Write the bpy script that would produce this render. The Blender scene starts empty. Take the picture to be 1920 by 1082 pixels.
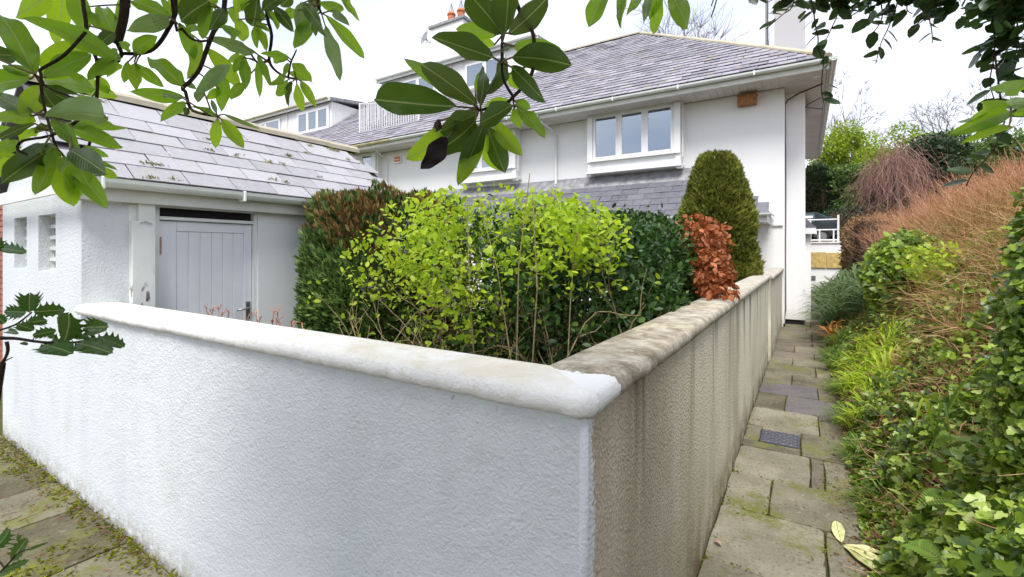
import bpy, math, random
import numpy as np
from mathutils import Vector, Matrix

random.seed(11)
RNG = np.random.default_rng(7)
SC = bpy.context.scene
COL = SC.collection

# ------------------------------------------------------------------ camera
cam_d = bpy.data.cameras.new('camera')
cam_d.sensor_width = 36.0
cam_d.lens = 16.33
cam_d.shift_y = -0.036
cam_d.clip_start = 0.02
cam_d.clip_end = 3000
cam = bpy.data.objects.new('camera', cam_d)
COL.objects.link(cam)
cam.location = (0, 0, 1.6)
cam.rotation_euler = (math.radians(90), 0, math.atan(550 / 871))
SC.camera = cam

# ------------------------------------------------------------------ sky, sun, exposure
SUN_EL, SUN_AZ = 58, 160          # azimuth from +Y, clockwise: the veiled sun stands behind the camera
world = bpy.data.worlds.new('World')
SC.world = world
world.use_nodes = True
wn = world.node_tree
wn.nodes.clear()
w_out = wn.nodes.new('ShaderNodeOutputWorld')
w_bg = wn.nodes.new('ShaderNodeBackground')
w_bg.inputs['Strength'].default_value = 0.1
w_sky = wn.nodes.new('ShaderNodeTexSky')
w_sky.sky_type = 'NISHITA'
w_sky.sun_disc = False
w_sky.sun_elevation = math.radians(SUN_EL)
w_sky.sun_rotation = math.radians(SUN_AZ)
w_tc = wn.nodes.new('ShaderNodeTexCoord')
w_map = wn.nodes.new('ShaderNodeMapping')
w_map.inputs['Scale'].default_value = (1.0, 1.0, 2.6)
w_no = wn.nodes.new('ShaderNodeTexNoise')
w_no.inputs['Scale'].default_value = 1.9
w_no.inputs['Detail'].default_value = 4
w_no.inputs['Roughness'].default_value = 0.45
w_rp = wn.nodes.new('ShaderNodeValToRGB')
w_rp.color_ramp.elements[0].position = 0.36
w_rp.color_ramp.elements[0].color = (3.05, 3.3, 4.0, 1)
w_rp.color_ramp.elements[1].position = 0.58
w_rp.color_ramp.elements[1].color = (4.6, 4.65, 4.95, 1)
w_mx = wn.nodes.new('ShaderNodeMix')
w_mx.data_type = 'RGBA'
w_mx.inputs[0].default_value = 0.9
wn.links.new(w_tc.outputs['Generated'], w_map.inputs[0])
wn.links.new(w_map.outputs[0], w_no.inputs['Vector'])
wn.links.new(w_no.outputs['Fac'], w_rp.inputs[0])
wn.links.new(w_sky.outputs[0], w_mx.inputs[6])
wn.links.new(w_rp.outputs[0], w_mx.inputs[7])
wn.links.new(w_mx.outputs[2], w_bg.inputs['Color'])
wn.links.new(w_bg.outputs[0], w_out.inputs[0])

sun_d = bpy.data.lights.new('sun', 'SUN')
sun_d.energy = 1.5
sun_d.angle = math.radians(24)
sun_d.color = (1.0, 0.97, 0.92)
sun = bpy.data.objects.new('sun', sun_d)
COL.objects.link(sun)
_el, _az = math.radians(SUN_EL), math.radians(SUN_AZ)
_sd = Vector((math.sin(_az) * math.cos(_el), math.cos(_az) * math.cos(_el), math.sin(_el)))
sun.rotation_euler = _sd.to_track_quat('Z', 'Y').to_euler()
sun.location = _sd * 50

SC.view_settings.view_transform = 'Standard'
SC.view_settings.look = 'None'
SC.view_settings.exposure = 1.64
SC.view_settings.gamma = 1
SC.view_settings.use_curve_mapping = False

# ------------------------------------------------------------------ helpers: objects
WL = {}


def thing(name, label, cat, loc=(0, 0, 0), group=None):
    o = bpy.data.objects.new(name, None)
    o.empty_display_size = 0.2
    COL.objects.link(o)
    o.location = loc
    WL[o] = Vector(loc)
    o['label'] = label
    o['category'] = cat
    if group:
        o['group'] = group
    return o


def tag(o, label, cat, group=None):
    o['label'] = label
    o['category'] = cat
    if group:
        o['group'] = group
    return o


def link(name, me, parent=None, M=None, kind=None):
    """link a mesh given in world coordinates (or placed by world matrix M) under its parent"""
    o = bpy.data.objects.new(name, me)
    COL.objects.link(o)
    M = M or Matrix.Identity(4)
    if parent is not None:
        o.parent = parent
        M2 = Matrix.Translation(-WL.get(parent, Vector())) @ M
        o.matrix_local = M2
        WL[o] = M.to_translation()
    else:
        o.matrix_local = M
        WL[o] = M.to_translation()
    if kind:
        o['kind'] = kind
    return o


class MB:
    def __init__(s):
        s.v, s.f = [], []

    def add(s, v, f):
        n = len(s.v)
        s.v += [tuple(p) for p in v]
        s.f += [tuple(i + n for i in q) for q in f]
        return s

    def box(s, a, b):
        x0, x1 = sorted((a[0], b[0])); y0, y1 = sorted((a[1], b[1])); z0, z1 = sorted((a[2], b[2]))
        return s.add([(x0, y0, z0), (x1, y0, z0), (x1, y1, z0), (x0, y1, z0), (x0, y0, z1), (x1, y0, z1), (x1, y1, z1), (x0, y1, z1)],
                     [(0, 3, 2, 1), (4, 5, 6, 7), (0, 1, 5, 4), (1, 2, 6, 5), (2, 3, 7, 6), (3, 0, 4, 7)])

    def hull(s, bot, top):
        """prism between two equally long loops"""
        n = len(bot)
        return s.add(list(bot) + list(top), [tuple(range(n))[::-1], tuple(range(n, 2 * n))] + [(i, (i + 1) % n, n + (i + 1) % n, n + i) for i in range(n)])

    def tube(s, pts, r0, r1=None, n=6, cap=True):
        pts = [Vector(p) for p in pts]
        r1 = r0 if r1 is None else r1
        if len(pts) < 2:
            return s
        base = len(s.v)
        m = len(pts)
        u = None
        for i, p in enumerate(pts):
            t = (pts[min(i + 1, m - 1)] - pts[max(i - 1, 0)])
            if t.length < 1e-9:
                t = Vector((0, 0, 1))
            t.normalize()
            if u is None:
                u = t.orthogonal().normalized()
            else:
                u = (u - t * u.dot(t))
                u = u.normalized() if u.length > 1e-6 else t.orthogonal().normalized()
            w = t.cross(u)
            r = r0 + (r1 - r0) * i / (m - 1)
            for k in range(n):
                a = 2 * math.pi * k / n
                s.v.append(tuple(p + (u * math.cos(a) + w * math.sin(a)) * r))
        for i in range(m - 1):
            for k in range(n):
                a, b = base + i * n + k, base + i * n + (k + 1) % n
                s.f.append((a, b, b + n, a + n))
        if cap:
            s.f.append(tuple(base + k for k in range(n))[::-1])
            s.f.append(tuple(base + (m - 1) * n + k for k in range(n)))
        return s

    def lathe(s, c, prof, n=16):
        base = len(s.v)
        for r, z in prof:
            for k in range(n):
                a = 2 * math.pi * k / n
                s.v.append((c[0] + r * math.cos(a), c[1] + r * math.sin(a), c[2] + z))
        for i in range(len(prof) - 1):
            for k in range(n):
                a, b = base + i * n + k, base + i * n + (k + 1) % n
                s.f.append((a, b, b + n, a + n))
        s.f.append(tuple(base + k for k in range(n))[::-1])
        s.f.append(tuple(base + (len(prof) - 1) * n + k for k in range(n)))
        return s

    def mesh(s, name, mat, smooth=False, bevel=0):
        me = bpy.data.meshes.new(name)
        me.from_pydata(s.v, [], s.f)
        if bevel:
            import bmesh
            bm = bmesh.new(); bm.from_mesh(me)
            bmesh.ops.bevel(bm, geom=list(bm.edges), offset=bevel, segments=1, affect='EDGES', clamp_overlap=True)
            bm.to_mesh(me); bm.free()
        me.materials.append(mat)
        if smooth:
            me.polygons.foreach_set('use_smooth', [True] * len(me.polygons))
        me.update()
        return me

    def put(s, name, mat, parent=None, smooth=False, bevel=0, kind=None, M=None):
        return link(name, s.mesh(name, mat, smooth, bevel), parent, M, kind)


def boxp(name, a, b, mat, parent, bevel=0):
    return MB().box(a, b).put(name, mat, parent, bevel=bevel)


def cloud(name, tm, P, X, N, S, mat, parent=None, kind=None, rnd=None, smooth=False, M=None):
    """many copies of a small leaf template in one mesh; template x = length, y = width, z = normal"""
    tv, tf = np.asarray(tm[0], float), np.asarray(tm[1], int)
    P = np.asarray(P, float); X = np.asarray(X, float); N = np.asarray(N, float)
    n = len(P)
    S = np.asarray(S, float)
    if S.ndim == 1:
        S = np.stack([S, S, S], 1)
    X = X / (np.linalg.norm(X, axis=1, keepdims=True) + 1e-9)
    Y = np.cross(N, X); Y /= (np.linalg.norm(Y, axis=1, keepdims=True) + 1e-9)
    Z = np.cross(X, Y)
    k = len(tv)
    V = (P[:, None, :] + tv[None, :, 0:1] * S[:, None, 0:1] * X[:, None, :] + tv[None, :, 1:2] * S[:, None, 1:2] * Y[:, None, :]
         + tv[None, :, 2:3] * S[:, None, 2:3] * Z[:, None, :]).reshape(-1, 3)
    F = (tf[None] + (np.arange(n) * k)[:, None, None]).reshape(-1, 3)
    me = bpy.data.meshes.new(name)
    me.vertices.add(len(V)); me.vertices.foreach_set('co', V.astype(np.float32).ravel())
    me.loops.add(F.size); me.loops.foreach_set('vertex_index', F.astype(np.int32).ravel())
    me.polygons.add(len(F)); me.polygons.foreach_set('loop_start', (np.arange(len(F)) * 3).astype(np.int32))
    try:
        me.polygons.foreach_set('loop_total', np.full(len(F), 3, np.int32))
    except Exception:
        pass
    if smooth:
        me.polygons.foreach_set('use_smooth', np.ones(len(F), bool))
    at = me.attributes.new('rnd', 'FLOAT', 'POINT')
    r = RNG.random(n) if rnd is None else np.clip(rnd, 0, 1)
    at.data.foreach_set('value', np.repeat(r, k).astype(np.float32))
    me.update(calc_edges=True)
    me.materials.append(mat)
    return link(name, me, parent, M, kind)


def fan(outline, c=(0, 0, 0)):
    v = [c] + list(outline)
    n = len(outline)
    return v, [(0, 1 + i, 1 + (i + 1) % n) for i in range(n)]


# leaf templates
T_OVAL = fan([(0, 0, 0), (.22, -.2, .03), (.55, -.25, .04), (.85, -.13, .0), (1, 0, -.05), (.85, .13, 0), (.55, .25, .04), (.22, .2, .03)], (.5, 0, 0))
T_DIA = ([(0, 0, 0), (.45, -.26, .05), (1, 0, -.04), (.45, .26, .05)], [(0, 1, 2), (0, 2, 3)])
T_IVY = fan([(0, 0, 0), (-.1, -.32, .03), (.22, -.5, .0), (.42, -.3, .04), (.66, -.34, .0), (1, 0, -.08), (.66, .34, 0), (.42, .3, .04), (.22, .5, .0), (-.1, .32, .03)], (.35, 0, -.03))
T_BLADE = ([(0, -.02, 0), (0, .02, 0), (.28, -.03, .33), (.28, .03, .33), (.6, -.03, .5), (.6, .03, .5), (.88, -.02, .42), (.88, .02, .42), (1.05, 0, .22)],
           [(0, 1, 3), (0, 3, 2), (2, 3, 5), (2, 5, 4), (4, 5, 7), (4, 7, 6), (6, 7, 8)])
T_SPRIG = ([(0, 0, 0), (.55, -.2, .06), (1, -.03, 0), (.55, .02, .0), (.55, .2, .06), (.8, .12, 0), (.35, .1, .22), (.95, .06, .2)],
           [(0, 1, 3), (1, 2, 3), (0, 3, 4), (3, 5, 4), (0, 3, 6), (3, 7, 6)])


def twig_t(bend=.12, r=.5):
    v, f = [], []
    for i, (x, z) in enumerate(((0, 0), (.5, bend), (1, 0))):
        rr = r * (1 - .55 * i / 2)
        for k in range(3):
            a = 2 * math.pi * k / 3
            v.append((x, rr * math.cos(a), z + 0))
            v[-1] = (x, rr * math.cos(a), z + rr * math.sin(a) * 0.0)
    # y carries the thickness, z the bend; a crossed pair of strips keeps it cheap
    v, f = [], []
    P = ((0, 0), (.35, bend * .8), (.7, bend * .9), (1, 0))
    for i, (x, z) in enumerate(P):
        w = 1 - .6 * i / 3
        v += [(x, -.5 * w, z), (x, .5 * w, z), (x, 0, z - .0), (x, 0, z)]
    for i in range(3):
        a, b = 4 * i, 4 * (i + 1)
        f += [(a, a + 1, b + 1), (a, b + 1, b)]
    return v, f


def rods(name, P0, P1, R, mat, parent=None, kind=None, rnd=None, bend=.06, seg=3, sides=3):
    """many thin tapering stems in one mesh"""
    P0 = np.asarray(P0, float); P1 = np.asarray(P1, float); R = np.asarray(R, float)
    n = len(P0)
    ax = P1 - P0
    Ln = np.linalg.norm(ax, axis=1, keepdims=True) + 1e-9
    a = ax / Ln
    h = RNG.normal(size=(n, 3))
    u = np.cross(a, h); u /= np.linalg.norm(u, axis=1, keepdims=True) + 1e-9
    w = np.cross(a, u)
    V = np.zeros((n, seg + 1, sides, 3))
    b2 = RNG.normal(0, bend, (n, 1))
    b3 = RNG.normal(0, bend * .5, (n, 1))
    for i in range(seg + 1):
        t = i / seg
        c = P0 + ax * t + u * Ln * b2 * math.sin(math.pi * t) + w * Ln * b3 * math.sin(2 * math.pi * t)
        r = R[:, None] * (1 - .65 * t)
        for k in range(sides):
            an = 2 * math.pi * k / sides
            V[:, i, k] = c + (u * math.cos(an) + w * math.sin(an)) * r
    tf = []
    for i in range(seg):
        for k in range(sides):
            A, B = i * sides + k, i * sides + (k + 1) % sides
            tf += [(A, B, B + sides), (A, B + sides, A + sides)]
    tf = np.array(tf)
    K = (seg + 1) * sides
    F = (tf[None] + (np.arange(n) * K)[:, None, None]).reshape(-1, 3)
    V = V.reshape(-1, 3)
    me = bpy.data.meshes.new(name)
    me.vertices.add(len(V)); me.vertices.foreach_set('co', V.astype(np.float32).ravel())
    me.loops.add(F.size); me.loops.foreach_set('vertex_index', F.astype(np.int32).ravel())
    me.polygons.add(len(F)); me.polygons.foreach_set('loop_start', (np.arange(len(F)) * 3).astype(np.int32))
    try:
        me.polygons.foreach_set('loop_total', np.full(len(F), 3, np.int32))
    except Exception:
        pass
    at = me.attributes.new('rnd', 'FLOAT', 'POINT')
    r = RNG.random(n) if rnd is None else np.clip(rnd, 0, 1)
    at.data.foreach_set('value', np.repeat(r, K).astype(np.float32))
    me.update(calc_edges=True)
    me.materials.append(mat)
    return link(name, me, parent, None, kind)


_ph = [(RNG.normal(size=2) * f, RNG.random() * 6.28, 1 / f ** .8) for f in (.7, .9, 1.4, 1.9, 2.7, 3.6, 5, 7) for _ in range(2)]


def wob(x, y, sc=1.0):
    """smooth pseudo noise about -1..1"""
    t = 0; s = 0
    for d, p, a in _ph:
        t = t + a * np.sin((x * d[0] + y * d[1]) * sc * 2 + p); s += a
    return t / s * 2.2


def unit(n):
    v = RNG.normal(size=(n, 3))
    return v / np.linalg.norm(v, axis=1, keepdims=True)


# ------------------------------------------------------------------ helpers: materials
class NT:
    def __init__(s, name):
        s.m = bpy.data.materials.new(name)
        s.m.use_nodes = True
        s.t = s.m.node_tree
        s.b = s.t.nodes['Principled BSDF']
        s.out = s.t.nodes['Material Output']
        s.pos = s.new('ShaderNodeNewGeometry')

    def new(s, k):
        return s.t.nodes.new(k)

    def ln(s, a, b):
        s.t.links.new(a, b)

    def val(s, sock, v):
        if hasattr(v, 'is_output'):
            s.ln(v, sock)
        else:
            if isinstance(v, (tuple, list)) and len(v) == 3 and sock.type == 'RGBA':
                v = (*v, 1)
            sock.default_value = v

    def noise(s, scale, detail=3, rough=.55, stretch=None, vec=None):
        n = s.new('ShaderNodeTexNoise')
        n.inputs['Scale'].default_value = scale
        n.inputs['Detail'].default_value = detail
        n.inputs['Roughness'].default_value = rough
        v = vec or s.pos.outputs['Position']
        if stretch:
            mp = s.new('ShaderNodeMapping')
            mp.inputs['Scale'].default_value = stretch
            s.ln(v, mp.inputs[0]); v = mp.outputs[0]
        s.ln(v, n.inputs['Vector'])
        return n.outputs['Fac']

    def vor(s, scale, feature='F1'):
        n = s.new('ShaderNodeTexVoronoi')
        n.feature = feature
        n.inputs['Scale'].default_value = scale
        s.ln(s.pos.outputs['Position'], n.inputs['Vector'])
        return n.outputs['Distance']

    def ramp(s, fac, stops):
        r = s.new('ShaderNodeValToRGB')
        e = r.color_ramp.elements
        while len(e) < len(stops):
            e.new(.5)
        for i, (p, c) in enumerate(stops):
            e[i].position = p
            if not isinstance(c, (tuple, list)):
                c = (c, c, c)
            e[i].color = (*c, 1) if len(c) == 3 else c
        s.ln(fac, r.inputs[0])
        return r.outputs[0]

    def mix(s, fac, a, b, mode='MIX'):
        n = s.new('ShaderNodeMix')
        n.data_type = 'RGBA'; n.blend_type = mode
        s.val(n.inputs[0], fac); s.val(n.inputs[6], a); s.val(n.inputs[7], b)
        return n.outputs[2]

    def math(s, op, a, b=0.0, c=None):
        n = s.new('ShaderNodeMath')
        n.operation = op
        s.val(n.inputs[0], a); s.val(n.inputs[1], b)
        if c is not None:
            s.val(n.inputs[2], c)
        return n.outputs[0]

    def xyz(s):
        n = s.new('ShaderNodeSeparateXYZ')
        s.ln(s.pos.outputs['Position'], n.inputs[0])
        return n.outputs

    def rng(s, v, a, b, c=0.0, d=1.0):
        n = s.new('ShaderNodeMapRange')
        s.val(n.inputs[0], v)
        for i, q in enumerate((a, b, c, d)):
            n.inputs[i + 1].default_value = q
        return n.outputs[0]

    def bump(s, h, dist=.005, strength=1.0, prev=None):
        n = s.new('ShaderNodeBump')
        n.inputs['Distance'].default_value = dist
        n.inputs['Strength'].default_value = strength
        s.ln(h, n.inputs['Height'])
        if prev is not None:
            s.ln(prev, n.inputs['Normal'])
        s.ln(n.outputs[0], s.b.inputs['Normal'])
        return n.outputs[0]

    def attr(s, name='rnd'):
        n = s.new('ShaderNodeAttribute')
        n.attribute_name = name
        return n.outputs['Fac']

    def orand(s):
        return s.new('ShaderNodeObjectInfo').outputs['Random']

    def fin(s, color, rough=.8, spec=.3, metal=0.0):
        s.val(s.b.inputs['Base Color'], color)
        s.val(s.b.inputs['Roughness'], rough)
        s.b.inputs['Specular IOR Level'].default_value = spec
        s.b.inputs['Metallic'].default_value = metal
        return s.m


def plain(name, c, rough=.6, spec=.3, metal=0.0, var=.12, scale=6):
    n = NT(name)
    f = n.noise(scale, 4)
    k = tuple(x * (1 - var) for x in c); k2 = tuple(min(1, x * (1 + var)) for x in c)
    return n.fin(n.ramp(f, [(.3, k), (.7, k2)]), rough, spec, metal)


def leafmat(name, stops, trans, tfac=.35, rough=.42, spec=.35, src='rnd', under=None):
    """leaf: gloss on top of a diffuse body plus light let through"""
    n = NT(name)
    r = n.attr() if src == 'rnd' else n.orand()
    f = n.math('ADD', n.math('MULTIPLY', r, .75), n.math('MULTIPLY', n.noise(3.0, 2), .25))
    col = n.ramp(f, stops)
    n.fin(col, rough, spec)
    tr = n.new('ShaderNodeBsdfTranslucent')
    n.ln(n.mix(.6, col, trans), tr.inputs['Color'])
    mx = n.new('ShaderNodeMixShader')
    mx.inputs[0].default_value = tfac
    n.ln(n.b.outputs[0], mx.inputs[1]); n.ln(tr.outputs[0], mx.inputs[2])
    n.ln(mx.outputs[0], n.out.inputs[0])
    return n.m


# render of the garden wall, painted white at the front
def m_wall_white():
    n = NT('white_roughcast_paint')
    X, Y, Z = n.xyz()
    streak = n.noise(3.2, 4, .6, (1, 1, .12))
    big = n.noise(1.1, 3)
    c = n.ramp(big, [(.3, (.63, .665, .70)), (.7, (.71, .74, .765))])
    c = n.mix(n.math('MULTIPLY', n.rng(streak, .48, .7), .35), c, (.50, .56, .60))
    spots = n.rng(n.noise(2.3, 5, .65), .56, .72)
    c = n.mix(n.math('MULTIPLY', spots, .32), c, (.52, .50, .44))
    foot = n.math('MULTIPLY', n.rng(Z, .14, .0), n.rng(n.noise(22, 4), .35, .6))
    c = n.mix(n.math('MULTIPLY', foot, .75), c, (.34, .31, .24))
    chips = n.math('GREATER_THAN', n.noise(14, 2), .765)
    c = n.mix(n.math('MULTIPLY', chips, .6), c, (.3, .3, .28))
    g = n.noise(125, 3, .65)
    h = n.math('ADD', g, n.math('MULTIPLY', n.noise(55, 2), 1.0))
    h = n.math('ADD', h, n.math('MULTIPLY', n.noise(9, 3), .5))
    n.bump(h, .0065, .85)
    return n.fin(c, .85, .2)


def m_wall_dirty():
    n = NT('weathered_roughcast')
    X, Y, Z = n.xyz()
    st = n.noise(5.5, 5, .6, (1, 1, .07))
    st2 = n.noise(1.7, 4, .6, (1, 1, .2))
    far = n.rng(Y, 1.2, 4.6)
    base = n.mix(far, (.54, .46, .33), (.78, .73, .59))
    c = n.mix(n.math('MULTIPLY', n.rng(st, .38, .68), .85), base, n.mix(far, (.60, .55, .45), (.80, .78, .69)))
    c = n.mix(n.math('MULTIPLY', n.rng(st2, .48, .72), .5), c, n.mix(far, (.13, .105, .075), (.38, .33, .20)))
    drip = n.math('MULTIPLY', n.rng(Z, .55, 1.15), n.rng(n.noise(4.2, 3, .6, (1, 1, .05)), .54, .64))
    c = n.mix(n.math('MULTIPLY', drip, .75), c, (.11, .075, .05))
    alg = n.math('MULTIPLY', n.rng(Z, .55, 0.0), n.rng(n.noise(4, 4), .38, .66))
    c = n.mix(n.math('MULTIPLY', alg, .7), c, (.26, .24, .10))
    low = n.math('MULTIPLY', n.rng(Z, .22, .02), n.rng(n.noise(9, 3), .3, .6))
    c = n.mix(n.math('MULTIPLY', low, .8), c, (.20, .14, .10))
    fine = n.noise(90, 3, .7)
    c = n.mix(n.rng(fine, .5, .66), c, n.mix(.72, (.10, .085, .07), c))
    edge = n.math('ADD', n.math('MULTIPLY', n.noise(5, 5, .7), .16), n.math('MULTIPLY', n.noise(70, 3, .7), .07))
    pt = n.math('LESS_THAN', Y, n.math('ADD', edge, 1.005))
    c = n.mix(pt, c, (.70, .72, .74))
    h = n.math('ADD', n.noise(120, 3, .6), n.math('MULTIPLY', n.vor(80), .7))
    n.bump(h, .007, .8)
    return n.fin(c, .9, .15)


def m_coping(side):
    n = NT('weathered_coping' if side else 'white_coping_paint')
    X, Y, Z = n.xyz()
    if side:
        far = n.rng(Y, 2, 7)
        a = n.ramp(n.noise(9, 5, .65), [(.32, (.17, .14, .10)), (.5, (.33, .29, .23)), (.68, (.50, .47, .41))])
        lich = n.rng(n.noise(26, 4, .7), .55, .62)
        top = n.math('MULTIPLY', n.rng(Z, 1.235, 1.252), n.rng(n.noise(2.4, 3), .4, .6))
        c = n.mix(n.math('MULTIPLY', lich, .6), a, (.56, .50, .40))
        c = n.mix(n.math('MULTIPLY', top, .5), c, n.ramp(n.noise(18, 4), [(.4, (.19, .15, .09)), (.62, (.55, .49, .33))]))
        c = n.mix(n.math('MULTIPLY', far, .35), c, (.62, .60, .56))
        edge = n.math('ADD', n.math('MULTIPLY', n.noise(9, 4), .16), n.math('MULTIPLY', n.noise(70, 2), .05))
        pt = n.math('LESS_THAN', n.math('ADD', Y, n.math('MULTIPLY', X, -.15)), n.math('ADD', edge, 1.205))
        c = n.mix(pt, c, (.82, .81, .80))
    else:
        c = n.ramp(n.noise(2.2, 4), [(.3, (.80, .79, .76)), (.7, (.86, .85, .84))])
        st = n.math('MULTIPLY', n.rng(Z, 1.235, 1.253), n.rng(n.noise(3.4, 5, .65), .40, .60))
        c = n.mix(n.math('MULTIPLY', st, .7), c, (.66, .60, .44))
        c = n.mix(n.math('MULTIPLY', n.rng(n.noise(19, 5, .7), .56, .68), .4), c, (.52, .48, .40))
        c = n.mix(n.math('MULTIPLY', n.math('GREATER_THAN', n.noise(31, 2), .76), .5), c, (.4, .36, .28))
    h = n.math('ADD', n.noise(95, 4, .65), n.math('MULTIPLY', n.noise(16, 3), .35))
    n.bump(h, .007, .8)
    return n.fin(c, .9, .15)


def m_house(name, tint=(.80, .78, .79)):
    n = NT(name)
    X, Y, Z = n.xyz()
    c = n.ramp(n.noise(.8, 4), [(.3, tuple(t * .95 for t in tint)), (.7, tint)])
    st = n.rng(n.noise(2.4, 4, .6, (1, 1, .1)), .55, .75)
    c = n.mix(n.math('MULTIPLY', st, .25), c, (.62, .59, .55))
    c = n.mix(n.math('MULTIPLY', n.rng(Z, .35, .05), .5), c, (.5, .46, .38))
    n.bump(n.noise(70, 3), .003, .5)
    return n.fin(c, .85, .2)


def m_slate(name, lo, hi, lich=.4, lc=(.33, .30, .14), objr=True, rough=.6):
    n = NT(name)
    r = n.orand() if objr else n.attr()
    c = n.ramp(r, [(0, lo), (1, hi)])
    g = n.noise(14, 4, .65)
    c = n.mix(n.rng(g, .35, .7, 0, .4), c, tuple(min(1, x * (1.45 if hi[0] < .3 else 1.15)) for x in hi))
    l = n.math('MULTIPLY', n.rng(n.noise(4.5, 5, .7), .56, .70), lich)
    c = n.mix(l, c, lc)
    w = n.math('MULTIPLY', n.rng(n.noise(38, 2), .66, .72), .5)
    c = n.mix(w, c, (.55, .54, .50))
    n.bump(n.noise(26, 4), .003, .6)
    return n.fin(c, rough, .35)


def m_stone(name, cols, moss=.5, objr=True):
    n = NT(name)
    X, Y, Z = n.xyz()
    r = n.orand() if objr else n.noise(.7, 1)
    f = n.math('ADD', n.math('MULTIPLY', r, .35), n.math('MULTIPLY', n.noise(3.5, 5, .65), .65))
    c = n.ramp(f, [(.28, cols[0]), (.5, cols[1]), (.72, cols[2])])
    sp = n.math('MULTIPLY', n.rng(n.noise(46, 5, .8), .5, .66), n.rng(n.noise(5.5, 4, .65), .32, .55))
    c = n.mix(n.math('MULTIPLY', sp, .75), c, tuple(x * .38 for x in cols[0]))
    lt = n.rng(n.noise(21, 3, .7), .6, .68)
    c = n.mix(n.math('MULTIPLY', lt, .4), c, tuple(min(1, x * 1.35) for x in cols[2]))
    big = n.rng(n.noise(1.6, 4, .6), .35, .65)
    c = n.mix(n.math('MULTIPLY', big, .3), c, tuple(x * .9 for x in cols[0]))
    m = n.math('MULTIPLY', n.rng(n.noise(2.1, 5, .65), .53, .64), n.rng(n.noise(45, 3), .35, .55))
    c = n.mix(n.math('MULTIPLY', m, moss), c, (.13, .14, .03))
    n.bump(n.math('ADD', n.noise(40, 4, .6), n.math('MULTIPLY', n.noise(7, 3), 1.2)), .005, .7)
    return n.fin(c, .85, .25)


def m_glass():
    n = NT('window_glass')
    n.t.nodes.remove(n.b)
    gl = n.new('ShaderNodeBsdfGlossy'); gl.inputs['Roughness'].default_value = .02; gl.inputs['Color'].default_value = (.80, .90, 1.0, 1)
    tr = n.new('ShaderNodeBsdfTransparent'); tr.inputs[0].default_value = (.80, .86, .92, 1)
    fr = n.new('ShaderNodeFresnel'); fr.inputs[0].default_value = 4.2
    mx = n.new('ShaderNodeMixShader')
    n.ln(fr.outputs[0], mx.inputs[0]); n.ln(tr.outputs[0], mx.inputs[1]); n.ln(gl.outputs[0], mx.inputs[2])
    n.ln(mx.outputs[0], n.out.inputs[0])
    return n.m


def m_rhodo(name, top, und, trans, tf):
    n = NT(name)
    r = n.orand()
    uv = n.new('ShaderNodeUVMap')
    sp = n.new('ShaderNodeSeparateXYZ'); n.ln(uv.outputs[0], sp.inputs[0])
    u, v = sp.outputs[0], sp.outputs[1]
    d = n.math('ABSOLUTE', n.math('SUBTRACT', v, .5))
    hue = n.new('ShaderNodeHueSaturation')
    n.ln(n.math('ADD', n.math('MULTIPLY', r, .05), .475), hue.inputs['Hue'])
    n.ln(n.math('ADD', n.math('MULTIPLY', n.math('FRACT', n.math('MULTIPLY', r, 7.3)), .7), .65), hue.inputs['Value'])
    blot = n.noise(38, 4, .6)
    t2 = n.mix(n.rng(blot, .35, .7), tuple(x * .8 for x in top), tuple(x * 1.3 for x in top))
    vein = n.math('SINE', n.math('MULTIPLY', n.math('ADD', u, n.math('MULTIPLY', d, -.5)), 95))
    t2 = n.mix(n.rng(vein, .3, 1.0, 0, .05), t2, tuple(min(1, x * 1.8) for x in top))
    back = n.pos.outputs['Backfacing']
    c = n.mix(back, t2, und)
    n.ln(c, hue.inputs['Color'])
    c2 = n.mix(n.rng(d, .03, .012), hue.outputs[0], (.24, .30, .10))
    c2 = n.mix(n.math('MULTIPLY', n.math('GREATER_THAN', n.noise(55, 3), .71), .6), c2, (.08, .05, .02))
    n.fin(c2, n.mix(back, (.33, .33, .33), (.6, .6, .6)), .4)
    n.bump(n.math('ADD', n.math('MULTIPLY', vein, .35), n.math('MULTIPLY', n.rng(d, .05, 0), 4)), .0008, .4)
    tl = n.new('ShaderNodeBsdfTranslucent')
    n.ln(n.mix(n.rng(d, .03, .012), trans, (.5, .6, .2)), tl.inputs[0])
    mx = n.new('ShaderNodeMixShader'); mx.inputs[0].default_value = tf
    n.ln(n.b.outputs[0], mx.inputs[1]); n.ln(tl.outputs[0], mx.inputs[2]); n.ln(mx.outputs[0], n.out.inputs[0])
    return n.m


def m_bark(name, a, b, scale=30):
    n = NT(name)
    f = n.noise(scale, 4, .65)
    n.bump(f, .004, .7)
    return n.fin(n.ramp(f, [(.3, a), (.7, b)]), .9, .15)


def m_earth(name, a, b, g, gm=.5):
    n = NT(name)
    c = n.ramp(n.noise(6, 5, .65), [(.3, a), (.7, b)])
    c = n.mix(n.math('MULTIPLY', n.rng(n.noise(2.2, 4), .45, .6), gm), c, g)
    n.bump(n.noise(30, 4, .65), .02, .8)
    return n.fin(c, .95, .1)


def m_post():
    n = NT('peeling_white_paint')
    X, Y, Z = n.xyz()
    c = n.ramp(n.noise(5, 4), [(.3, (.66, .68, .66)), (.7, (.76, .77, .76))])
    pe = n.math('MULTIPLY', n.rng(Z, 1.5, 1.25), n.rng(n.noise(22, 3, .6, (1, 1, .35)), .56, .60))
    pe2 = n.math('MULTIPLY', n.math('GREATER_THAN', n.noise(16, 3), .74), .7)
    c = n.mix(pe, c, (.10, .07, .05)); c = n.mix(pe2, c, (.2, .17, .15))
    n.bump(n.noise(40, 3), .002, .6)
    return n.fin(c, .75, .25)


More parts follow.
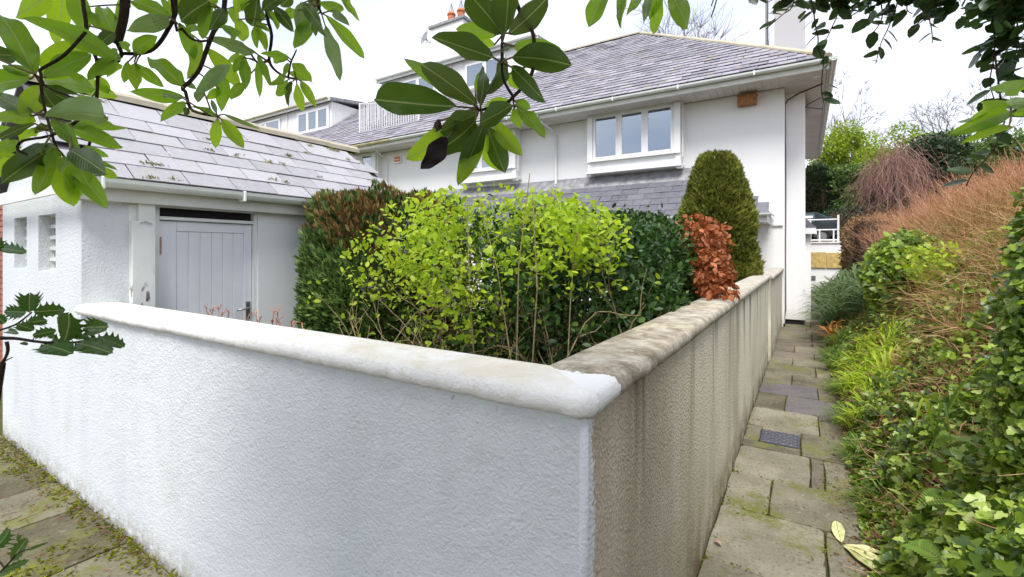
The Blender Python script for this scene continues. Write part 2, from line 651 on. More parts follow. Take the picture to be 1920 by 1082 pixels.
M = dict(
    wall_white=m_wall_white(), wall_dirty=m_wall_dirty(), cop=m_coping(0), cop_side=m_coping(1),
    house=m_house('white_house_render', (.84, .835, .83)), stack=m_house('grey_chimney_render', (.50, .49, .50)), house2=m_house('white_shed_render', (.82, .84, .85)),
    slate=m_slate('old_roof_slate', (.13, .125, .155), (.29, .275, .32), .75, (.36, .32, .15)),
    slate_s=m_slate('old_roof_slate_far', (.13, .125, .155), (.29, .275, .32), .75, (.36, .32, .15), False),
    lslate=m_slate('lean_to_slate', (.085, .085, .105), (.14, .14, .165), .15, (.3, .3, .25)),
    sslate=m_slate('shed_slate', (.25, .245, .265), (.35, .345, .37), .45, (.34, .31, .22)),
    ridge=m_slate('ridge_tile', (.30, .27, .22), (.44, .40, .30), .9, (.46, .40, .08)),
    underroof=plain('roof_underlay', (.12, .11, .12), .9, .1),
    upvc=plain('white_plastic', (.78, .78, .78), .4, .4, var=.04), upvcold=plain('weathered_white_plastic', (.68, .69, .66), .5, .3, var=.1, scale=3),
    gutter=plain('white_gutter', (.74, .77, .74), .35, .45, var=.06), mossgutter=plain('mossy_gutter', (.62, .56, .36), .6, .3, var=.3, scale=4),
    soffit=plain('soffit_board', (.66, .63, .60), .6, .3, var=.1, scale=2), fascia=plain('painted_fascia', (.66, .66, .62), .6, .3, var=.1, scale=4),
    door=plain('door_paint', (.78, .80, .85), .5, .35, var=.05, scale=3), post=m_post(), frame=plain('painted_frame', (.74, .76, .74), .6, .3, var=.08),
    glass=m_glass(), curtain=plain('net_curtain', (.74, .79, .86), .9, .1, var=.08, scale=9), dark=plain('dark_interior', (.02, .02, .022), .7, .2),
    steel=plain('dull_steel', (.34, .34, .34), .35, .5, .8), rust=plain('rusty_steel', (.42, .28, .22), .8, .2, .2, var=.4, scale=40),
    lead=plain('lead_flashing', (.25, .25, .26), .6, .3, .0, var=.35, scale=7), terra=plain('terracotta', (.55, .19, .09), .75, .25, var=.15),
    cable=plain('black_cable', (.025, .025, .025), .6, .3), wood=plain('varnished_wood', (.34, .15, .045), .55, .35, var=.35, scale=22),
    alarm=plain('orange_plastic', (.70, .16, .04), .45, .4), iron=plain('cast_iron', (.10, .10, .125), .5, .4, .5, var=.3, scale=40),
    tan=m_stone('tan_sandstone', [(.09, .08, .052), (.20, .18, .128), (.31, .285, .215)], 1.25), purple=m_stone('purple_slate_flag', [(.075, .066, .07), (.125, .113, .118), (.18, .165, .165)], .4),
    dpath=m_stone('brown_sandstone', [(.12, .10, .075), (.20, .17, .13), (.29, .25, .19)], .8), mossy=m_stone('mossy_paving', [(.06, .052, .03), (.13, .115, .07), (.21, .19, .135)], 1.3),  # dpath: slightly browner sandstone, mostly for the far slabs
    bed=m_earth('mossy_joint', (.035, .03, .02), (.08, .07, .045), (.08, .09, .02), .8), soil=m_earth('soil', (.045, .03, .018), (.11, .075, .045), (.06, .06, .02)),
    turf=m_earth('rough_turf', (.05, .055, .02), (.10, .10, .04), (.06, .08, .02)), ochre=plain('ochre_sandstone', (.52, .38, .14), .8, .2, var=.25, scale=9),
    brickm=m_slate('red_brick', (.26, .08, .05), (.36, .13, .08), .1), white_metal=plain('white_metal', (.76, .76, .76), .4, .4, var=.04),
    bark=m_bark('brown_bark', (.035, .025, .016), (.11, .075, .05)), dbark=m_bark('dark_bark', (.02, .014, .010), (.06, .042, .03), 60),
    stem=m_bark('olive_stem', (.12, .09, .045), (.34, .27, .15), 40), greybark=m_bark('grey_bark', (.14, .11, .10), (.30, .26, .24), 50),
    rh=m_rhodo('rhododendron_leaf', (.065, .135, .014), (.15, .24, .045), (.40, .68, .03), .55),
    rh_y=m_rhodo('rhododendron_leaf_light', (.10, .18, .014), (.20, .32, .035), (.52, .78, .03), .62),
    rh_d=m_rhodo('rhododendron_leaf_dark', (.04, .078, .014), (.075, .12, .026), (.17, .29, .025), .32),
    rh_p=m_rhodo('rhododendron_leaf_pale', (.14, .22, .10), (.19, .28, .11), (.34, .50, .12), .4),
    rh_k=plain('dead_leaf_black', (.022, .012, .014), .6, .3), fallen=m_rhodo('fallen_leaf', (.72, .68, .34), (.74, .70, .40), (.6, .55, .2), .2),
    holly=m_rhodo('holly_leaf', (.05, .11, .02), (.07, .15, .025), (.10, .24, .02), .25),
    conif=leafmat('conifer_green', [(0, (.02, .04, .012)), (.5, (.08, .145, .035)), (1, (.22, .32, .08))], (.08, .16, .03), .15, .6, .2),
    conif_b=leafmat('conifer_brown', [(0, (.11, .05, .022)), (.5, (.22, .125, .045)), (1, (.24, .22, .06))], (.2, .1, .03), .15, .7, .15),
    cone=leafmat('golden_conifer', [(0, (.04, .05, .010)), (.5, (.14, .16, .026)), (1, (.32, .33, .06))], (.22, .26, .04), .2, .6, .2),
    lime=leafmat('lime_leaf', [(0, (.06, .13, .010)), (.4, (.30, .43, .018)), (1, (.58, .66, .05))], (.56, .76, .04), .45, .45, .35),
    lime_o=leafmat('lime_leaf_single', [(0, (.10, .24, .012)), (.45, (.36, .50, .02)), (1, (.60, .68, .05))], (.60, .80, .04), .5, .45, .35, 'obj'),
    laurel=leafmat('dark_evergreen_leaf', [(0, (.010, .026, .007)), (.55, (.032, .078, .014)), (1, (.12, .21, .03))], (.08, .18, .03), .18, .42, .3),
    beech=leafmat('copper_leaf', [(0, (.12, .032, .012)), (.5, (.36, .105, .035)), (1, (.62, .28, .12))], (.5, .16, .04), .3, .5, .3),
    beech_o=leafmat('copper_leaf_single', [(0, (.12, .032, .012)), (.5, (.36, .105, .035)), (1, (.62, .28, .12))], (.5, .16, .04), .3, .5, .3, 'obj'),
    ivy=leafmat('ivy_leaf', [(0, (.016, .034, .008)), (.3, (.07, .13, .016)), (.58, (.25, .36, .03)), (.8, (.48, .58, .14)), (1, (.68, .74, .38))], (.30, .46, .04), .3, .36, .45),  # palest ivy stops: variegated leaves, plus sky highlights put into the colour
    ivy_d=leafmat('dark_ivy_leaf', [(0, (.010, .022, .008)), (.6, (.04, .085, .022)), (1, (.12, .21, .05))], (.10, .20, .04), .28, .28, .5),
    vine=leafmat('trailing_vine_leaf', [(0, (.016, .035, .014)), (.6, (.04, .075, .03)), (1, (.08, .14, .05))], (.10, .19, .05), .28, .35, .45, 'obj'),
    straw=leafmat('dry_stem', [(0, (.16, .075, .03)), (.5, (.42, .24, .10)), (1, (.68, .47, .25))], (.5, .3, .15), .1, .75, .15),
    litter=leafmat('dead_leaf', [(0, (.07, .03, .018)), (.5, (.18, .08, .04)), (1, (.36, .20, .10))], (.3, .15, .06), .1, .75, .15),
    orange=leafmat('orange_twig', [(0, (.30, .12, .06)), (.45, (.58, .28, .16)), (1, (.80, .52, .34))], (.5, .25, .12), .1, .75, .15),
    mauve=leafmat('mauve_twig', [(0, (.20, .10, .09)), (.5, (.36, .20, .17)), (1, (.52, .34, .29))], (.3, .18, .15), .1, .75, .15),
    twigg=leafmat('grey_twig', [(0, (.12, .10, .11)), (1, (.30, .27, .28))], (.3, .28, .28), .05, .8, .1),
    fernl=leafmat('lime_fern', [(0, (.20, .32, .015)), (.5, (.38, .52, .03)), (1, (.56, .66, .07))], (.55, .7, .05), .4, .5, .3),
    grass=leafmat('mid_grass', [(0, (.07, .13, .025)), (.5, (.14, .24, .04)), (1, (.30, .38, .08))], (.3, .5, .06), .35, .5, .3),
    dgrass=leafmat('long_dark_grass', [(0, (.05, .08, .03)), (.5, (.10, .16, .06)), (1, (.20, .24, .10))], (.2, .3, .08), .3, .5, .3),
    rust_l=leafmat('dry_orange_leaf', [(0, (.30, .12, .03)), (.5, (.50, .24, .07)), (1, (.66, .40, .16))], (.6, .3, .08), .3, .6, .2),
    mossm=leafmat('moss', [(0, (.06, .065, .006)), (.5, (.17, .185, .012)), (1, (.36, .36, .025))], (.3, .35, .03), .2, .9, .05),
    tree_y=leafmat('yellow_green_foliage', [(0, (.09, .14, .012)), (.5, (.27, .37, .025)), (1, (.50, .56, .05))], (.4, .55, .05), .35, .5, .25),
    tree_g=leafmat('mid_green_foliage', [(0, (.025, .05, .014)), (.5, (.09, .15, .035)), (1, (.22, .30, .08))], (.15, .28, .05), .25, .5, .25),
    tree_d=leafmat('dark_green_foliage', [(0, (.012, .024, .012)), (.6, (.035, .06, .026)), (1, (.09, .13, .05))], (.07, .12, .03), .15, .5, .3),
    tree_b=leafmat('brown_hedge_foliage', [(0, (.12, .06, .03)), (.5, (.24, .14, .07)), (1, (.36, .26, .13))], (.3, .2, .08), .15, .7, .2),
    carp=plain('dark_car_paint', (.022, .03, .034), .22, .6, .2), carg=plain('car_glass', (.06, .14, .15), .08, .6), tyre=plain('rubber', (.02, .02, .02), .8, .2),
)
RHODO=[((-1.017,0.215,1.879),(-1.101,0.191,1.996),(0.82,-0.15,0.55),0.0430,'g'),
((-1.039,0.216,1.874),(-1.137,0.183,1.870),(0.33,-0.94,-0.05),0.0357,'g'),
((-1.041,0.219,1.884),(-1.076,0.193,1.896),(0.64,-0.67,0.38),0.0232,'g'),
((-1.035,0.169,1.894),(-1.058,0.203,1.911),(0.84,0.37,0.40),0.0285,'d'),
((-1.001,0.218,1.858),(-0.988,0.196,1.802),(0.96,-0.08,0.26),0.0300,'y'),
((-0.969,0.302,1.920),(-1.028,0.208,1.965),(-0.64,0.61,0.46),0.0385,'g'),
((-1.071,0.236,1.887),(-1.065,0.289,1.966),(-0.96,-0.18,0.20),0.0510,'y'),
((-1.007,0.223,1.872),(-0.983,0.273,1.922),(0.88,-0.47,0.05),0.0325,'g'),
((-1.144,0.253,1.907),(-1.017,0.289,1.876),(0.34,-0.84,0.41),0.0363,'g'),
((-1.186,0.298,1.924),(-1.070,0.336,1.886),(0.39,-0.87,0.29),0.0292,'y'),
((-1.161,0.283,2.084),(-1.224,0.287,2.002),(-0.79,-0.02,0.61),0.0364,'y'),
((-1.115,0.288,2.076),(-1.106,0.298,1.997),(0.87,-0.50,0.03),0.0328,'g'),
((-1.109,0.255,2.045),(-1.222,0.236,2.031),(-0.20,0.74,0.64),0.0361,'y'),
((-1.050,0.329,1.980),(-1.133,0.323,2.072),(0.52,-0.74,0.42),0.0355,'g'),
((-1.121,0.303,2.052),(-1.056,0.304,1.994),(0.65,-0.26,0.72),0.0173,'y'),
((-1.009,0.312,1.979),(-1.007,0.290,1.948),(0.99,-0.09,0.14),0.0203,'d'),
((-0.953,0.297,1.915),(-1.015,0.279,1.891),(-0.43,0.44,0.79),0.0249,'g'),
((-1.003,0.315,1.929),(-1.060,0.318,1.916),(-0.19,0.43,0.88),0.0209,'y'),
((-1.097,0.316,1.921),(-1.081,0.324,1.891),(0.70,-0.68,0.20),0.0223,'y'),
((-0.999,0.318,1.934),(-1.079,0.323,1.967),(0.16,0.96,0.24),0.0193,'g'),
((-1.041,0.229,1.865),(-1.039,0.272,1.867),(0.95,-0.08,0.30),0.0171,'d'),
((-1.079,0.302,1.876),(-1.096,0.275,1.863),(-0.86,0.45,0.24),0.0149,'y'),
((-1.089,0.294,1.992),(-1.044,0.269,1.979),(-0.21,-0.72,0.66),0.0165,'y'),
((-1.095,0.359,2.085),(-1.071,0.338,2.010),(0.83,-0.41,0.38),0.0232,'g'),
((-0.978,0.207,1.807),(-1.096,0.185,1.854),(0.25,-0.95,0.17),0.0242,'d'),
((-0.991,0.207,1.806),(-1.048,0.174,1.805),(0.50,-0.87,-0.00),0.0198,'y'),
((-1.002,0.212,1.809),(-1.065,0.202,1.808),(-0.16,0.96,0.22),0.0157,'y'),
((-0.903,0.204,1.791),(-0.766,0.235,1.781),(-0.10,0.68,0.73),0.0348,'p'),
((-0.973,0.241,1.798),(-0.878,0.282,1.790),(-0.35,0.87,0.34),0.0202,'g'),
((-0.978,0.242,1.797),(-0.881,0.284,1.761),(-0.27,0.90,0.33),0.0309,'g'),
((-0.935,0.216,1.796),(-0.876,0.231,1.750),(0.61,-0.49,0.62),0.0184,'g'),
((-0.935,0.199,1.785),(-0.919,0.159,1.751),(-0.88,-0.46,0.13),0.0107,'d'),
((-1.171,0.192,1.806),(-1.209,0.227,1.818),(0.69,0.61,0.39),0.0145,'g'),
((-1.003,0.197,1.767),(-1.110,0.187,1.762),(-0.10,0.81,0.57),0.0204,'g'),
((-1.040,0.202,1.751),(-1.035,0.174,1.744),(0.99,0.14,0.05),0.0073,'y'),
((-1.080,0.209,1.755),(-1.104,0.188,1.721),(-0.85,0.28,0.45),0.0221,'y'),
((-1.038,0.222,1.798),(-1.120,0.220,1.791),(-0.09,0.20,0.98),0.0191,'y'),
((-1.002,0.230,1.796),(-1.068,0.228,1.798),(0.00,0.53,0.85),0.0176,'d'),
((-0.915,0.214,1.751),(-1.041,0.187,1.707),(-0.36,0.73,0.59),0.0392,'d'),
((-0.988,0.230,1.756),(-0.956,0.203,1.683),(0.92,0.02,0.40),0.0251,'g'),
((-0.929,0.225,1.732),(-0.960,0.246,1.670),(-0.90,-0.08,0.42),0.0303,'y'),
((-0.906,0.230,1.725),(-0.964,0.252,1.683),(-0.44,0.39,0.81),0.0252,'g'),
((-0.951,0.238,1.738),(-0.895,0.268,1.667),(0.77,-0.51,0.38),0.0270,'g'),
((-0.881,0.223,1.742),(-0.856,0.236,1.696),(0.88,-0.22,0.42),0.0276,'g'),
((-0.866,0.217,1.743),(-0.779,0.231,1.704),(0.36,-0.75,0.56),0.0307,'d'),
((-0.986,0.264,1.769),(-1.009,0.303,1.762),(-0.78,-0.39,0.48),0.0149,'g'),
((-0.965,0.266,1.744),(-0.909,0.282,1.730),(0.36,-0.77,0.53),0.0125,'g'),
((-0.952,0.263,1.735),(-0.950,0.298,1.720),(-0.80,0.27,0.54),0.0145,'y'),
((-0.933,0.208,1.754),(-1.003,0.198,1.754),(-0.14,0.98,0.11),0.0138,'d'),
((-0.910,0.215,1.751),(-0.944,0.213,1.723),(-0.53,0.59,0.61),0.0180,'g'),
((-0.978,0.216,1.847),(-0.988,0.234,1.823),(-0.95,-0.12,0.29),0.0244,'d'),
((-0.990,0.226,1.850),(-0.998,0.253,1.841),(-0.82,-0.05,0.57),0.0210,'d'),
((-0.934,0.205,1.745),(-1.013,0.208,1.729),(-0.14,0.61,0.78),0.0233,'g'),
((-0.895,0.219,1.736),(-0.832,0.201,1.707),(0.41,-0.04,0.91),0.0130,'g'),
((-0.934,0.368,2.008),(-1.016,0.337,1.997),(-0.35,0.70,0.62),0.0296,'p'),
((-0.962,0.377,2.021),(-1.047,0.341,2.065),(0.47,-0.86,0.21),0.0283,'g'),
((-0.996,0.334,1.948),(-0.976,0.363,1.984),(-0.90,0.06,0.44),0.0271,'g'),
((-1.040,0.329,1.974),(-1.002,0.335,1.955),(-0.07,0.98,0.17),0.0180,'g'),
((-0.945,0.391,1.895),(-1.021,0.365,1.965),(0.69,-0.40,0.60),0.0374,'g'),
((-0.947,0.393,1.878),(-1.028,0.344,1.889),(-0.49,0.85,0.21),0.0250,'g'),
((-0.878,0.364,1.856),(-0.955,0.355,1.874),(0.19,-0.92,0.34),0.0086,'p'),
((-1.009,0.331,1.936),(-1.039,0.335,1.905),(-0.59,0.51,0.62),0.0136,'g'),
((-1.013,0.341,1.940),(-0.970,0.329,1.881),(0.60,-0.58,0.55),0.0209,'y'),
((-1.006,0.339,1.934),(-0.981,0.374,1.899),(0.82,-0.57,0.02),0.0195,'g'),
((-0.940,0.382,2.007),(-0.948,0.410,1.952),(-0.79,0.50,0.37),0.0234,'g'),
((-0.966,0.429,2.000),(-0.929,0.397,1.914),(0.93,0.15,0.34),0.0254,'y'),
((-0.887,0.407,2.041),(-0.947,0.387,2.012),(-0.50,0.29,0.82),0.0424,'d'),
((-0.895,0.414,2.040),(-0.924,0.411,1.986),(-0.87,-0.12,0.48),0.0244,'g'),
((-0.972,0.414,2.038),(-0.942,0.401,1.997),(0.81,0.17,0.56),0.0227,'g'),
((-0.852,0.414,2.021),(-0.851,0.393,1.976),(0.99,0.12,-0.04),0.0234,'d'),
((-0.815,0.405,1.914),(-0.811,0.353,1.849),(0.99,-0.06,0.11),0.0224,'p'),
((-0.911,0.436,1.900),(-0.946,0.427,1.887),(-0.38,0.76,0.53),0.0165,'y'),
((-0.887,0.397,1.884),(-0.941,0.411,1.875),(-0.20,-0.14,0.97),0.0166,'p'),
((-1.014,0.384,2.075),(-0.973,0.384,2.029),(0.61,-0.57,0.55),0.0128,'y'),
((-0.986,0.388,2.070),(-1.014,0.409,2.055),(-0.55,-0.14,0.82),0.0224,'y'),
((-0.945,0.410,2.065),(-0.983,0.400,2.044),(-0.51,0.10,0.85),0.0364,'g'),
((-0.918,0.428,2.072),(-0.896,0.422,2.037),(0.65,-0.58,0.49),0.0162,'y'),
((-0.944,0.395,1.868),(-1.019,0.385,1.846),(-0.30,0.61,0.73),0.0213,'g'),
((-0.890,0.422,1.838),(-0.909,0.427,1.789),(-0.89,0.27,0.37),0.0186,'y'),
((-0.856,0.412,1.830),(-0.834,0.438,1.782),(0.76,-0.65,0.01),0.0217,'y'),
((-0.889,0.430,1.849),(-0.878,0.492,1.833),(-0.87,0.26,0.41),0.0086,'p'),
((-0.872,0.412,1.837),(-0.949,0.410,1.867),(0.10,0.94,0.33),0.0141,'g'),
((-0.862,0.407,1.839),(-0.877,0.406,1.866),(0.79,-0.46,0.41),0.0086,'p'),
((-0.905,0.382,1.849),(-0.927,0.383,1.840),(-0.16,0.84,0.52),0.0137,'d'),
((-0.957,0.395,1.909),(-0.929,0.405,1.894),(0.47,-0.80,0.37),0.0101,'p'),
((-0.890,0.493,1.980),(-1.015,0.469,2.032),(-0.10,0.97,0.21),0.0237,'p'),
((-0.946,0.430,1.981),(-0.936,0.485,1.921),(-0.79,0.51,0.34),0.0292,'y'),
((-0.889,0.433,1.920),(-0.945,0.454,1.873),(-0.54,0.31,0.78),0.0238,'g'),
((-0.918,0.481,1.927),(-0.919,0.459,1.888),(0.69,-0.64,0.35),0.0242,'g'),
((-0.918,0.484,1.976),(-0.894,0.474,1.911),(0.82,-0.43,0.37),0.0208,'g'),
((-0.906,0.474,1.972),(-0.933,0.472,1.948),(-0.63,0.44,0.65),0.0188,'g'),
((-0.889,0.493,1.965),(-0.913,0.511,1.905),(-0.55,0.71,0.44),0.0158,'g'),
((-0.878,0.487,1.974),(-0.860,0.502,1.918),(0.89,-0.43,0.16),0.0149,'g'),
((-0.934,0.495,1.988),(-0.995,0.490,1.989),(-0.04,0.65,0.76),0.0159,'g'),
((-0.953,0.452,2.035),(-0.885,0.454,1.993),(0.12,0.96,0.24),0.0179,'g'),
((-0.922,0.472,2.096),(-0.932,0.479,2.064),(-0.85,0.41,0.34),0.0189,'y'),
((-0.935,0.481,2.055),(-0.935,0.493,2.013),(-0.67,0.71,0.21),0.0265,'y'),
((-0.883,0.488,2.032),(-0.909,0.503,1.999),(-0.74,0.16,0.65),0.0161,'g'),
((-0.898,0.499,2.038),(-0.868,0.499,1.987),(0.75,-0.48,0.45),0.0171,'y'),
((-0.902,0.496,2.046),(-0.875,0.509,2.026),(0.49,-0.86,0.11),0.0106,'g'),
((-0.909,0.502,2.102),(-0.925,0.503,2.046),(-0.96,-0.06,0.28),0.0369,'d'),
((-0.847,0.518,2.089),(-0.877,0.493,2.061),(0.67,-0.74,-0.08),0.0255,'d'),
((-0.896,0.517,2.077),(-0.883,0.530,2.041),(0.94,-0.26,0.23),0.0225,'g'),
((-0.881,0.521,2.081),(-0.842,0.537,2.029),(0.47,-0.88,0.08),0.0234,'d'),
((-0.841,0.543,2.071),(-0.877,0.536,2.071),(-0.15,0.81,0.57),0.0203,'g'),
((-0.843,0.552,2.092),(-0.834,0.544,2.008),(0.90,-0.42,0.13),0.0278,'p'),
((-0.823,0.562,2.059),(-0.820,0.528,1.988),(0.99,-0.11,0.09),0.0259,'g'),
((-0.809,0.534,2.074),(-0.731,0.532,1.990),(0.07,-0.99,0.09),0.0281,'d'),
((-0.794,0.573,2.043),(-0.762,0.585,1.938),(0.83,-0.52,0.19),0.0272,'p'),
((-0.795,0.576,2.064),(-0.764,0.644,1.997),(0.89,-0.45,-0.05),0.0248,'g'),
((-0.795,0.561,2.081),(-0.758,0.590,2.071),(-0.50,0.77,0.39),0.0211,'g'),
((-0.769,0.571,2.065),(-0.715,0.564,2.021),(0.03,-0.98,0.19),0.0164,'p'),
((-0.774,0.590,2.103),(-0.707,0.582,2.037),(0.37,-0.79,0.48),0.0109,'g'),
((-0.821,0.561,2.061),(-0.840,0.583,2.037),(-0.47,0.42,0.77),0.0165,'d'),
((-0.824,0.522,1.958),(-0.810,0.557,1.927),(-0.37,0.69,0.62),0.0266,'g'),
((-0.864,0.542,1.955),(-0.850,0.575,1.947),(0.92,-0.37,0.14),0.0198,'g'),
((-0.840,0.550,1.937),(-0.788,0.550,1.877),(0.35,-0.88,0.31),0.0181,'y'),
((-0.850,0.549,1.932),(-0.859,0.568,1.884),(-0.96,0.15,0.25),0.0201,'y'),
((-0.834,0.528,1.927),(-0.879,0.549,1.894),(-0.59,0.01,0.81),0.0161,'d'),
((-0.853,0.531,1.934),(-0.860,0.516,1.899),(-0.98,0.06,0.17),0.0181,'g'),
((-0.857,0.529,1.942),(-0.836,0.488,1.909),(0.88,0.47,-0.01),0.0171,'g'),
((-0.841,0.528,1.974),(-0.846,0.474,1.966),(-0.68,-0.04,0.73),0.0174,'g'),
((-0.850,0.531,1.973),(-0.900,0.528,1.979),(0.06,-1.00,-0.02),0.0129,'g'),
((-0.833,0.521,1.960),(-0.835,0.512,1.932),(0.98,-0.22,0.02),0.0101,'g'),
((-0.896,0.504,2.067),(-0.889,0.506,2.049),(0.37,-0.93,-0.01),0.0120,'g'),
((-0.947,0.508,2.115),(-0.910,0.478,2.064),(0.70,-0.28,0.66),0.0218,'y'),
((-0.903,0.525,2.110),(-0.901,0.542,2.102),(-0.79,0.34,0.50),0.0131,'y'),
((-0.904,0.572,2.137),(-0.928,0.563,2.113),(-0.66,0.61,0.44),0.0251,'d'),
((-0.846,0.578,2.123),(-0.840,0.588,2.088),(0.88,-0.47,0.03),0.0252,'d'),
((-0.991,0.486,2.092),(-1.004,0.480,2.053),(-0.95,-0.01,0.32),0.0287,'d'),
((-0.968,0.488,2.091),(-0.951,0.483,2.050),(0.63,-0.70,0.34),0.0179,'y'),
((-0.763,0.591,2.104),(-0.770,0.612,2.090),(-0.52,0.36,0.78),0.0131,'g'),
((-0.320,0.464,1.836),(-0.391,0.439,1.870),(0.01,0.79,0.61),0.0349,'d'),
((-0.340,0.501,1.882),(-0.390,0.480,1.895),(-0.15,0.78,0.61),0.0211,'g'),
((-0.364,0.533,1.887),(-0.391,0.514,1.894),(-0.38,0.74,0.56),0.0151,'y'),
((-0.315,0.477,1.868),(-0.323,0.416,1.892),(-0.80,0.31,0.51),0.0317,'d'),
((-0.308,0.471,1.863),(-0.286,0.443,1.900),(-0.74,0.27,0.62),0.0333,'d'),
((-0.328,0.511,1.884),(-0.271,0.514,1.917),(-0.16,0.97,0.18),0.0316,'d'),
((-0.310,0.489,1.843),(-0.254,0.544,1.841),(-0.49,0.53,0.69),0.0359,'d'),
((-0.317,0.504,1.864),(-0.269,0.550,1.861),(-0.65,0.71,0.26),0.0280,'g'),
((-0.362,0.481,1.790),(-0.426,0.420,1.843),(-0.60,0.78,0.16),0.0228,'g'),
((-0.337,0.454,1.778),(-0.387,0.409,1.823),(-0.24,0.81,0.54),0.0302,'d'),
((-0.369,0.457,1.782),(-0.472,0.410,1.798),(0.42,-0.90,0.06),0.0375,'d'),
((-0.342,0.467,1.781),(-0.358,0.499,1.841),(0.60,-0.63,0.48),0.0167,'d'),
((-0.369,0.493,1.811),(-0.363,0.505,1.843),(0.88,-0.48,0.03),0.0163,'g'),
((-0.338,0.515,1.857),(-0.334,0.470,1.796),(0.98,-0.11,0.16),0.0262,'d'),
((-0.321,0.505,1.839),(-0.262,0.487,1.778),(-0.33,-0.94,-0.05),0.0258,'d'),
((-0.347,0.537,1.845),(-0.346,0.568,1.834),(-0.96,0.12,0.27),0.0176,'y'),
((-0.319,0.483,1.852),(-0.331,0.521,1.872),(0.95,0.30,0.01),0.0092,'d'),
((-0.340,0.456,1.769),(-0.374,0.430,1.748),(-0.68,0.44,0.59),0.0263,'d'),
((-0.361,0.477,1.766),(-0.410,0.406,1.712),(-0.87,0.46,0.18),0.0346,'y'),
((-0.333,0.447,1.757),(-0.397,0.451,1.729),(-0.29,0.57,0.77),0.0403,'d'),
((-0.371,0.440,1.741),(-0.380,0.408,1.698),(0.97,-0.24,-0.03),0.0253,'k'),
((-0.349,0.479,1.762),(-0.357,0.443,1.680),(0.72,-0.66,0.22),0.0243,'y'),
((-0.323,0.448,1.751),(-0.374,0.466,1.694),(-0.46,0.65,0.61),0.0254,'d'),
((-0.346,0.488,1.762),(-0.336,0.516,1.705),(-0.40,0.85,0.36),0.0265,'d'),
((-0.347,0.489,1.751),(-0.356,0.536,1.713),(-0.85,0.22,0.47),0.0313,'y'),
((-0.344,0.500,1.771),(-0.303,0.501,1.722),(0.09,-0.99,0.06),0.0214,'y'),
((-0.304,0.481,1.780),(-0.319,0.432,1.749),(-0.97,0.16,0.21),0.0290,'d'),
((-0.300,0.486,1.779),(-0.258,0.481,1.738),(0.37,-0.79,0.48),0.0186,'g'),
((-0.311,0.496,1.781),(-0.330,0.541,1.769),(-0.48,0.05,0.88),0.0137,'g'),
((-0.313,0.503,1.792),(-0.295,0.511,1.783),(0.39,-0.92,0.01),0.0135,'g'),
((-0.326,0.515,1.798),(-0.368,0.514,1.797),(-0.02,0.74,0.67),0.0153,'y'),
((-0.378,0.435,1.761),(-0.400,0.442,1.754),(0.21,0.95,0.24),0.0150,'k'),
((-0.239,0.637,1.975),(-0.260,0.615,1.921),(0.21,-0.93,0.29),0.0277,'g'),
((-0.210,0.625,1.961),(-0.200,0.579,1.891),(0.08,-0.83,0.56),0.0169,'g'),
((-0.195,0.653,1.968),(-0.195,0.599,1.917),(0.69,-0.50,0.53),0.0137,'g'),
((-0.183,0.688,1.983),(-0.193,0.684,1.942),(0.53,-0.85,-0.05),0.0149,'g'),
((-0.178,0.649,1.960),(-0.177,0.599,1.900),(0.12,-0.76,0.64),0.0104,'p'),
((-0.172,0.672,1.969),(-0.194,0.709,1.929),(-0.54,0.45,0.71),0.0174,'g'),
((-0.160,0.668,1.961),(-0.129,0.634,1.890),(-0.04,-0.91,0.41),0.0251,'g'),
((0.302,1.045,1.863),(0.242,0.978,1.841),(-0.76,0.63,0.15),0.0238,'g'),
((0.276,1.041,1.836),(0.201,0.940,1.793),(-0.82,0.51,0.25),0.0242,'y'),
((0.289,1.080,1.831),(0.195,0.982,1.785),(0.67,-0.73,0.17),0.0276,'g'),
((0.276,1.045,1.799),(0.207,1.005,1.771),(-0.57,0.75,0.34),0.0214,'y'),
((0.306,1.060,1.834),(0.253,0.980,1.821),(-0.83,0.51,0.23),0.0185,'p'),
((0.286,1.076,1.828),(0.321,1.109,1.833),(-0.62,0.55,0.55),0.0215,'g')]
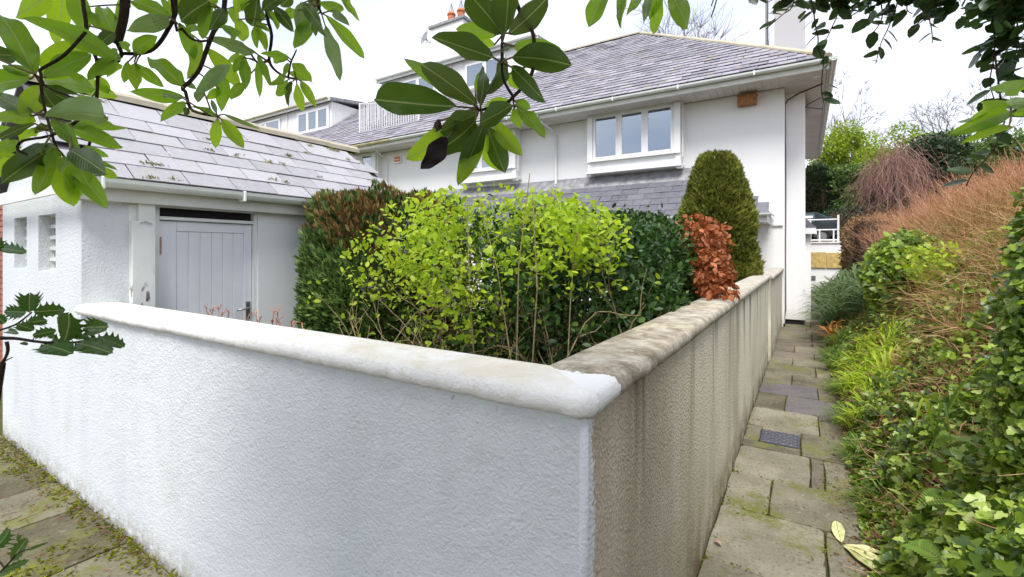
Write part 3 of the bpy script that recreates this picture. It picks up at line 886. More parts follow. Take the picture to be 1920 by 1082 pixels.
HOLLY=[((-0.860,0.177,1.521),(-0.791,0.163,1.553),(-0.41,0.05,0.91),0.0212,'g'),
((-0.879,0.178,1.519),(-0.914,0.164,1.519),(0.37,-0.93,0.04),0.0180,'g'),
((-0.878,0.185,1.519),(-0.872,0.215,1.519),(-0.91,0.18,0.36),0.0204,'g'),
((-0.866,0.177,1.507),(-0.837,0.190,1.511),(-0.41,0.84,0.36),0.0156,'g'),
((-0.855,0.180,1.497),(-0.821,0.157,1.512),(-0.61,-0.51,0.61),0.0138,'g'),
((-0.849,0.178,1.491),(-0.861,0.202,1.493),(-0.87,-0.48,0.13),0.0138,'g'),
((-0.811,0.200,1.486),(-0.755,0.192,1.528),(-0.37,0.68,0.64),0.0300,'g'),
((-0.800,0.216,1.500),(-0.722,0.216,1.508),(-0.01,-0.99,0.17),0.0214,'g'),
((-0.865,0.191,1.476),(-0.799,0.202,1.472),(0.15,-0.55,0.82),0.0291,'d'),
((-0.820,0.213,1.479),(-0.726,0.219,1.478),(0.05,-0.70,0.71),0.0241,'d'),
((-0.801,0.229,1.485),(-0.756,0.243,1.477),(0.30,-0.53,0.79),0.0182,'y'),
((-0.821,0.211,1.485),(-0.783,0.213,1.494),(-0.17,0.82,0.55),0.0133,'g'),
((-0.892,0.173,1.490),(-0.964,0.174,1.488),(-0.03,-0.78,0.63),0.0075,'d'),
((-0.930,0.158,1.513),(-0.929,0.168,1.502),(1.00,-0.06,0.06),0.0146,'d'),
((-0.903,0.178,1.476),(-0.917,0.187,1.470),(-0.54,-0.36,0.76),0.0056,'g'),
((-0.867,0.196,1.488),(-0.885,0.209,1.480),(-0.65,-0.73,0.22),0.0076,'d'),
((-0.928,0.162,1.606),(-0.881,0.178,1.599),(0.34,-0.72,0.61),0.0149,'g'),
((-0.889,0.151,1.599),(-0.833,0.147,1.617),(-0.22,0.57,0.79),0.0112,'g')]
HOLLY_LOW=[((-1.411,0.241,0.989),(-1.349,0.254,1.044),(-0.31,0.94,0.12),0.0347,'d'),
((-1.387,0.260,0.962),(-1.369,0.278,1.004),(0.54,-0.83,0.13),0.0375,'y'),
((-1.316,0.271,1.002),(-1.238,0.277,1.038),(0.01,-0.99,0.15),0.0078,'g'),
((-1.410,0.250,0.937),(-1.426,0.293,0.930),(0.88,0.38,0.28),0.0193,'d'),
((-1.377,0.241,0.945),(-1.344,0.254,0.962),(0.24,-0.95,0.22),0.0110,'d'),
((-1.353,0.261,1.013),(-1.278,0.251,1.055),(-0.41,0.40,0.82),0.0096,'g')]
RHODO_BR=[(0.0034,0.0017,[(-0.326,0.504,2.001),(-0.315,0.511,1.920),(-0.301,0.520,1.891),(-0.296,0.522,1.872),(-0.298,0.522,1.834),(-0.307,0.516,1.815),(-0.319,0.508,1.800),(-0.327,0.503,1.792),(-0.354,0.486,1.783),(-0.359,0.483,1.785)]),
(0.0020,0.0013,[(-0.311,0.496,1.795),(-0.319,0.491,1.810),(-0.323,0.488,1.828),(-0.323,0.488,1.872),(-0.322,0.489,1.877)]),
(0.0013,0.0009,[(-0.311,0.496,1.795),(-0.311,0.496,1.787),(-0.309,0.497,1.783)]),
(0.0096,0.0068,[(-1.036,0.340,2.142),(-1.040,0.337,2.060),(-1.043,0.335,2.020),(-1.052,0.329,1.975)]),
(0.0039,0.0029,[(-1.052,0.329,1.978),(-1.045,0.333,1.959),(-1.048,0.332,1.951)]),
(0.0043,0.0029,[(-0.969,0.382,2.142),(-0.963,0.385,2.047),(-0.965,0.384,2.025),(-0.974,0.378,2.002),(-0.987,0.370,1.978),(-1.003,0.360,1.962),(-1.027,0.345,1.958),(-1.045,0.333,1.957),(-1.050,0.330,1.943)]),
(0.0029,0.0019,[(-0.954,0.379,2.020),(-0.941,0.387,1.998),(-0.929,0.395,1.982),(-0.915,0.404,1.976),(-0.901,0.413,1.978)]),
(0.0048,0.0024,[(-0.885,0.435,2.142),(-0.887,0.433,2.059),(-0.892,0.430,2.020),(-0.904,0.422,1.998),(-0.916,0.415,1.963),(-0.926,0.409,1.931),(-0.940,0.400,1.909),(-0.952,0.392,1.895),(-0.948,0.395,1.889),(-0.943,0.398,1.867),(-0.936,0.402,1.855),(-0.917,0.415,1.848),(-0.899,0.426,1.845)]),
(0.0036,0.0022,[(-1.028,0.273,2.103),(-1.026,0.275,2.023),(-1.021,0.277,1.990),(-1.018,0.280,1.950),(-1.007,0.287,1.924),(-1.005,0.288,1.890),(-1.007,0.287,1.851),(-1.011,0.284,1.806),(-1.019,0.279,1.770)]),
(0.0024,0.0016,[(-0.917,0.249,1.931),(-0.945,0.231,1.895),(-0.973,0.213,1.875),(-0.974,0.213,1.867),(-0.973,0.213,1.846),(-0.969,0.216,1.815),(-0.963,0.220,1.788),(-0.954,0.225,1.758),(-0.943,0.232,1.742)]),
(0.0024,0.0016,[(-0.894,0.252,1.815),(-0.922,0.234,1.788),(-0.949,0.217,1.772),(-0.982,0.196,1.765),(-0.989,0.191,1.752),(-0.975,0.201,1.743)]),
(0.0017,0.0012,[(-1.009,0.214,1.874),(-1.001,0.220,1.866),(-0.993,0.225,1.854),(-0.951,0.251,1.836),(-0.935,0.261,1.838)]),
(0.0042,0.0019,[(-0.904,0.517,2.194),(-0.902,0.518,2.077),(-0.894,0.524,2.028),(-0.898,0.521,1.980),(-0.886,0.529,1.957),(-0.866,0.541,1.945),(-0.852,0.550,1.942)]),
(0.0026,0.0016,[(-0.898,0.521,1.980),(-0.914,0.511,1.972),(-0.924,0.504,1.984),(-0.929,0.502,1.995)]),
(0.0037,0.0021,[(-0.811,0.564,2.187),(-0.808,0.566,2.095),(-0.801,0.570,2.066)]),
(0.0021,0.0013,[(-0.866,0.541,1.945),(-0.862,0.544,1.974),(-0.856,0.547,1.988),(-0.852,0.550,2.000)]),
(0.0023,0.0011,[(-0.205,0.651,2.026),(-0.210,0.648,1.973),(-0.217,0.644,1.967)]),
(0.0015,0.0008,[(-0.109,0.712,2.003),(-0.113,0.709,1.949)]),
(0.0015,0.0008,[(-0.101,0.717,2.003),(-0.113,0.709,1.933)]),
(0.0034,0.0017,[(0.323,1.079,1.874),(0.302,1.066,1.840),(0.277,1.050,1.831)])]
HOLLY_BR=[(0.0028,0.0011,[(-0.945,0.137,1.491),(-0.911,0.158,1.485),(-0.891,0.171,1.484),(-0.861,0.190,1.479),(-0.824,0.213,1.479),(-0.804,0.226,1.486)]),
(0.0014,0.0009,[(-0.914,0.156,1.493),(-0.893,0.170,1.502),(-0.882,0.176,1.510),(-0.873,0.182,1.519)]),
(0.0021,0.0011,[(-0.901,0.164,1.480),(-0.900,0.165,1.468),(-0.904,0.162,1.455),(-0.915,0.156,1.445),(-0.945,0.137,1.423)]),
(0.0011,0.0006,[(-0.906,0.161,1.451),(-0.902,0.164,1.455),(-0.894,0.168,1.459)]),
(0.0018,0.0009,[(-0.945,0.137,1.601),(-0.915,0.156,1.604),(-0.907,0.161,1.606)]),
(0.0007,0.0006,[(-0.843,0.201,1.479),(-0.835,0.206,1.486)]),
(0.0007,0.0006,[(-0.873,0.182,1.480),(-0.870,0.184,1.486)])]
HOLLY_LOW_BR=[(0.0027,0.0013,[(-1.429,0.221,0.915),(-1.397,0.241,0.939),(-1.383,0.250,0.956),(-1.370,0.258,0.972),(-1.367,0.261,0.980)]),
(0.0016,0.0011,[(-1.370,0.258,0.974),(-1.356,0.267,0.987),(-1.339,0.278,0.992)])]
VINE=[[(-0.018,1.112,2.146),(-0.018,1.112,2.124),(-0.025,1.108,2.097),(-0.040,1.098,2.084),(-0.068,1.081,2.055)],
[(0.009,1.129,2.146),(0.009,1.129,2.124),(0.014,1.133,2.093),(0.018,1.135,2.059),(0.022,1.137,2.037),(0.022,1.137,2.015),(0.031,1.143,1.991),(0.029,1.142,1.960),(0.028,1.141,1.926),(0.032,1.144,1.904)],
[(0.063,1.187,2.155),(0.063,1.187,2.132),(0.057,1.183,2.096),(0.047,1.177,2.069),(0.038,1.171,2.046),(0.028,1.165,2.031)],
[(0.136,1.268,2.172),(0.136,1.268,2.149),(0.140,1.271,2.107),(0.130,1.265,2.081),(0.122,1.260,2.072)],
[(0.171,1.291,2.175),(0.171,1.291,2.151),(0.161,1.284,2.112),(0.149,1.277,2.077),(0.138,1.270,2.049),(0.128,1.263,2.004)],
[(0.230,1.328,2.175),(0.230,1.328,2.151),(0.226,1.326,2.107),(0.230,1.328,2.077),(0.232,1.329,2.049)],
[(0.228,1.327,2.133),(0.226,1.326,2.119),(0.207,1.313,2.095),(0.197,1.307,2.074)],
[(0.262,1.348,2.175),(0.262,1.348,2.142),(0.250,1.341,2.095)],
[(0.286,1.186,2.089),(0.286,1.186,2.070),(0.292,1.189,1.998),(0.292,1.189,1.957),(0.286,1.186,1.912),(0.294,1.191,1.871)],
[(0.326,1.211,2.089),(0.326,1.211,2.061),(0.329,1.213,1.982),(0.321,1.208,1.957)],
[(0.287,1.163,1.948),(0.293,1.166,1.890),(0.298,1.170,1.850),(0.300,1.171,1.828),(0.282,1.160,1.779),(0.254,1.142,1.742),(0.243,1.135,1.717)],
[(0.032,1.167,2.153),(0.032,1.167,2.130),(0.024,1.163,2.112),(0.026,1.164,2.108)],
[(0.080,1.233,2.170),(0.078,1.232,2.147),(0.074,1.230,2.119),(0.082,1.235,2.109)],
[(0.185,1.299,2.170),(0.187,1.301,2.142),(0.185,1.299,2.121),(0.195,1.306,2.112)],
[(0.118,1.257,2.170),(0.120,1.258,2.142),(0.116,1.256,2.102)],
[(0.324,1.245,2.106),(0.324,1.245,2.077),(0.318,1.242,2.038),(0.324,1.245,2.018)],
[(0.344,1.234,2.085),(0.327,1.224,2.028),(0.336,1.229,1.970)],
[(-0.056,1.112,2.204),(-0.019,1.135,2.161),(0.047,1.177,2.155),(0.122,1.225,2.157),(0.198,1.272,2.155),(0.273,1.320,2.157),(0.330,1.355,2.148),(0.395,1.397,2.159)]]
# ================================================================== SETTING
def edge_x(y):
    return np.interp(y, [-9, 8, 13, 20, 23], [.31, .31, .38, .62, .75])


def bank_z(x, y):
    s = np.maximum(0, x - edge_x(y) - .02)
    z = np.where(s < 1.2, 1.2 * s, 1.44 + .42 * (s - 1.2))
    z = np.where(s > 4.2, 1.44 + 1.26 + .1 * (s - 4.2), z)
    z = np.minimum(z, 4.0)
    return z + .05 * wob(x, y, 1.2) * np.minimum(1, s * 3)


def sheet(name, xs, ys, zf, mat, smooth=True, kind='structure'):
    X, Y = np.meshgrid(xs, ys)
    Z = zf(X, Y)
    nx, ny = len(xs), len(ys)
    v = np.stack([X, Y, Z], 2).reshape(-1, 3)
    f = [(j * nx + i, j * nx + i + 1, (j + 1) * nx + i + 1, (j + 1) * nx + i) for j in range(ny - 1) for i in range(nx - 1)]
    me = bpy.data.meshes.new(name)
    me.from_pydata(v.tolist(), [], f)
    me.materials.append(mat)
    if smooth:
        me.polygons.foreach_set('use_smooth', [True] * len(f))
    return link(name, me, None, None, kind)


sheet('ground', [-900, -60, -20, 20, 60, 900], [-900, -60, 0, 60, 900], lambda x, y: x * 0 - .06, M['turf'])
xs = np.concatenate([np.linspace(0, 2.4, 40), np.linspace(2.7, 6, 12), [8, 12, 20, 40, 70]])
ys = np.concatenate([np.linspace(-8, 1, 14), np.linspace(1.2, 12, 70), np.linspace(12.5, 23, 22)])
# bank: the grid follows the path edge
_X, _Y = np.meshgrid(xs, ys)
_X = _X + edge_x(_Y)
_Z = bank_z(_X, _Y) - .03 * (np.meshgrid(xs, ys)[0] < .01)
me = bpy.data.meshes.new('bank')
nx, ny = len(xs), len(ys)
me.from_pydata(np.stack([_X, _Y, _Z], 2).reshape(-1, 3).tolist(), [], [(j * nx + i, j * nx + i + 1, (j + 1) * nx + i + 1, (j + 1) * nx + i) for j in range(ny - 1) for i in range(nx - 1)])
me.materials.append(M['soil'])
me.polygons.foreach_set('use_smooth', [True] * len(me.polygons))
link('bank', me, None, None, 'structure')
sheet('terrace', [-60, -20, -5, 0, 1.5, 3, 5, 8, 14, 30, 70], [23.25, 25, 28, 32, 40, 60, 90],
      lambda x, y: 1.95 + np.clip((x - 1.2) / 4, 0, 1) * 1.2 + .06 * wob(x, y), M['turf'])
sheet('courtyard_ground', [-4.0, -3, -2, -1, -.6], np.linspace(1.25, 11.5, 12), lambda x, y: x * 0 + .03 + .02 * wob(x, y), M['soil'])


# ------------------------------------------------------------------ paving
def slab(name, x0, y0, x1, y1, mat, parent, zt=0.0, jit=.006, tilt=.003, th=.04):
    gx = .0045
    pts = []
    cs = [(x0 + gx, y0 + gx), (x1 - gx, y0 + gx), (x1 - gx, y1 - gx), (x0 + gx, y1 - gx)]
    for i in range(4):
        a, b = cs[i], cs[(i + 1) % 4]
        for t in (0.04, .35, .67, .96):
            pts.append((a[0] + (b[0] - a[0]) * t + random.uniform(-jit, jit), a[1] + (b[1] - a[1]) * t + random.uniform(-jit, jit)))
    cx, cy = (x0 + x1) / 2, (y0 + y1) / 2
    ax, ay = random.uniform(-tilt, tilt) * 2, random.uniform(-tilt, tilt) * 2
    dz = random.uniform(-.004, .004) + zt
    zz = lambda p: dz + ax * (p[0] - cx) + ay * (p[1] - cy)
    ins = lambda p, k: (cx + (p[0] - cx) * k, cy + (p[1] - cy) * k)
    m = MB()
    n = len(pts)
    k2 = 1 - .007 / max(.1, min(x1 - x0, y1 - y0))
    bot = [(p[0], p[1], zz(p) - th) for p in pts]
    mid = [(p[0], p[1], zz(p) - .004) for p in pts]
    top = [(*ins(p, k2), zz(p)) for p in pts]
    m.add(bot + mid + top, [(i, (i + 1) % n, n + (i + 1) % n, n + i) for i in range(n)] + [(n + i, n + (i + 1) % n, 2 * n + (i + 1) % n, 2 * n + i) for i in range(n)] + [tuple(range(2 * n, 3 * n))])
    return m.put(name, mat, parent)


path = MB().box((-.62, -2.0, -.10), (.60, 23.0, -.024)).put('side_path', M['bed'])
path['kind'] = 'structure'
lines = [-.6, .05, .7, 1.35, 2.0, 2.6, 3.21, 3.735, 4.29, 4.83, 5.395, 5.99, 6.5, 7.05, 7.65, 8.12, 8.65, 9.26, 9.85]
while lines[-1] < 22.6:
    lines.append(lines[-1] + random.choice((.45, .52, .58)))
joints = {2.0: .02, 2.6: .094, 3.21: -.195, 4.83: .105, 5.395: -.175, 5.99: .12, 6.5: -.144, 7.05: .118, 7.65: -.156, 8.12: .117, 8.65: -.152}
for i, y0 in enumerate(lines[:-1]):
    y1 = lines[i + 1]
    xl, xr = -.455, float(edge_x(y0)) + .02
    if y0 > 11.5:
        xl = -.02 if y0 < 12.4 else .12
        if y0 > 14.6:
            xl = -.36
    if 11 < y0 <= 11.5:
        xl = -.38
    m = M['tan'] if y0 < 8.1 else (M['dpath'] if random.random() < .8 else M['tan'])
    if y0 == 3.735:
        slab('paving_slab', xl, y0, .03, y1, m, path); slab('paving_slab', .03, y0, .115, y1, M['dpath'], path); slab('paving_slab', .115, y0, xr, y1, m, path)
        continue
    if y0 == 4.29:
        slab('paving_slab', xl, y0, -.03, 4.43, M['tan'], path); slab('paving_slab', xl, 4.43, -.33, 4.83, m, path)
        slab('paving_slab', -.33, 4.76, -.03, 4.83, m, path); slab('paving_slab', -.03, y0, xr, y1, m, path)
        continue
    j = joints.get(y0, random.choice((-.15, .1, .02)))
    ml = mr = m
    if y0 == 5.99:
        ml = M['purple']
    if y0 == 5.395:
        mr = M['purple']
    if y0 > 14.6:
        j = .1
    slab('paving_slab', xl, y0, j, y1, ml, path); slab('paving_slab', j, y0, xr, y1, mr, path)

# tread-plate drain cover let into the path
d = thing('drain_cover', 'small grey metal tread plate drain cover let into the path slabs', 'drain cover', (-.18, 4.6, -.02))
MB().box((-.325, 4.44, -.022), (-.04, 4.755, -.002)).put('frame', M['iron'], d)
MB().box((-.310, 4.455, -.003), (-.055, 4.74, .004)).put('plate', M['iron'], d, bevel=.002)
m = MB()
for i in range(9):
    for k in range(8):
        x, y = -.300 + i * .0275, 4.472 + k * .036
        a = (1 if (i + k) % 2 else -1) * math.radians(42)
        c, s = math.cos(a), math.sin(a)
        pt = lambda u, v, z: (x + u * c - v * s + .012, y + u * s + v * c, z)
        m.add([pt(-.015, 0, .0042), pt(0, -.006, .0042), pt(.015, 0, .0042), pt(0, .006, .0042), pt(0, 0, .0105)], [(0, 1, 4), (1, 2, 4), (2, 3, 4), (3, 0, 4)])
m.put('raised_tread', M['iron'], d, kind='stuff')

front = MB().box((-8.5, -3.0, -.10), (-.62, 1.06, -.024)).put('front_path', M['bed'])
front['kind'] = 'structure'
yy = [-2.95, -2.3, -1.6, -1.0, -.45, .12, .62, 1.05]
for r in range(len(yy) - 1):
    x = -8.4 + random.uniform(0, .5)
    while x < -.7:
        w = random.uniform(.5, .95)
        slab('paving_slab', x, yy[r], min(x + w, -.64), yy[r + 1], M['mossy'], front, tilt=.006)
        x += w

# ================================================================== GARDEN WALL
gw = thing('garden_wall', 'low roughcast garden wall, white at the front, grimy along the path, with rounded coping', 'wall', (-.5, 1.1, 0))


def rough_face(name, a, b, fixed, axis, z0, z1, th, mat, step=.05):
    """a rendered wall panel with a slightly wavy face. axis 'y': faces -Y at y=fixed, a..b in x; axis 'x': faces +X at x=fixed"""
    us = np.arange(a, b + 1e-6, step); us[-1] = b
    zs = np.arange(z0, z1 + 1e-6, step); zs[-1] = z1
    U, Z = np.meshgrid(us, zs)
    dd = .0025 * wob(U * 1.2, Z * 1.2, 1.0) + .0006 * RNG.normal(size=U.shape)
    dd[:, 0] = dd[:, -1] = 0; dd[0] = dd[-1] = 0
    if axis == 'y':
        V = np.stack([U, fixed - dd, Z], 2)
    else:
        V = np.stack([fixed + dd, U, Z], 2)
    nu, nz = len(us), len(zs)
    v = V.reshape(-1, 3).tolist()
    f = []
    for j in range(nz - 1):
        for i in range(nu - 1):
            q = (j * nu + i, j * nu + i + 1, (j + 1) * nu + i + 1, (j + 1) * nu + i)
            f.append(q)
    # back and rim
    n0 = len(v)
    if axis == 'y':
        v += [(a, fixed + th, z0), (b, fixed + th, z0), (b, fixed + th, z1), (a, fixed + th, z1)]
    else:
        v += [(fixed - th, a, z0), (fixed - th, b, z0), (fixed - th, b, z1), (fixed - th, a, z1)]
    f.append((n0 + 3, n0 + 2, n0 + 1, n0))
    c = [0, nu - 1, nz * nu - 1, (nz - 1) * nu]
    f.append(tuple(range(0, nu))[::-1] + (n0, n0 + 1))
    f.append(tuple(range((nz - 1) * nu, nz * nu)) + (n0 + 2, n0 + 3))
    f.append(tuple(j * nu for j in range(nz)) + (n0 + 3, n0))
    f.append(tuple(j * nu + nu - 1 for j in range(nz))[::-1] + (n0 + 1, n0 + 2))
    return v, f


v, f = rough_face('', -4.02, -.475, 1.07, 'y', -.06, 1.2, .19, M['wall_white'])
MB().add(v, f).put('front_panel', M['wall_white'], gw)
v, f = rough_face('', 1.072, 7.72, -.46, 'x', -.06, 1.2, .17, M['wall_dirty'])
MB().add(v, f).put('side_panel', M['wall_dirty'], gw)
# painted bead down the arris
MB().tube([(-.467, 1.076, -.05), (-.466, 1.075, .4), (-.468, 1.077, .8), (-.467, 1.076, 1.2)], .012, n=8).put('corner_bead', M['wall_white'], gw, smooth=True)
v, f = rough_face('', 7.73, 11.53, -.425, 'x', -.06, 1.2, .19, M['wall_dirty'])
MB().add(v, f).put('end_panel', M['wall_dirty'], gw)

prof = [(0.055, 1.192), (.018, 1.190), (.003, 1.202), (0, 1.220), (.004, 1.238), (.018, 1.251), (.05, 1.256), (.12, 1.256), (.2, 1.254), (.235, 1.250), (.245, 1.235), (.245, 1.19)]


LASTSEC = []


def coping(name, secs, mat, cap0=True, cap1=True, join=False):
    m = MB()
    np_ = len(prof)
    for si, fn in enumerate(secs):
        for k, (dd, z) in enumerate(prof):
            j = random.uniform(-.002, .002) + ((.0012 * math.sin(si * .11 + k * .3) + .0008 * math.sin(si * .43 + k)) if k < 6 else 0) + (random.uniform(-.002, .002) if k < 3 else 0)
            if k >= 5:
                j = 0
            x, y = fn(dd + j)
            if join and si == 0:
                m.v.append(LASTSEC[k])
                continue
            m.v.append((x, y, z) if k >= 5 else (x, y, z + random.uniform(-.0015, .0015) + .001 * math.sin(si * .09 + k * .2) + (random.uniform(-.0025, .0015) if k < 3 else 0)))
    LASTSEC[:] = m.v[-np_:]
    for si in range(len(secs) - 1):
        for k in range(np_):
            a, b = si * np_ + k, si * np_ + (k + 1) % np_
            m.f.append((a, a + np_, b + np_, b))
    if cap0:
        m.f.append(tuple(range(np_)))
    if cap1:
        m.f.append(tuple(range((len(secs) - 1) * np_, len(secs) * np_))[::-1])
    return m.put(name, mat, gw, smooth=True)


OX, OY, RR = -.430, 1.035, .055
secs = [(lambda x: (lambda d_: (x, OY + d_)))(x) for x in np.arange(-4.02, OX - RR - .24, .018)]
secs += [(lambda x: (lambda d_: (min(x, OX - max(d_, RR)), OY + d_)))(x) for x in np.arange(OX - RR - .22, OX - RR + .001, .02)]


def corner(a):
    def fn(d_):
        if d_ < RR:
            return (OX - RR + (RR - d_) * math.sin(a), OY + RR - (RR - d_) * math.cos(a))
        return (OX - d_, OY + d_)
    return fn


secs += [corner(math.radians(a)) for a in (15, 30, 45, 60, 75, 90)]
s2 = [(lambda y: (lambda d_: (OX - d_, max(y, OY + max(d_, RR)))))(y) for y in np.arange(OY + RR, OY + .30, .02)]
s2 += [(lambda y: (lambda d_: (OX - d_, y)))(y) for y in np.arange(OY + .32, 7.73, .022)]
coping('coping', secs, M['cop'], True, False)
coping('coping', [corner(math.radians(90))] + s2, M['cop_side'], False, True, True)
OX = -.385
coping('coping', [(lambda y: (lambda d_: (OX - d_, y)))(y) for y in np.arange(7.76, 11.53, .05)], M['cop_side'])

# ================================================================== HOUSE
HF = 11.54
ho = thing('house', 'white rendered two storey house with hipped slate roof, oriel windows and long dormers', 'house', (-8, HF, 0))
boxp('wall', (-27, HF, -.05), (-.38, 20.4, 5.115), M['house'], ho)
boxp('plinth', (-.40, HF + .0, -.05), (-.374, 11.98, .05), M['dark'], ho)
boxp('chimney_breast', (-.376, 12.0, .10), (0.0, 14.0, 5.115), M['house'], ho)
boxp('chimney_breast_gap', (-.372, 12.03, -.05), (-.03, 13.97, .098), M['dark'], ho)  # dark block standing in for the shade in the gap under the breast
# main roof
EX, EY, EZ, RY, RZ = .42, 10.7, 5.30, 15.9, 9.10
SL = math.hypot(RY - EY, RZ - EZ)
roof = MB().add([(-27, EY, EZ), (EX, EY, EZ), (EX, 21.1, EZ), (-27, 21.1, EZ), (EX - 5.2, RY, RZ), (-27, RY, RZ),
                 (-27, EY, EZ - .03), (EX, EY, EZ - .03), (EX, 21.1, EZ - .03), (-27, 21.1, EZ - .03)],
                [(0, 1, 4, 5), (1, 2, 4), (2, 3, 5, 4), (3, 0, 5), (6, 9, 8, 7), (0, 6, 7, 1), (1, 7, 8, 2), (2, 8, 9, 3), (3, 9, 6, 0)]).put('roof', M['underroof'], ho)


def slate_mesh(name, w, h, t, mat):
    g = .004
    return MB().box((-w / 2 + g, -.02, 0), (w / 2 - g, h, t)).mesh(name, mat)


def frame(o, xa, ya):
    xa = Vector(xa).normalized(); ya = Vector(ya).normalized(); za = xa.cross(ya)
    m = Matrix.Identity(4)
    for i in range(3):
        m[i][0], m[i][1], m[i][2], m[i][3] = xa[i], ya[i], za[i], o[i]
    return m


def lay(name, parent, o, xa, ya, length, slope, w, row, t, mat, mat_far, inside, near=300, key=None, lift=.012, wild=.02):
    """lay slates in courses; the nearest become parts of their own, the rest one joined part"""
    base = frame(o, xa, ya)
    me = slate_mesh(name, w, row * 1.45, t, mat)
    items = []
    rows = int(slope / row)
    for r in range(rows):
        off = (w / 2 if r % 2 else 0)
        k = int(length / w) + 2
        for i in range(-1, k):
            u = i * w + off
            vv = r * row
            if not inside(u + w / 2, vv + row / 2):
                continue
            T = Matrix.Translation((u + w / 2, vv, lift + random.uniform(-.002, .004))) @ Matrix.Rotation(random.gauss(0, wild * .5), 4, 'Z') @ Matrix.Rotation(-t * 1.1 / row - abs(random.gauss(0, wild)) * .5, 4, 'X')
            W = base @ T
            items.append((((W.to_translation() - Vector((0, 0, 1.6))).length), W))
    items.sort(key=lambda q: q[0])
    for dist, W in items[:near]:
        link(name, me, parent, W)
    if items[near:]:
        vs = [tuple(v_.co) for v_ in me.vertices]; fs = [tuple(p.vertices) for p in me.polygons]
        m = MB()
        for dist, W in items[near:]:
            m.add([W @ Vector(v_) for v_ in vs], fs)
        mm = m.mesh(name + 's', mat_far)
        at = mm.attributes.new('rnd', 'FLOAT', 'POINT')
        at.data.foreach_set('value', np.repeat(RNG.random(len(items) - near), 8).astype(np.float32))
        link(name + 's', mm, parent, None, 'stuff')


up = (0, RY - EY, RZ - EZ)
k_ = (RY - EY) / SL


def in_front(u, vv):
    x = -27 + u
    y = EY + vv * k_
    if x > EX - vv * k_ - .05:
        return False
    z = EZ + vv * (RZ - EZ) / SL
    if y > 13.25 and x < -17.9:
        return False
    if y > 14.05 and -15.4 < x < -7.95:
        return False
    return True


lay('slate', roof, (-27, EY - .03, EZ + .01), (1, 0, 0), up, 27.5, SL, .34, .225, .014, M['slate'], M['slate_s'], in_front, near=300, wild=.045)
lay('side_slate', roof, (EX + .03, EY, EZ + .01), (0, 1, 0), (-(RY - EY), 0, RZ - EZ), 10.4, SL, .34, .225, .009, M['slate'], M['slate_s'],
    lambda u, vv: vv * k_ + .24 < u < 10.4 - vv * k_ - .24, near=0)
# hip and ridge cappings in short tiles


def capping(name, A, B, n, parent, r=.10):
    A, B = Vector(A), Vector(B)
    for i in range(n):
        a = A.lerp(B, i / n); b = A.lerp(B, (i + 1.06) / n)
        d_ = (b - a).normalized(); s_ = d_.cross(Vector((0, 0, 1))).normalized(); u_ = s_.cross(d_)
        m = MB()
        lo = []
        for p, q in ((a, .0), (b, .006)):
            lo.append([p + s_ * (r * math.cos(t)) + u_ * (r * .62 * math.sin(t) + q) for t in np.linspace(-.25, math.pi + .25, 7)])
        n_ = len(lo[0])
        m.add([tuple(x) for x in lo[0] + lo[1]], [(j, j + 1, n_ + j + 1, n_ + j) for j in range(n_ - 1)] + [tuple(range(n_))[::-1], tuple(range(n_, 2 * n_))])
        m.put(name, M['ridge'], parent)


AP = (EX - 5.2, RY, RZ + .02)
capping('hip_tile', (EX - .05, EY + .05, EZ + .05), AP, 26, roof)
capping('hip_tile', (EX - .05, 21.05, EZ + .05), AP, 12, roof)
capping('ridge_tile', AP, (-7.7, RY, RZ + .02), 8, roof, .12)
capping('ridge_tile', (-15.4, RY, RZ + .02), (-18, RY, RZ + .02), 7, roof, .12)

# soffit in boards, fascia, gutters
boxp('soffit_backing', (-18, EY + .06, 5.132), (EX - .06, HF, 5.16), M['soffit'], ho)
boxp('soffit_backing', (-.38, HF, 5.132), (EX - .06, 21.0, 5.16), M['soffit'], ho)
sb = MB().box((-.071, 0, -.014), (.071, .74, 0)).mesh('soffit_board', M['soffit'])
x = -.38
while x > -13:
    link('soffit_board', sb, ho, Matrix.Translation((x, EY + .07, 5.130 + random.uniform(-.001, .001))))
    x -= .15
sb2 = MB().box((0, -.098, -.012), (.72, .098, 0)).mesh('soffit_board', M['soffit'])
y = EY + .2
while y < 21:
    link('soffit_board', sb2, ho, Matrix.Translation((-.37, y, 5.130 + random.uniform(-.001, .001))))
    y += .2
boxp('fascia', (-20, EY + .035, 5.10), (EX - .03, EY + .06, 5.27), M['fascia'], ho)
boxp('fascia', (EX - .055, EY + .062, 5.10), (EX - .03, 21.05, 5.27), M['fascia'], ho)


def gutter(name, A, B, r, parent, mat, out):
    """half round channel with a rolled lip"""
    A, B = Vector(A), Vector(B); o = Vector(out)
    m = MB(); lo = []
    ring = [(math.cos(t), math.sin(t)) for t in np.linspace(math.pi, 2 * math.pi, 9)]
    pr = [(c * r, s * r) for c, s in ring] + [(r * 1.04, r * .16), (r * .9, r * .16)] + [(c * r * .88, s * r * .88) for c, s in ring[::-1]]
    n = len(pr)
    for P in (A, B):
        for a, b in pr:
            m.v.append(tuple(P + o * a + Vector((0, 0, b))))
    m.f += [(i, (i + 1) % n, n + (i + 1) % n, n + i) for i in range(n)]
    m.f += [tuple(range(n)), tuple(range(n, 2 * n))[::-1]]
    return m.put(name, mat, parent)


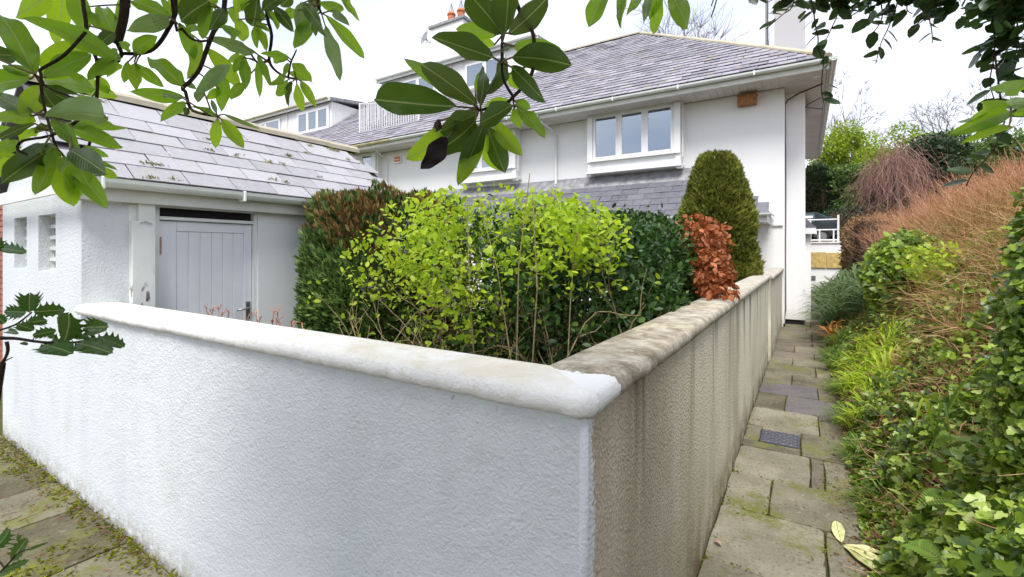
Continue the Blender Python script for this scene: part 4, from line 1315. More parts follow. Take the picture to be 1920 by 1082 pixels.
gutter('gutter', (-11.4, EY - .03, 5.265), (EX + .09, EY - .03, 5.265), .062, ho, M['gutter'], (0, -1, 0))
gutter('gutter', (-20, EY - .03, 5.262), (-11.4, EY - .03, 5.262), .062, ho, M['mossgutter'], (0, -1, 0))
gutter('gutter', (EX + .035, EY - .09, 5.262), (EX + .035, 21.1, 5.262), .062, ho, M['gutter'], (1, 0, 0))
for x in (-.9, -2.4, -3.9, -5.4, -6.9):
    MB().box((x, EY - .098, 5.19), (x + .035, EY + .03, 5.285)).put('gutter_bracket', M['gutter'], ho, bevel=.008)
for y in np.arange(11.4, 20.5, 1.1):
    MB().box((EX + .0, y, 5.19), (EX + .104, y + .035, 5.285)).put('gutter_bracket', M['gutter'], ho, bevel=.008)
MB().tube([(-5.96, EY - .02, 5.2), (-5.96, EY - .02, 5.10), (-5.83, HF - .10, 4.88), (-5.81, HF - .07, 4.75), (-5.81, HF - .07, 3.45), (-5.81, HF - .13, 3.38)], .034, n=10).put('downpipe', M['upvcold'], ho, smooth=True)
MB().tube([(-12.3, EY - .03, 5.23), (-12.38, EY + .3, 5.0), (-12.44, HF - .05, 4.8), (-12.46, HF - .03, 3.0)], .016, n=6).put('cable', M['upvc'], ho, smooth=True)
MB().tube([(.3, 11.4, 5.03), (-.1, 11.7, 5.0), (-.33, 11.9, 4.94), (-.385, 11.97, 4.86), (-.372, 11.985, 3.0), (-.378, 11.985, 1.2), (-.372, 11.985, .3), (-.41, 11.56, .02)], .016, n=6).put('cable', M['cable'], ho, smooth=True)
MB().tube([(.30, 12.4, 5.03), (.05, 12.6, 4.97), (.0, 12.9, 4.99), (.36, 13.4, 5.02)], .010, n=5).put('cable', M['cable'], ho)

# chimney stack on the gable side
boxp('chimney_stack', (-.62, 12.55, 5.0), (.0, 13.55, 9.6), M['stack'], ho)
boxp('chimney_cap', (-.70, 12.47, 9.6), (.08, 13.63, 9.72), M['lead'], ho)
# ridge chimney with two pots
boxp('chimney_stack', (-14.0, 15.45, 8.8), (-12.2, 16.35, 11.42), M['house'], ho)
boxp('chimney_cap', (-14.1, 15.37, 11.42), (-12.1, 16.43, 11.56), M['lead'], ho, bevel=.02)
for x in (-13.2, -12.66):
    pot = MB().lathe((x, 15.9, 11.56), [(.17, 0), (.155, .38), (.155, .44), (.19, .46), (.19, .52), (.15, .53), (.15, .58), (.12, .58)], 14).put('chimney_pot', M['terra'], ho, smooth=True)
    m = MB()
    for k in range(8):
        a = 2 * math.pi * k / 8
        m.tube([(x + .13 * math.cos(a), 15.9 + .13 * math.sin(a), 12.13), (x, 15.9, 12.58)], .010, .006, n=4)
    m.lathe((x, 15.9, 12.12), [(.135, 0), (.135, .02), (.12, .02)], 12)
    m.put('wire_cowl', M['steel'], pot)
boxp('chimney_stack', (-26.1, 15.5, 8.5), (-24.8, 16.3, 10.75), M['house'], ho)

# windows ---------------------------------------------------------------------
def window(parent, x0, x1, z0, z1, y, lights, fr=.055, mat='upvc', curtain=True, depth=.06):
    """frame with mullions facing -Y; the glass and the curtain stand behind it"""
    w = MB()
    w.box((x0, y, z0), (x1, y + depth, z0 + fr)).box((x0, y, z1 - fr), (x1, y + depth, z1))
    w.box((x0, y, z0 + fr), (x0 + fr, y + depth, z1 - fr)).box((x1 - fr, y, z0 + fr), (x1, y + depth, z1 - fr))
    n = lights
    cell = (x1 - x0 - 2 * fr) / n
    for i in range(1, n):
        c = x0 + fr + cell * i
        w.box((c - .045, y + .002, z0 + fr), (c + .045, y + depth - .002, z1 - fr))
    fo = w.put('window_frame', M[mat], parent)
    for i in range(n):
        a = x0 + fr + cell * i + (.045 if i else 0); b = x0 + fr + cell * (i + 1) - (.045 if i < n - 1 else 0)
        s = MB()
        e = .035
        s.box((a, y - .012, z0 + fr), (b, y + .03, z0 + fr + e)).box((a, y - .012, z1 - fr - e), (b, y + .03, z1 - fr))
        s.box((a, y - .012, z0 + fr + e), (a + e, y + .03, z1 - fr - e)).box((b - e, y - .012, z0 + fr + e), (b, y + .03, z1 - fr - e))
        s.put('sash', M[mat], fo)
        MB().box((a + e, y + .006, z0 + fr + e), (b - e, y + .012, z1 - fr - e)).put('pane', M['glass'], fo)
    if curtain:
        m = MB(); nn = int((x1 - x0) / .03)
        for i in range(nn + 1):
            xx = x0 + .02 + (x1 - x0 - .04) * i / nn
            yy_ = y + depth + (.09 if depth == .06 else .014) + (.022 if depth == .06 else .006) * math.sin(i * 1.1) + .004 * math.sin(i * .37)
            m.v += [(xx, yy_, z0 + .02), (xx, yy_ + .01, z1 - .02)]
        m.f += [(2 * i, 2 * i + 2, 2 * i + 3, 2 * i + 1) for i in range(nn)]
        m.put('curtain', M['curtain'], fo)
    return fo


def bay(x0, x1, z0, z1, lights):
    b = MB()
    y0, y1 = HF - .32, HF - .002
    b.box((x0 - .03, y0 - .03, z0 - .06), (x1 + .03, y1, z0)).box((x0, y0 + .03, z0), (x1, y1, z0 + .24))
    root = b.put('oriel_box', M['upvc'], ho, bevel=.004)
    MB().box((x0, y0 - .005, z0 + .24), (x0 + .14, y1, z1 - .03)).put('oriel_cheek', M['upvc'], root)
    MB().box((x1 - .14, y0 - .005, z0 + .24), (x1, y1, z1 - .03)).put('oriel_cheek', M['upvc'], root)
    boxp('oriel_sill', (x0 + .1, y0 - .05, z0 + .24), (x1 - .1, y0 + .05, z0 + .28), M['upvc'], root)
    boxp('oriel_head', (x0, y0 + .02, z1 - .03), (x1, y1, z1), M['upvc'], root)
    for xx in (x0 + .03, x1 - .03):
        boxp('oriel_corbel', (xx - .06, y0 + .02, z0 - .11), (xx + .06, y0 + .14, z0 - .061), M['upvc'], root)
    window(ho, x0 + .145, x1 - .145, z0 + .285, z1 - .033, y0 + .03, lights, fr=.04)
    boxp('window_reveal', (x0 + .14, HF - .05, z0 + .26), (x1 - .14, HF - .01, z1 - .04), M['curtain'], root)
    MB().tube([(x1 + .035, y0 + .10, z0 + .16), (x1 + .035, y0 + .10, z1 - .05)], .022, n=8).put('overflow_pipe', M['upvcold'], root)


bay(-4.78, -2.46, 3.66, 5.115, 3)
bay(-8.95, -6.98, 3.74, 5.115, 3)
bay(-14.9, -12.78, 3.7, 5.115, 3)

# long dormers ------------------------------------------------------------------
dB = boxp('dormer', (-15.45, 14.0, 7.3), (-7.88, 15.9, 8.88), M['house'], ho)
MB().hull([(-15.65, 13.84, 8.88), (-7.70, 13.84, 8.88), (-7.70, 16.2, 9.06), (-15.65, 16.2, 9.06)], [(-15.65, 13.84, 9.00), (-7.70, 13.84, 9.00), (-7.70, 16.2, 9.20), (-15.65, 16.2, 9.20)]).put('dormer_roof', M['lead'], ho)
boxp('dormer_fascia', (-15.65, 13.80, 8.84), (-7.70, 13.838, 9.02), M['upvcold'], ho)
gutter('dormer_gutter', (-15.6, 13.75, 8.99), (-7.7, 13.75, 8.99), .05, ho, M['gutter'], (0, -1, 0))
window(ho, -10.9, -9.1, 7.72, 8.68, 13.93, 2, curtain=True, depth=.04)
window(ho, -14.3, -12.4, 7.72, 8.7, 13.93, 2, curtain=True, depth=.04)
MB().tube([(-11.62, 13.96, 7.7), (-11.62, 13.96, 8.9)], .03, n=8).put('downpipe', M['upvcold'], ho)
MB().hull([(-7.87, 14.0, 7.70), (-7.60, 14.0, 7.70), (-7.60, 15.8, 9.02), (-7.87, 15.8, 9.02)], [(-7.87, 14.0, 7.76), (-7.60, 14.0, 7.76), (-7.60, 15.8, 9.08), (-7.87, 15.8, 9.08)]).put('flashing', M['lead'], ho)
boxp('dormer', (-27, 13.2, 6.6), (-17.85, 15.9, 8.30), M['house'], ho)
MB().hull([(-27, 13.02, 8.30), (-17.7, 13.02, 8.30), (-17.7, 16.2, 8.72), (-27, 16.2, 8.72)], [(-27, 13.02, 8.43), (-17.7, 13.02, 8.43), (-17.7, 16.2, 8.88), (-27, 16.2, 8.88)]).put('dormer_roof', M['lead'], ho)
boxp('dormer_fascia', (-27, 12.98, 8.26), (-17.7, 13.018, 8.44), M['upvcold'], ho)
gutter('dormer_gutter', (-27, 12.93, 8.41), (-17.75, 12.93, 8.41), .05, ho, M['mossgutter'], (0, -1, 0))
window(ho, -20.3, -17.95, 7.08, 8.14, 13.12, 3, depth=.05, fr=.1)
window(ho, -24.2, -21.7, 7.2, 8.12, 13.12, 2, depth=.05)
boxp('dormer_sill', (-20.4, 13.02, 7.0), (-17.85, 13.2, 7.07), M['upvc'], ho)
MB().tube([(-21.15, 13.16, 7.0), (-21.15, 13.16, 8.3)], .035, n=8).put('downpipe', M['upvcold'], ho)
MB().hull([(-17.84, 13.2, 7.14), (-17.6, 13.2, 7.14), (-17.6, 15.4, 8.74), (-17.84, 15.4, 8.74)], [(-17.84, 13.2, 7.2), (-17.6, 13.2, 7.2), (-17.6, 15.4, 8.8), (-17.84, 15.4, 8.8)]).put('flashing', M['lead'], ho)

# balcony cut into the roof
br = MB().tube([(-14.2, 11.75, 7.15), (-11.2, 11.75, 7.15)], .022, n=6).put('balcony_rail', M['white_metal'], ho)
MB().tube([(-14.2, 11.75, 6.10), (-11.2, 11.75, 6.10)], .02, n=6).put('rail', M['white_metal'], br)
MB().tube([(-14.2, 11.75, 6.10), (-14.2, 13.4, 7.25)], .02, n=6).put('rail', M['white_metal'], br)
MB().tube([(-14.2, 11.75, 7.15), (-14.2, 13.4, 7.7)], .02, n=6).put('rail', M['white_metal'], br)
bb = MB().box((-.010, -.010, 0), (.010, .010, 1.0)).mesh('baluster', M['white_metal'])
for i in range(26):
    link('baluster', bb, br, Matrix.Translation((-14.2 + i * .12, 11.75, 6.12)))
for i in range(1, 9):
    y = 11.75 + i * .18
    z0 = 6.1 + (y - 11.75) * .697; z1 = 7.15 + (y - 11.75) * .33
    link('baluster', bb, br, Matrix.Translation((-14.2, y, z0)) @ Matrix.Diagonal((1, 1, z1 - z0, 1)))
for x in (-14.2, -11.2):
    boxp('rail_post', (x - .025, 11.722, 5.98), (x + .025, 11.778, 7.2), M['white_metal'], br)

# lean-to over the ground floor
LX, LY, LZ, TZ = -.62, 10.3, 2.35, 3.42
boxp('ground_floor_wall', (-10.4, 10.72, -.05), (-.98, HF - .001, 2.30), M['house'], ho)
boxp('garden_door', (-3.2, 10.69, .05), (-2.2, 10.719, 2.1), M['upvcold'], ho)
window(ho, -6.4, -4.2, .95, 2.1, 10.66, 3, depth=.05)
lt = MB().add([(-10.6, LY, LZ), (LX, LY, LZ), (LX - 1.24, HF, TZ), (-10.6, HF, TZ), (LX, HF, LZ), (-10.6, HF, LZ)],
              [(0, 1, 2, 3), (1, 4, 2), (0, 3, 5), (0, 5, 4, 1)]).put('lean_to_roof', M['underroof'], ho)
lsl = math.hypot(HF - LY, TZ - LZ)
lay('slate', lt, (-10.6, LY - .03, LZ + .01), (1, 0, 0), (0, HF - LY, TZ - LZ), 10, lsl, .40, .235, .008, M['lslate'], M['slate_s'],
    lambda u, vv: u < 9.90 - vv * 1.24 / lsl and vv < lsl - .12, near=200, wild=.006)
MB().hull([(LX - .05, LY, LZ + .012), (LX + .03, LY, LZ + .012), (LX - 1.16, HF - .02, TZ + .03), (LX - 1.34, HF - .02, TZ + .03)], [(LX - .10, LY, LZ + .042), (LX + .03, LY, LZ + .042), (LX - 1.16, HF - .02, TZ + .05), (LX - 1.34, HF - .02, TZ + .05)]).put('hip_flashing', M['lead'], lt)
lay('slate', lt, (LX + .03, LY, LZ + .01), (0, 1, 0), (-1.24, 0, TZ - LZ), 1.24, lsl, .30, .235, .008, M['lslate'], M['slate_s'], lambda u, vv: vv * 1.24 / lsl + .08 < u < 1.2, near=60, wild=.006)
MB().hull([(-10.6, HF - .24, TZ - .17), (-1.62, HF - .24, TZ - .17), (-1.84, HF - .015, TZ + .0), (-10.6, HF - .015, TZ + .0)],
          [(-10.6, HF - .24, TZ - .15), (-1.62, HF - .24, TZ - .15), (-1.84, HF - .015, TZ + .16), (-10.6, HF - .015, TZ + .16)]).put('lead_flashing', M['lead'], ho)
boxp('fascia', (-10.6, LY + .01, LZ - .17), (LX - .01, LY + .035, LZ - .005), M['fascia'], ho)
boxp('fascia', (LX - .035, LY + .036, LZ - .17), (LX - .01, HF - .002, LZ - .005), M['fascia'], ho)
boxp('soffit_backing', (-10.6, LY + .036, LZ - .15), (LX - .036, HF - .002, LZ - .12), M['soffit'], ho)
gutter('gutter', (-10.6, LY - .05, LZ + .0), (LX + .08, LY - .05, LZ + .0), .055, ho, M['gutter'], (0, -1, 0))
boxp('waste_pipe_clip', (-.60, 11.50, 2.16), (-.40, 11.538, 2.20), M['upvc'], ho)
MB().tube([(-.69, 11.53, 2.12), (-.69, 11.46, 2.05), (-.67, 11.44, 1.98), (-.64, 11.44, 2.02)], .012, n=6).put('overflow_pipe', M['upvcold'], ho)

# low porch against the gable wall
lp = thing('low_lean_to', 'low white lean-to with small slate roof behind the chimney breast', 'lean-to', (.06, 13.6, 0))
boxp('wall', (.002, 12.55, .0), (.11, 14.5, 2.08), M['house'], lp)
MB().hull([(.002, 12.42, 2.10), (.21, 12.42, 2.10), (.21, 14.6, 2.10), (.002, 14.6, 2.10)], [(.002, 12.42, 2.36), (.21, 12.42, 2.15), (.21, 14.6, 2.15), (.002, 14.6, 2.36)]).put('roof', M['lslate'], lp)
boxp('fascia', (.004, 12.40, 2.0), (.2, 12.418, 2.13), M['upvc'], lp)
boxp('fascia', (.2, 12.42, 1.99), (.218, 14.6, 2.098), M['upvc'], lp)

# fixings on the house
nb = thing('nest_box', 'brown wooden nest box on the white wall under the right eaves', 'nest box', (-1.08, HF, 4.96))
boxp('box', (-1.27, HF - .2, 4.83), (-.90, HF - .002, 5.02), M['wood'], nb, bevel=.006)
boxp('lid', (-1.28, HF - .22, 5.021), (-.89, HF - .002, 5.045), M['wood'], nb)
al = thing('alarm_box', 'orange and white burglar alarm box on the white house wall', 'alarm box', (-11.95, HF, 4.79))
boxp('case', (-12.1, HF - .07, 4.66), (-11.78, HF - .002, 4.90), M['upvc'], al, bevel=.01)
boxp('cover', (-12.07, HF - .085, 4.72), (-11.81, HF - .069, 4.88), M['alarm'], al)
boxp('stripe', (-12.05, HF - .089, 4.775), (-11.83, HF - .084, 4.80), M['upvc'], al)
sd = thing('satellite_dish', 'grey satellite dish on the left side of the ridge chimney', 'satellite dish', (-14.2, 15.75, 11.1))
n_ = Vector((-.35, -.9, .28)).normalized(); u_ = n_.orthogonal().normalized(); w_ = n_.cross(u_)
c_ = Vector((-14.45, 15.6, 11.2))
m = MB(); R_ = [.0, .12, .22, .31]
for r in R_:
    for k in range(16):
        a = 2 * math.pi * k / 16
        m.v.append(tuple(c_ + (u_ * math.cos(a) + w_ * math.sin(a)) * max(r, .001) + n_ * (r * r * .8)))
for i in range(3):
    for k in range(16):
        a, b = i * 16 + k, i * 16 + (k + 1) % 16
        m.f.append((a, b, b + 16, a + 16))
m.put('dish', M['steel'], sd, smooth=True)
MB().tube([c_ - w_ * .3 * (1 if w_.z > 0 else -1), c_ + n_ * .38 - Vector((0, 0, .12))], .014, n=5).put('arm', M['steel'], sd)
MB().tube([c_ - n_ * .02, (-14.3, 15.7, 11.0), (-14.0, 15.75, 11.0)], .025, n=6).put('bracket', M['steel'], sd)
MB().tube([(-14.5, 15.72, 11.0), (-14.5, 15.72, 11.75)], .012, n=5).put('mast', M['steel'], sd)
ae = thing('aerial_pole', 'grey metal aerial pole strapped to the side chimney stack', 'aerial', (-.78, 13.0, 6.5))
MB().tube([(-.80, 13.0, 6.3), (-.80, 13.0, 9.4)], .035, n=8).put('pole', M['steel'], ae)
for z in (7.75, 7.95):
    MB().tube([(-.80, 13.0, z - .03), (-.61, 13.0, z + .03)], .014, n=5).put('bracket', M['steel'], ae)
MB().lathe((-.84, 12.97, 7.86), [(.03, 0), (.085, .02), (.085, .2), (.03, .22)], 10).put('junction_box', M['steel'], ae)

# ================================================================== SHED
SX, SY, SZ = -4.02, 1.07, 2.0
sh = thing('garden_shed', 'small white outbuilding with grey slate roof and boarded door behind the wall', 'shed', (-5.0, 2.5, 0))
W1, W2 = (-5.63, -5.27, 1.46, 1.88), (-4.96, -4.55, 1.455, 1.875)
D_ = .25
wv = MB()
for a, b in ((-6.01, W1[0]), (W1[1], W2[0]), (W2[1], SX)):
    wv.box((a, SY, -.05), (b, SY + D_, SZ))
for w in (W1, W2):
    wv.box((w[0], SY, -.05), (w[1], SY + D_, w[2])).box((w[0], SY, w[3]), (w[1], SY + D_, SZ))
wv.put('front_wall', M['wall_white'], sh)
m = MB()
m.add([(-6.01, SY, SZ), (SX, SY, SZ), (-5.02, SY, 2.84), (-6.01, SY + .2, SZ), (SX, SY + .2, SZ), (-5.02, SY + .2, 2.84)], [(0, 1, 2), (3, 5, 4), (1, 4, 5, 2), (0, 2, 5, 3), (0, 3, 4, 1)])
m.put('gable', M['wall_white'], sh)
for w in (W1, W2):
    sc = boxp('window_back', (w[0] - .02, SY + D_ + .06, w[2] - .02), (w[1] + .02, SY + D_ + .08, w[3] + .02), M['dark'], sh)
    for k in range(6):
        z = w[2] + k * (w[3] - w[2]) / 5
        boxp('breeze_block_rib', (w[0], SY + .065, z - .012), (w[1], SY + D_ - .002, z + .016), M['fascia'], sh)
    for k in range(5):
        x = w[0] + k * (w[1] - w[0]) / 4
        boxp('breeze_block_upright', (x - .012, SY + .085, w[2]), (x + .012, SY + D_ - .004, w[3]), M['fascia'], sh)
boxp('side_wall', (SX - .2, SY + D_ + .001, -.05), (SX, 1.48, SZ), M['house2'], sh)
boxp('side_wall', (SX - .2, 2.235, -.05), (SX, 3.86, SZ), M['house2'], sh)
boxp('side_wall', (SX - .2, 1.48, 1.935), (SX - .001, 2.235, SZ), M['house2'], sh)
boxp('rear_wall', (-6.01, 3.861, -.05), (SX, 4.0, SZ), M['house2'], sh)
boxp('left_wall', (-6.01, SY + D_ + .001, -.05), (-5.83, 3.86, SZ), M['house2'], sh)
boxp('room_back', (-5.0, 1.4, 0), (-4.9, 3.0, 2.0), M['dark'], sh)
# post and frame
boxp('post', (SX - .01, 1.325, -.04), (SX + .05, 1.465, 1.815), M['post'], sh, bevel=.004)
boxp('post_top', (SX - .008, 1.365, 1.815), (SX + .046, 1.463, 1.96), M['post'], sh)
MB().tube([(SX + .058, 1.37, 1.80), (SX + .062, 1.40, 1.815), (SX + .06, 1.44, 1.80)], .004, n=5).put('cable', M['steel'], sh)
fr = MB().box((SX - .10, 1.482, -.04), (SX - .015, 1.512, 1.93)).box((SX - .10, 2.205, -.04), (SX - .015, 2.233, 1.93)).box((SX - .10, 1.513, 1.838), (SX - .012, 2.204, 1.862)).put('door_frame', M['frame'], sh)
boxp('fanlight', (SX - .07, 1.513, 1.863), (SX - .06, 2.204, 1.93), M['dark'], sh)
dr = thing_door = boxp('door', (SX - .085, 1.518, .02), (SX - .062, 2.200, 1.832), M['door'], sh)
for a, b in ((1.518, 1.63), (2.135, 2.200)):
    boxp('stile', (SX - .0615, a, .02), (SX - .040, b, 1.832), M['door'], dr, bevel=.003)
boxp('rail', (SX - .0615, 1.6305, 1.755), (SX - .040, 2.1345, 1.832), M['door'], dr, bevel=.003)
pk = [1.6305 + (2.1345 - 1.6305) * i / 6 for i in range(7)]
for i in range(6):
    boxp('plank', (SX - .0615, pk[i] + .001, .03), (SX - .046, pk[i + 1] - .001, 1.754), M['door'], dr, bevel=.003)
boxp('hinge', (SX - .045, 1.500, 1.58), (SX - .028, 1.530, 1.71), M['rust'], dr)
boxp('hinge', (SX - .045, 1.500, .3), (SX - .028, 1.530, .43), M['rust'], dr)
boxp('handle_plate', (SX - .0395, 2.150, 1.02), (SX - .034, 2.185, 1.17), M['steel'], dr)
MB().tube([(SX - .034, 2.168, 1.115), (SX - .0, 2.168, 1.115), (SX + .003, 2.14, 1.114), (SX + .003, 2.06, 1.110)], .008, n=8).put('handle', M['steel'], dr, smooth=True)

# roof of the shed
sE, sR = -3.92, -5.02
sz0, sz1 = 2.10, 2.92
y0s, y1s = .98, 4.0
srf = MB()
srf.hull([(sE, y0s, sz0 - .03), (sE, y1s, sz0 - .03), (sR, y1s, sz1 - .03), (sR, y0s, sz1 - .03)], [(sE, y0s, sz0), (sE, y1s, sz0), (sR, y1s, sz1), (sR, y0s, sz1)])
srf.hull([(2 * sR - sE, y0s, sz0 - .03), (2 * sR - sE, y1s, sz0 - .03), (sR - .001, y1s, sz1 - .03), (sR - .001, y0s, sz1 - .03)], [(2 * sR - sE, y0s, sz0), (2 * sR - sE, y1s, sz0), (sR - .001, y1s, sz1), (sR - .001, y0s, sz1)])
sroof = srf.put('roof', M['underroof'], sh)
ssl = math.hypot(sE - sR, sz1 - sz0)
lay('slate', sroof, (sE + .035, y0s - .02, sz0 - .005), (0, 1, 0), (sR - sE, 0, sz1 - sz0), y1s - y0s + .03, ssl, .34, .197, .007, M['sslate'], M['slate_s'],
    lambda u, vv: .10 < u < y1s - y0s + .0, near=200, wild=.006)
lay('slate', sroof, (2 * sR - sE - .035, y1s + .02, sz0 - .005), (0, -1, 0), (sE - sR, 0, sz1 - sz0), y1s - y0s + .03, ssl, .34, .197, .007, M['sslate'], M['slate_s'],
    lambda u, vv: .10 < u < y1s - y0s + .0, near=100, wild=.006)
P_, S_ = [], []
for i in range(32):
    u_, r_ = random.uniform(.1, 2.95), random.randint(0, 6)
    f_ = (r_ * .197 + random.gauss(.01, .015)) / ssl
    for q in range(26):
        a_ = abs(random.gauss(0, .022)); 
        P_.append((sE + .035 + (sR - sE) * f_ + random.gauss(0, .012), y0s + u_ + random.gauss(0, .022), sz0 + (sz1 - sz0) * f_ + .016 + random.uniform(0, .008)))
        S_.append(random.uniform(.014, .03))
cloud('moss', T_SPRIG, P_, unit(len(P_)), unit(len(P_)) * .5 + np.array([.5, 0, .8]), S_, M['mossm'], sh, 'stuff')
capping('ridge_tile', (sR, y0s - .01, sz1 - .025), (sR, y1s + .02, sz1 - .025), 7, sroof, .125)
boxp('verge_board', (-6.1, y0s - .03, 1.97), (SX + .06, y0s - .012, 2.06), M['upvcold'], sh)
boxp('fascia', (sE - .05, y0s, 1.94), (sE - .025, y1s, 2.085), M['fascia'], sh)
boxp('soffit', (SX + .0, y0s, 1.935), (sE - .051, y1s, 1.96), M['fascia'], sh)
boxp('eaves_board', (SX + .002, y0s + .3, 1.926), (SX + .03, 3.98, 1.932), M['fascia'], sh)
gutter('gutter', (sE + .03, y0s - .05, 2.075), (sE + .03, y1s + .02, 2.075), .05, sh, M['gutter'], (1, 0, 0))
for y in (1.12, 2.02, 2.92):
    MB().box((sE - .02, y, 2.005), (sE + .086, y + .022, 2.09)).put('gutter_bracket', M['gutter'], sh, bevel=.006)
boxp('eaves_box_end', (SX + .001, y0s - .012, 1.93), (sE + .0, y0s - .001, 2.08), M['upvcold'], sh)

# red brick neighbour wall beyond the shed
bw = thing('brick_wall', 'red brick wall just showing at the far left edge', 'wall', (-9.4, 1.75, 0))
boxp('mortar', (-10.4, 1.62, -.05), (-8.72, 1.80, 2.5), M['lead'], bw)
bk = MB().box((-.105, -.02, -.031), (.105, .02, .031)).mesh('brick', M['brickm'])
for r in range(33):
    for i in range(7):
        link('brick', bk, bw, Matrix.Translation((-8.84 - i * .225 - (.11 if r % 2 else 0), 1.612 + random.uniform(-.002, .002), .02 + r * .075)))
boxp('coping', (-10.45, 1.56, 2.5), (-8.68, 1.86, 2.58), M['upvcold'], bw)

# ================================================================== FAR END OF THE PATH
rw = thing('retaining_wall', 'white retaining wall at the far end of the path, below the railing', 'wall', (0, 23.1, 0))
boxp('wall', (-6, 23.0, -.05), (2.2, 23.24, 1.95), M['house'], rw)
boxp('coping', (-6, 22.95, 1.951), (2.2, 23.28, 2.01), M['cop'], rw)
boxp('stone_panel', (.18, 22.94, .93), (.72, 22.998, 1.58), M['ochre'], rw, bevel=.01)
boxp('stone_panel', (.745, 22.94, .93), (1.25, 22.998, 1.56), M['ochre'], rw, bevel=.01)
boxp('vent', (.16, 22.97, .42), (.36, 22.999, .6), M['steel'], rw)
rl = thing('railing', 'white metal railing on top of the far retaining wall', 'railing', (.4, 23.1, 2.0))
for z in (2.08, 2.5, 2.92):
    MB().tube([(-3.5, 23.1, z), (1.12, 23.1, z)], .028, n=6).put('rail', M['white_metal'], rl)
for x in (-3.5, -2, -.5, .5, .98):
    boxp('post', (x - .025, 23.075, 2.011), (x + .025, 23.125, 2.5), M['white_metal'], rl)
boxp('post', (1.10, 23.06, 2.011), (1.17, 23.14, 3.1), M['white_metal'], rl)
ca = thing('parked_car', 'dark car parked behind the white railing beyond the path', 'car', (-.6, 25.6, 1.97))
side = [(-1.7, .28), (-1.72, .62), (-1.62, .82), (-.85, .92), (-.35, 1.38), (.9, 1.42), (1.5, 1.05), (1.72, .95), (1.74, .3)]
m = MB()
L_ = lambda y, sc=1.0: [(-.0 + a, y, 1.97 + b) for a, b in side]
m.hull([(a - .5, 24.8 + (0.10 if b > 1 else 0), 1.97 + b) for a, b in side][::-1], [(a - .5, 26.4 - (.10 if b > 1 else 0), 1.97 + b) for a, b in side][::-1])
m.put('body', M['carp'], ca, bevel=.03)
MB().hull([(-1.28, 24.83, 2.93), (-.85, 24.83, 2.93), (-.85, 24.86, 3.32), (-.88, 24.86, 3.32)], [(-1.28, 24.80, 2.93), (-.85, 24.80, 2.93), (-.85, 24.86, 3.33), (-.88, 24.86, 3.33)]).put('side_window', M['carg'], ca)
boxp('side_window', (-.78, 24.83, 2.93), (.35, 24.86, 3.31), M['carg'], ca)
MB().hull([(.44, 24.95, 3.33), (.44, 26.25, 3.33), (.98, 26.3, 3.03), (.98, 24.9, 3.03)], [(.47, 24.95, 3.36), (.47, 26.25, 3.36), (1.01, 26.3, 3.06), (1.01, 24.9, 3.06)]).put('windscreen', M['carg'], ca)
for x in (-1.6, .62):
    for y in (24.84, 26.36):
        w = MB().tube([(x, y - .1, 2.28), (x, y + .1, 2.28)], .31, n=18).put('wheel', M['tyre'], ca)
        MB().tube([(x, y - .108, 2.28), (x, y + .108, 2.28)], .19, n=14).put('rim', M['steel'], w)
for y in (24.95, 26.2):
    boxp('headlight', (1.20, y - .12, 2.66), (1.245, y + .12, 2.82), M['upvc'], ca)
boxp('door_mirror', (.15, 24.66, 2.94), (.27, 24.80, 3.06), M['carp'], ca, bevel=.02)
pl = thing('gate_pier', 'white gate pier beside the dark parked car', 'pier', (-.1, 23.9, 1.96))
boxp('shaft', (-.20, 23.75, 1.95), (.22, 24.1, 3.05), M['house'], pl)
boxp('cap', (-.25, 23.70, 3.051), (.27, 24.15, 3.14), M['upvc'], pl)
# ================================================================== PLANTS
def stems(mb, base, direc, length, r, depth, tips, spread=.5, nb=3, jitter=.12, mid=None, up=.15):
    """recursive branching stems added to mb; tips collects end points and directions"""
    d = Vector(direc).normalized()
    pts = [Vector(base)]
    n = 5
    for i in range(n):
        d = (d + Vector((random.gauss(0, jitter), random.gauss(0, jitter), random.gauss(0, jitter) + up * .1))).normalized()
        pts.append(pts[-1] + d * length / n)
    mb.tube(pts, r, r * .6, n=5, cap=False)
    if mid is not None:
        mid += [(p.copy(), d.copy()) for p in pts[2:]]
    if depth == 0:
        tips.append((pts[-1], d))
        return
    for k in range(nb):
        at = pts[random.randint(2, n)] if k else pts[-1]
        q = (d + Vector((random.gauss(0, spread), random.gauss(0, spread), random.gauss(0, spread) + up))).normalized()
        stems(mb, at, q, length * random.uniform(.55, .85), r * .6, depth - 1, tips, spread, nb, jitter, mid, up)


def ell_points(n, c, R, shell=.55, top=None):
    v = unit(n)
    r = (shell + (1 - shell) * RNG.random(n)) ** .8
    P = np.array(c) + v * np.array(R) * r[:, None]
    return P, v


def fol_dirs(v, outw=.6, up=.25):
    X = unit(len(v)) + v * outw + np.array([0, 0, up])
    N = unit(len(v)) + v * .7 + np.array([0, 0, .5])
    return X, N


# ---- clipped conifer hedge beside the shed: round-shouldered block, brown top
def box_points(n, c, h, power=5):
    """points near the surface of a superellipsoid block"""
    v = unit(n)
    k = (np.abs(v[:, 0] / h[0]) ** power + np.abs(v[:, 1] / h[1]) ** power + np.abs(v[:, 2] / h[2]) ** power) ** (-1 / power)
    return np.array(c) + v * k[:, None], v


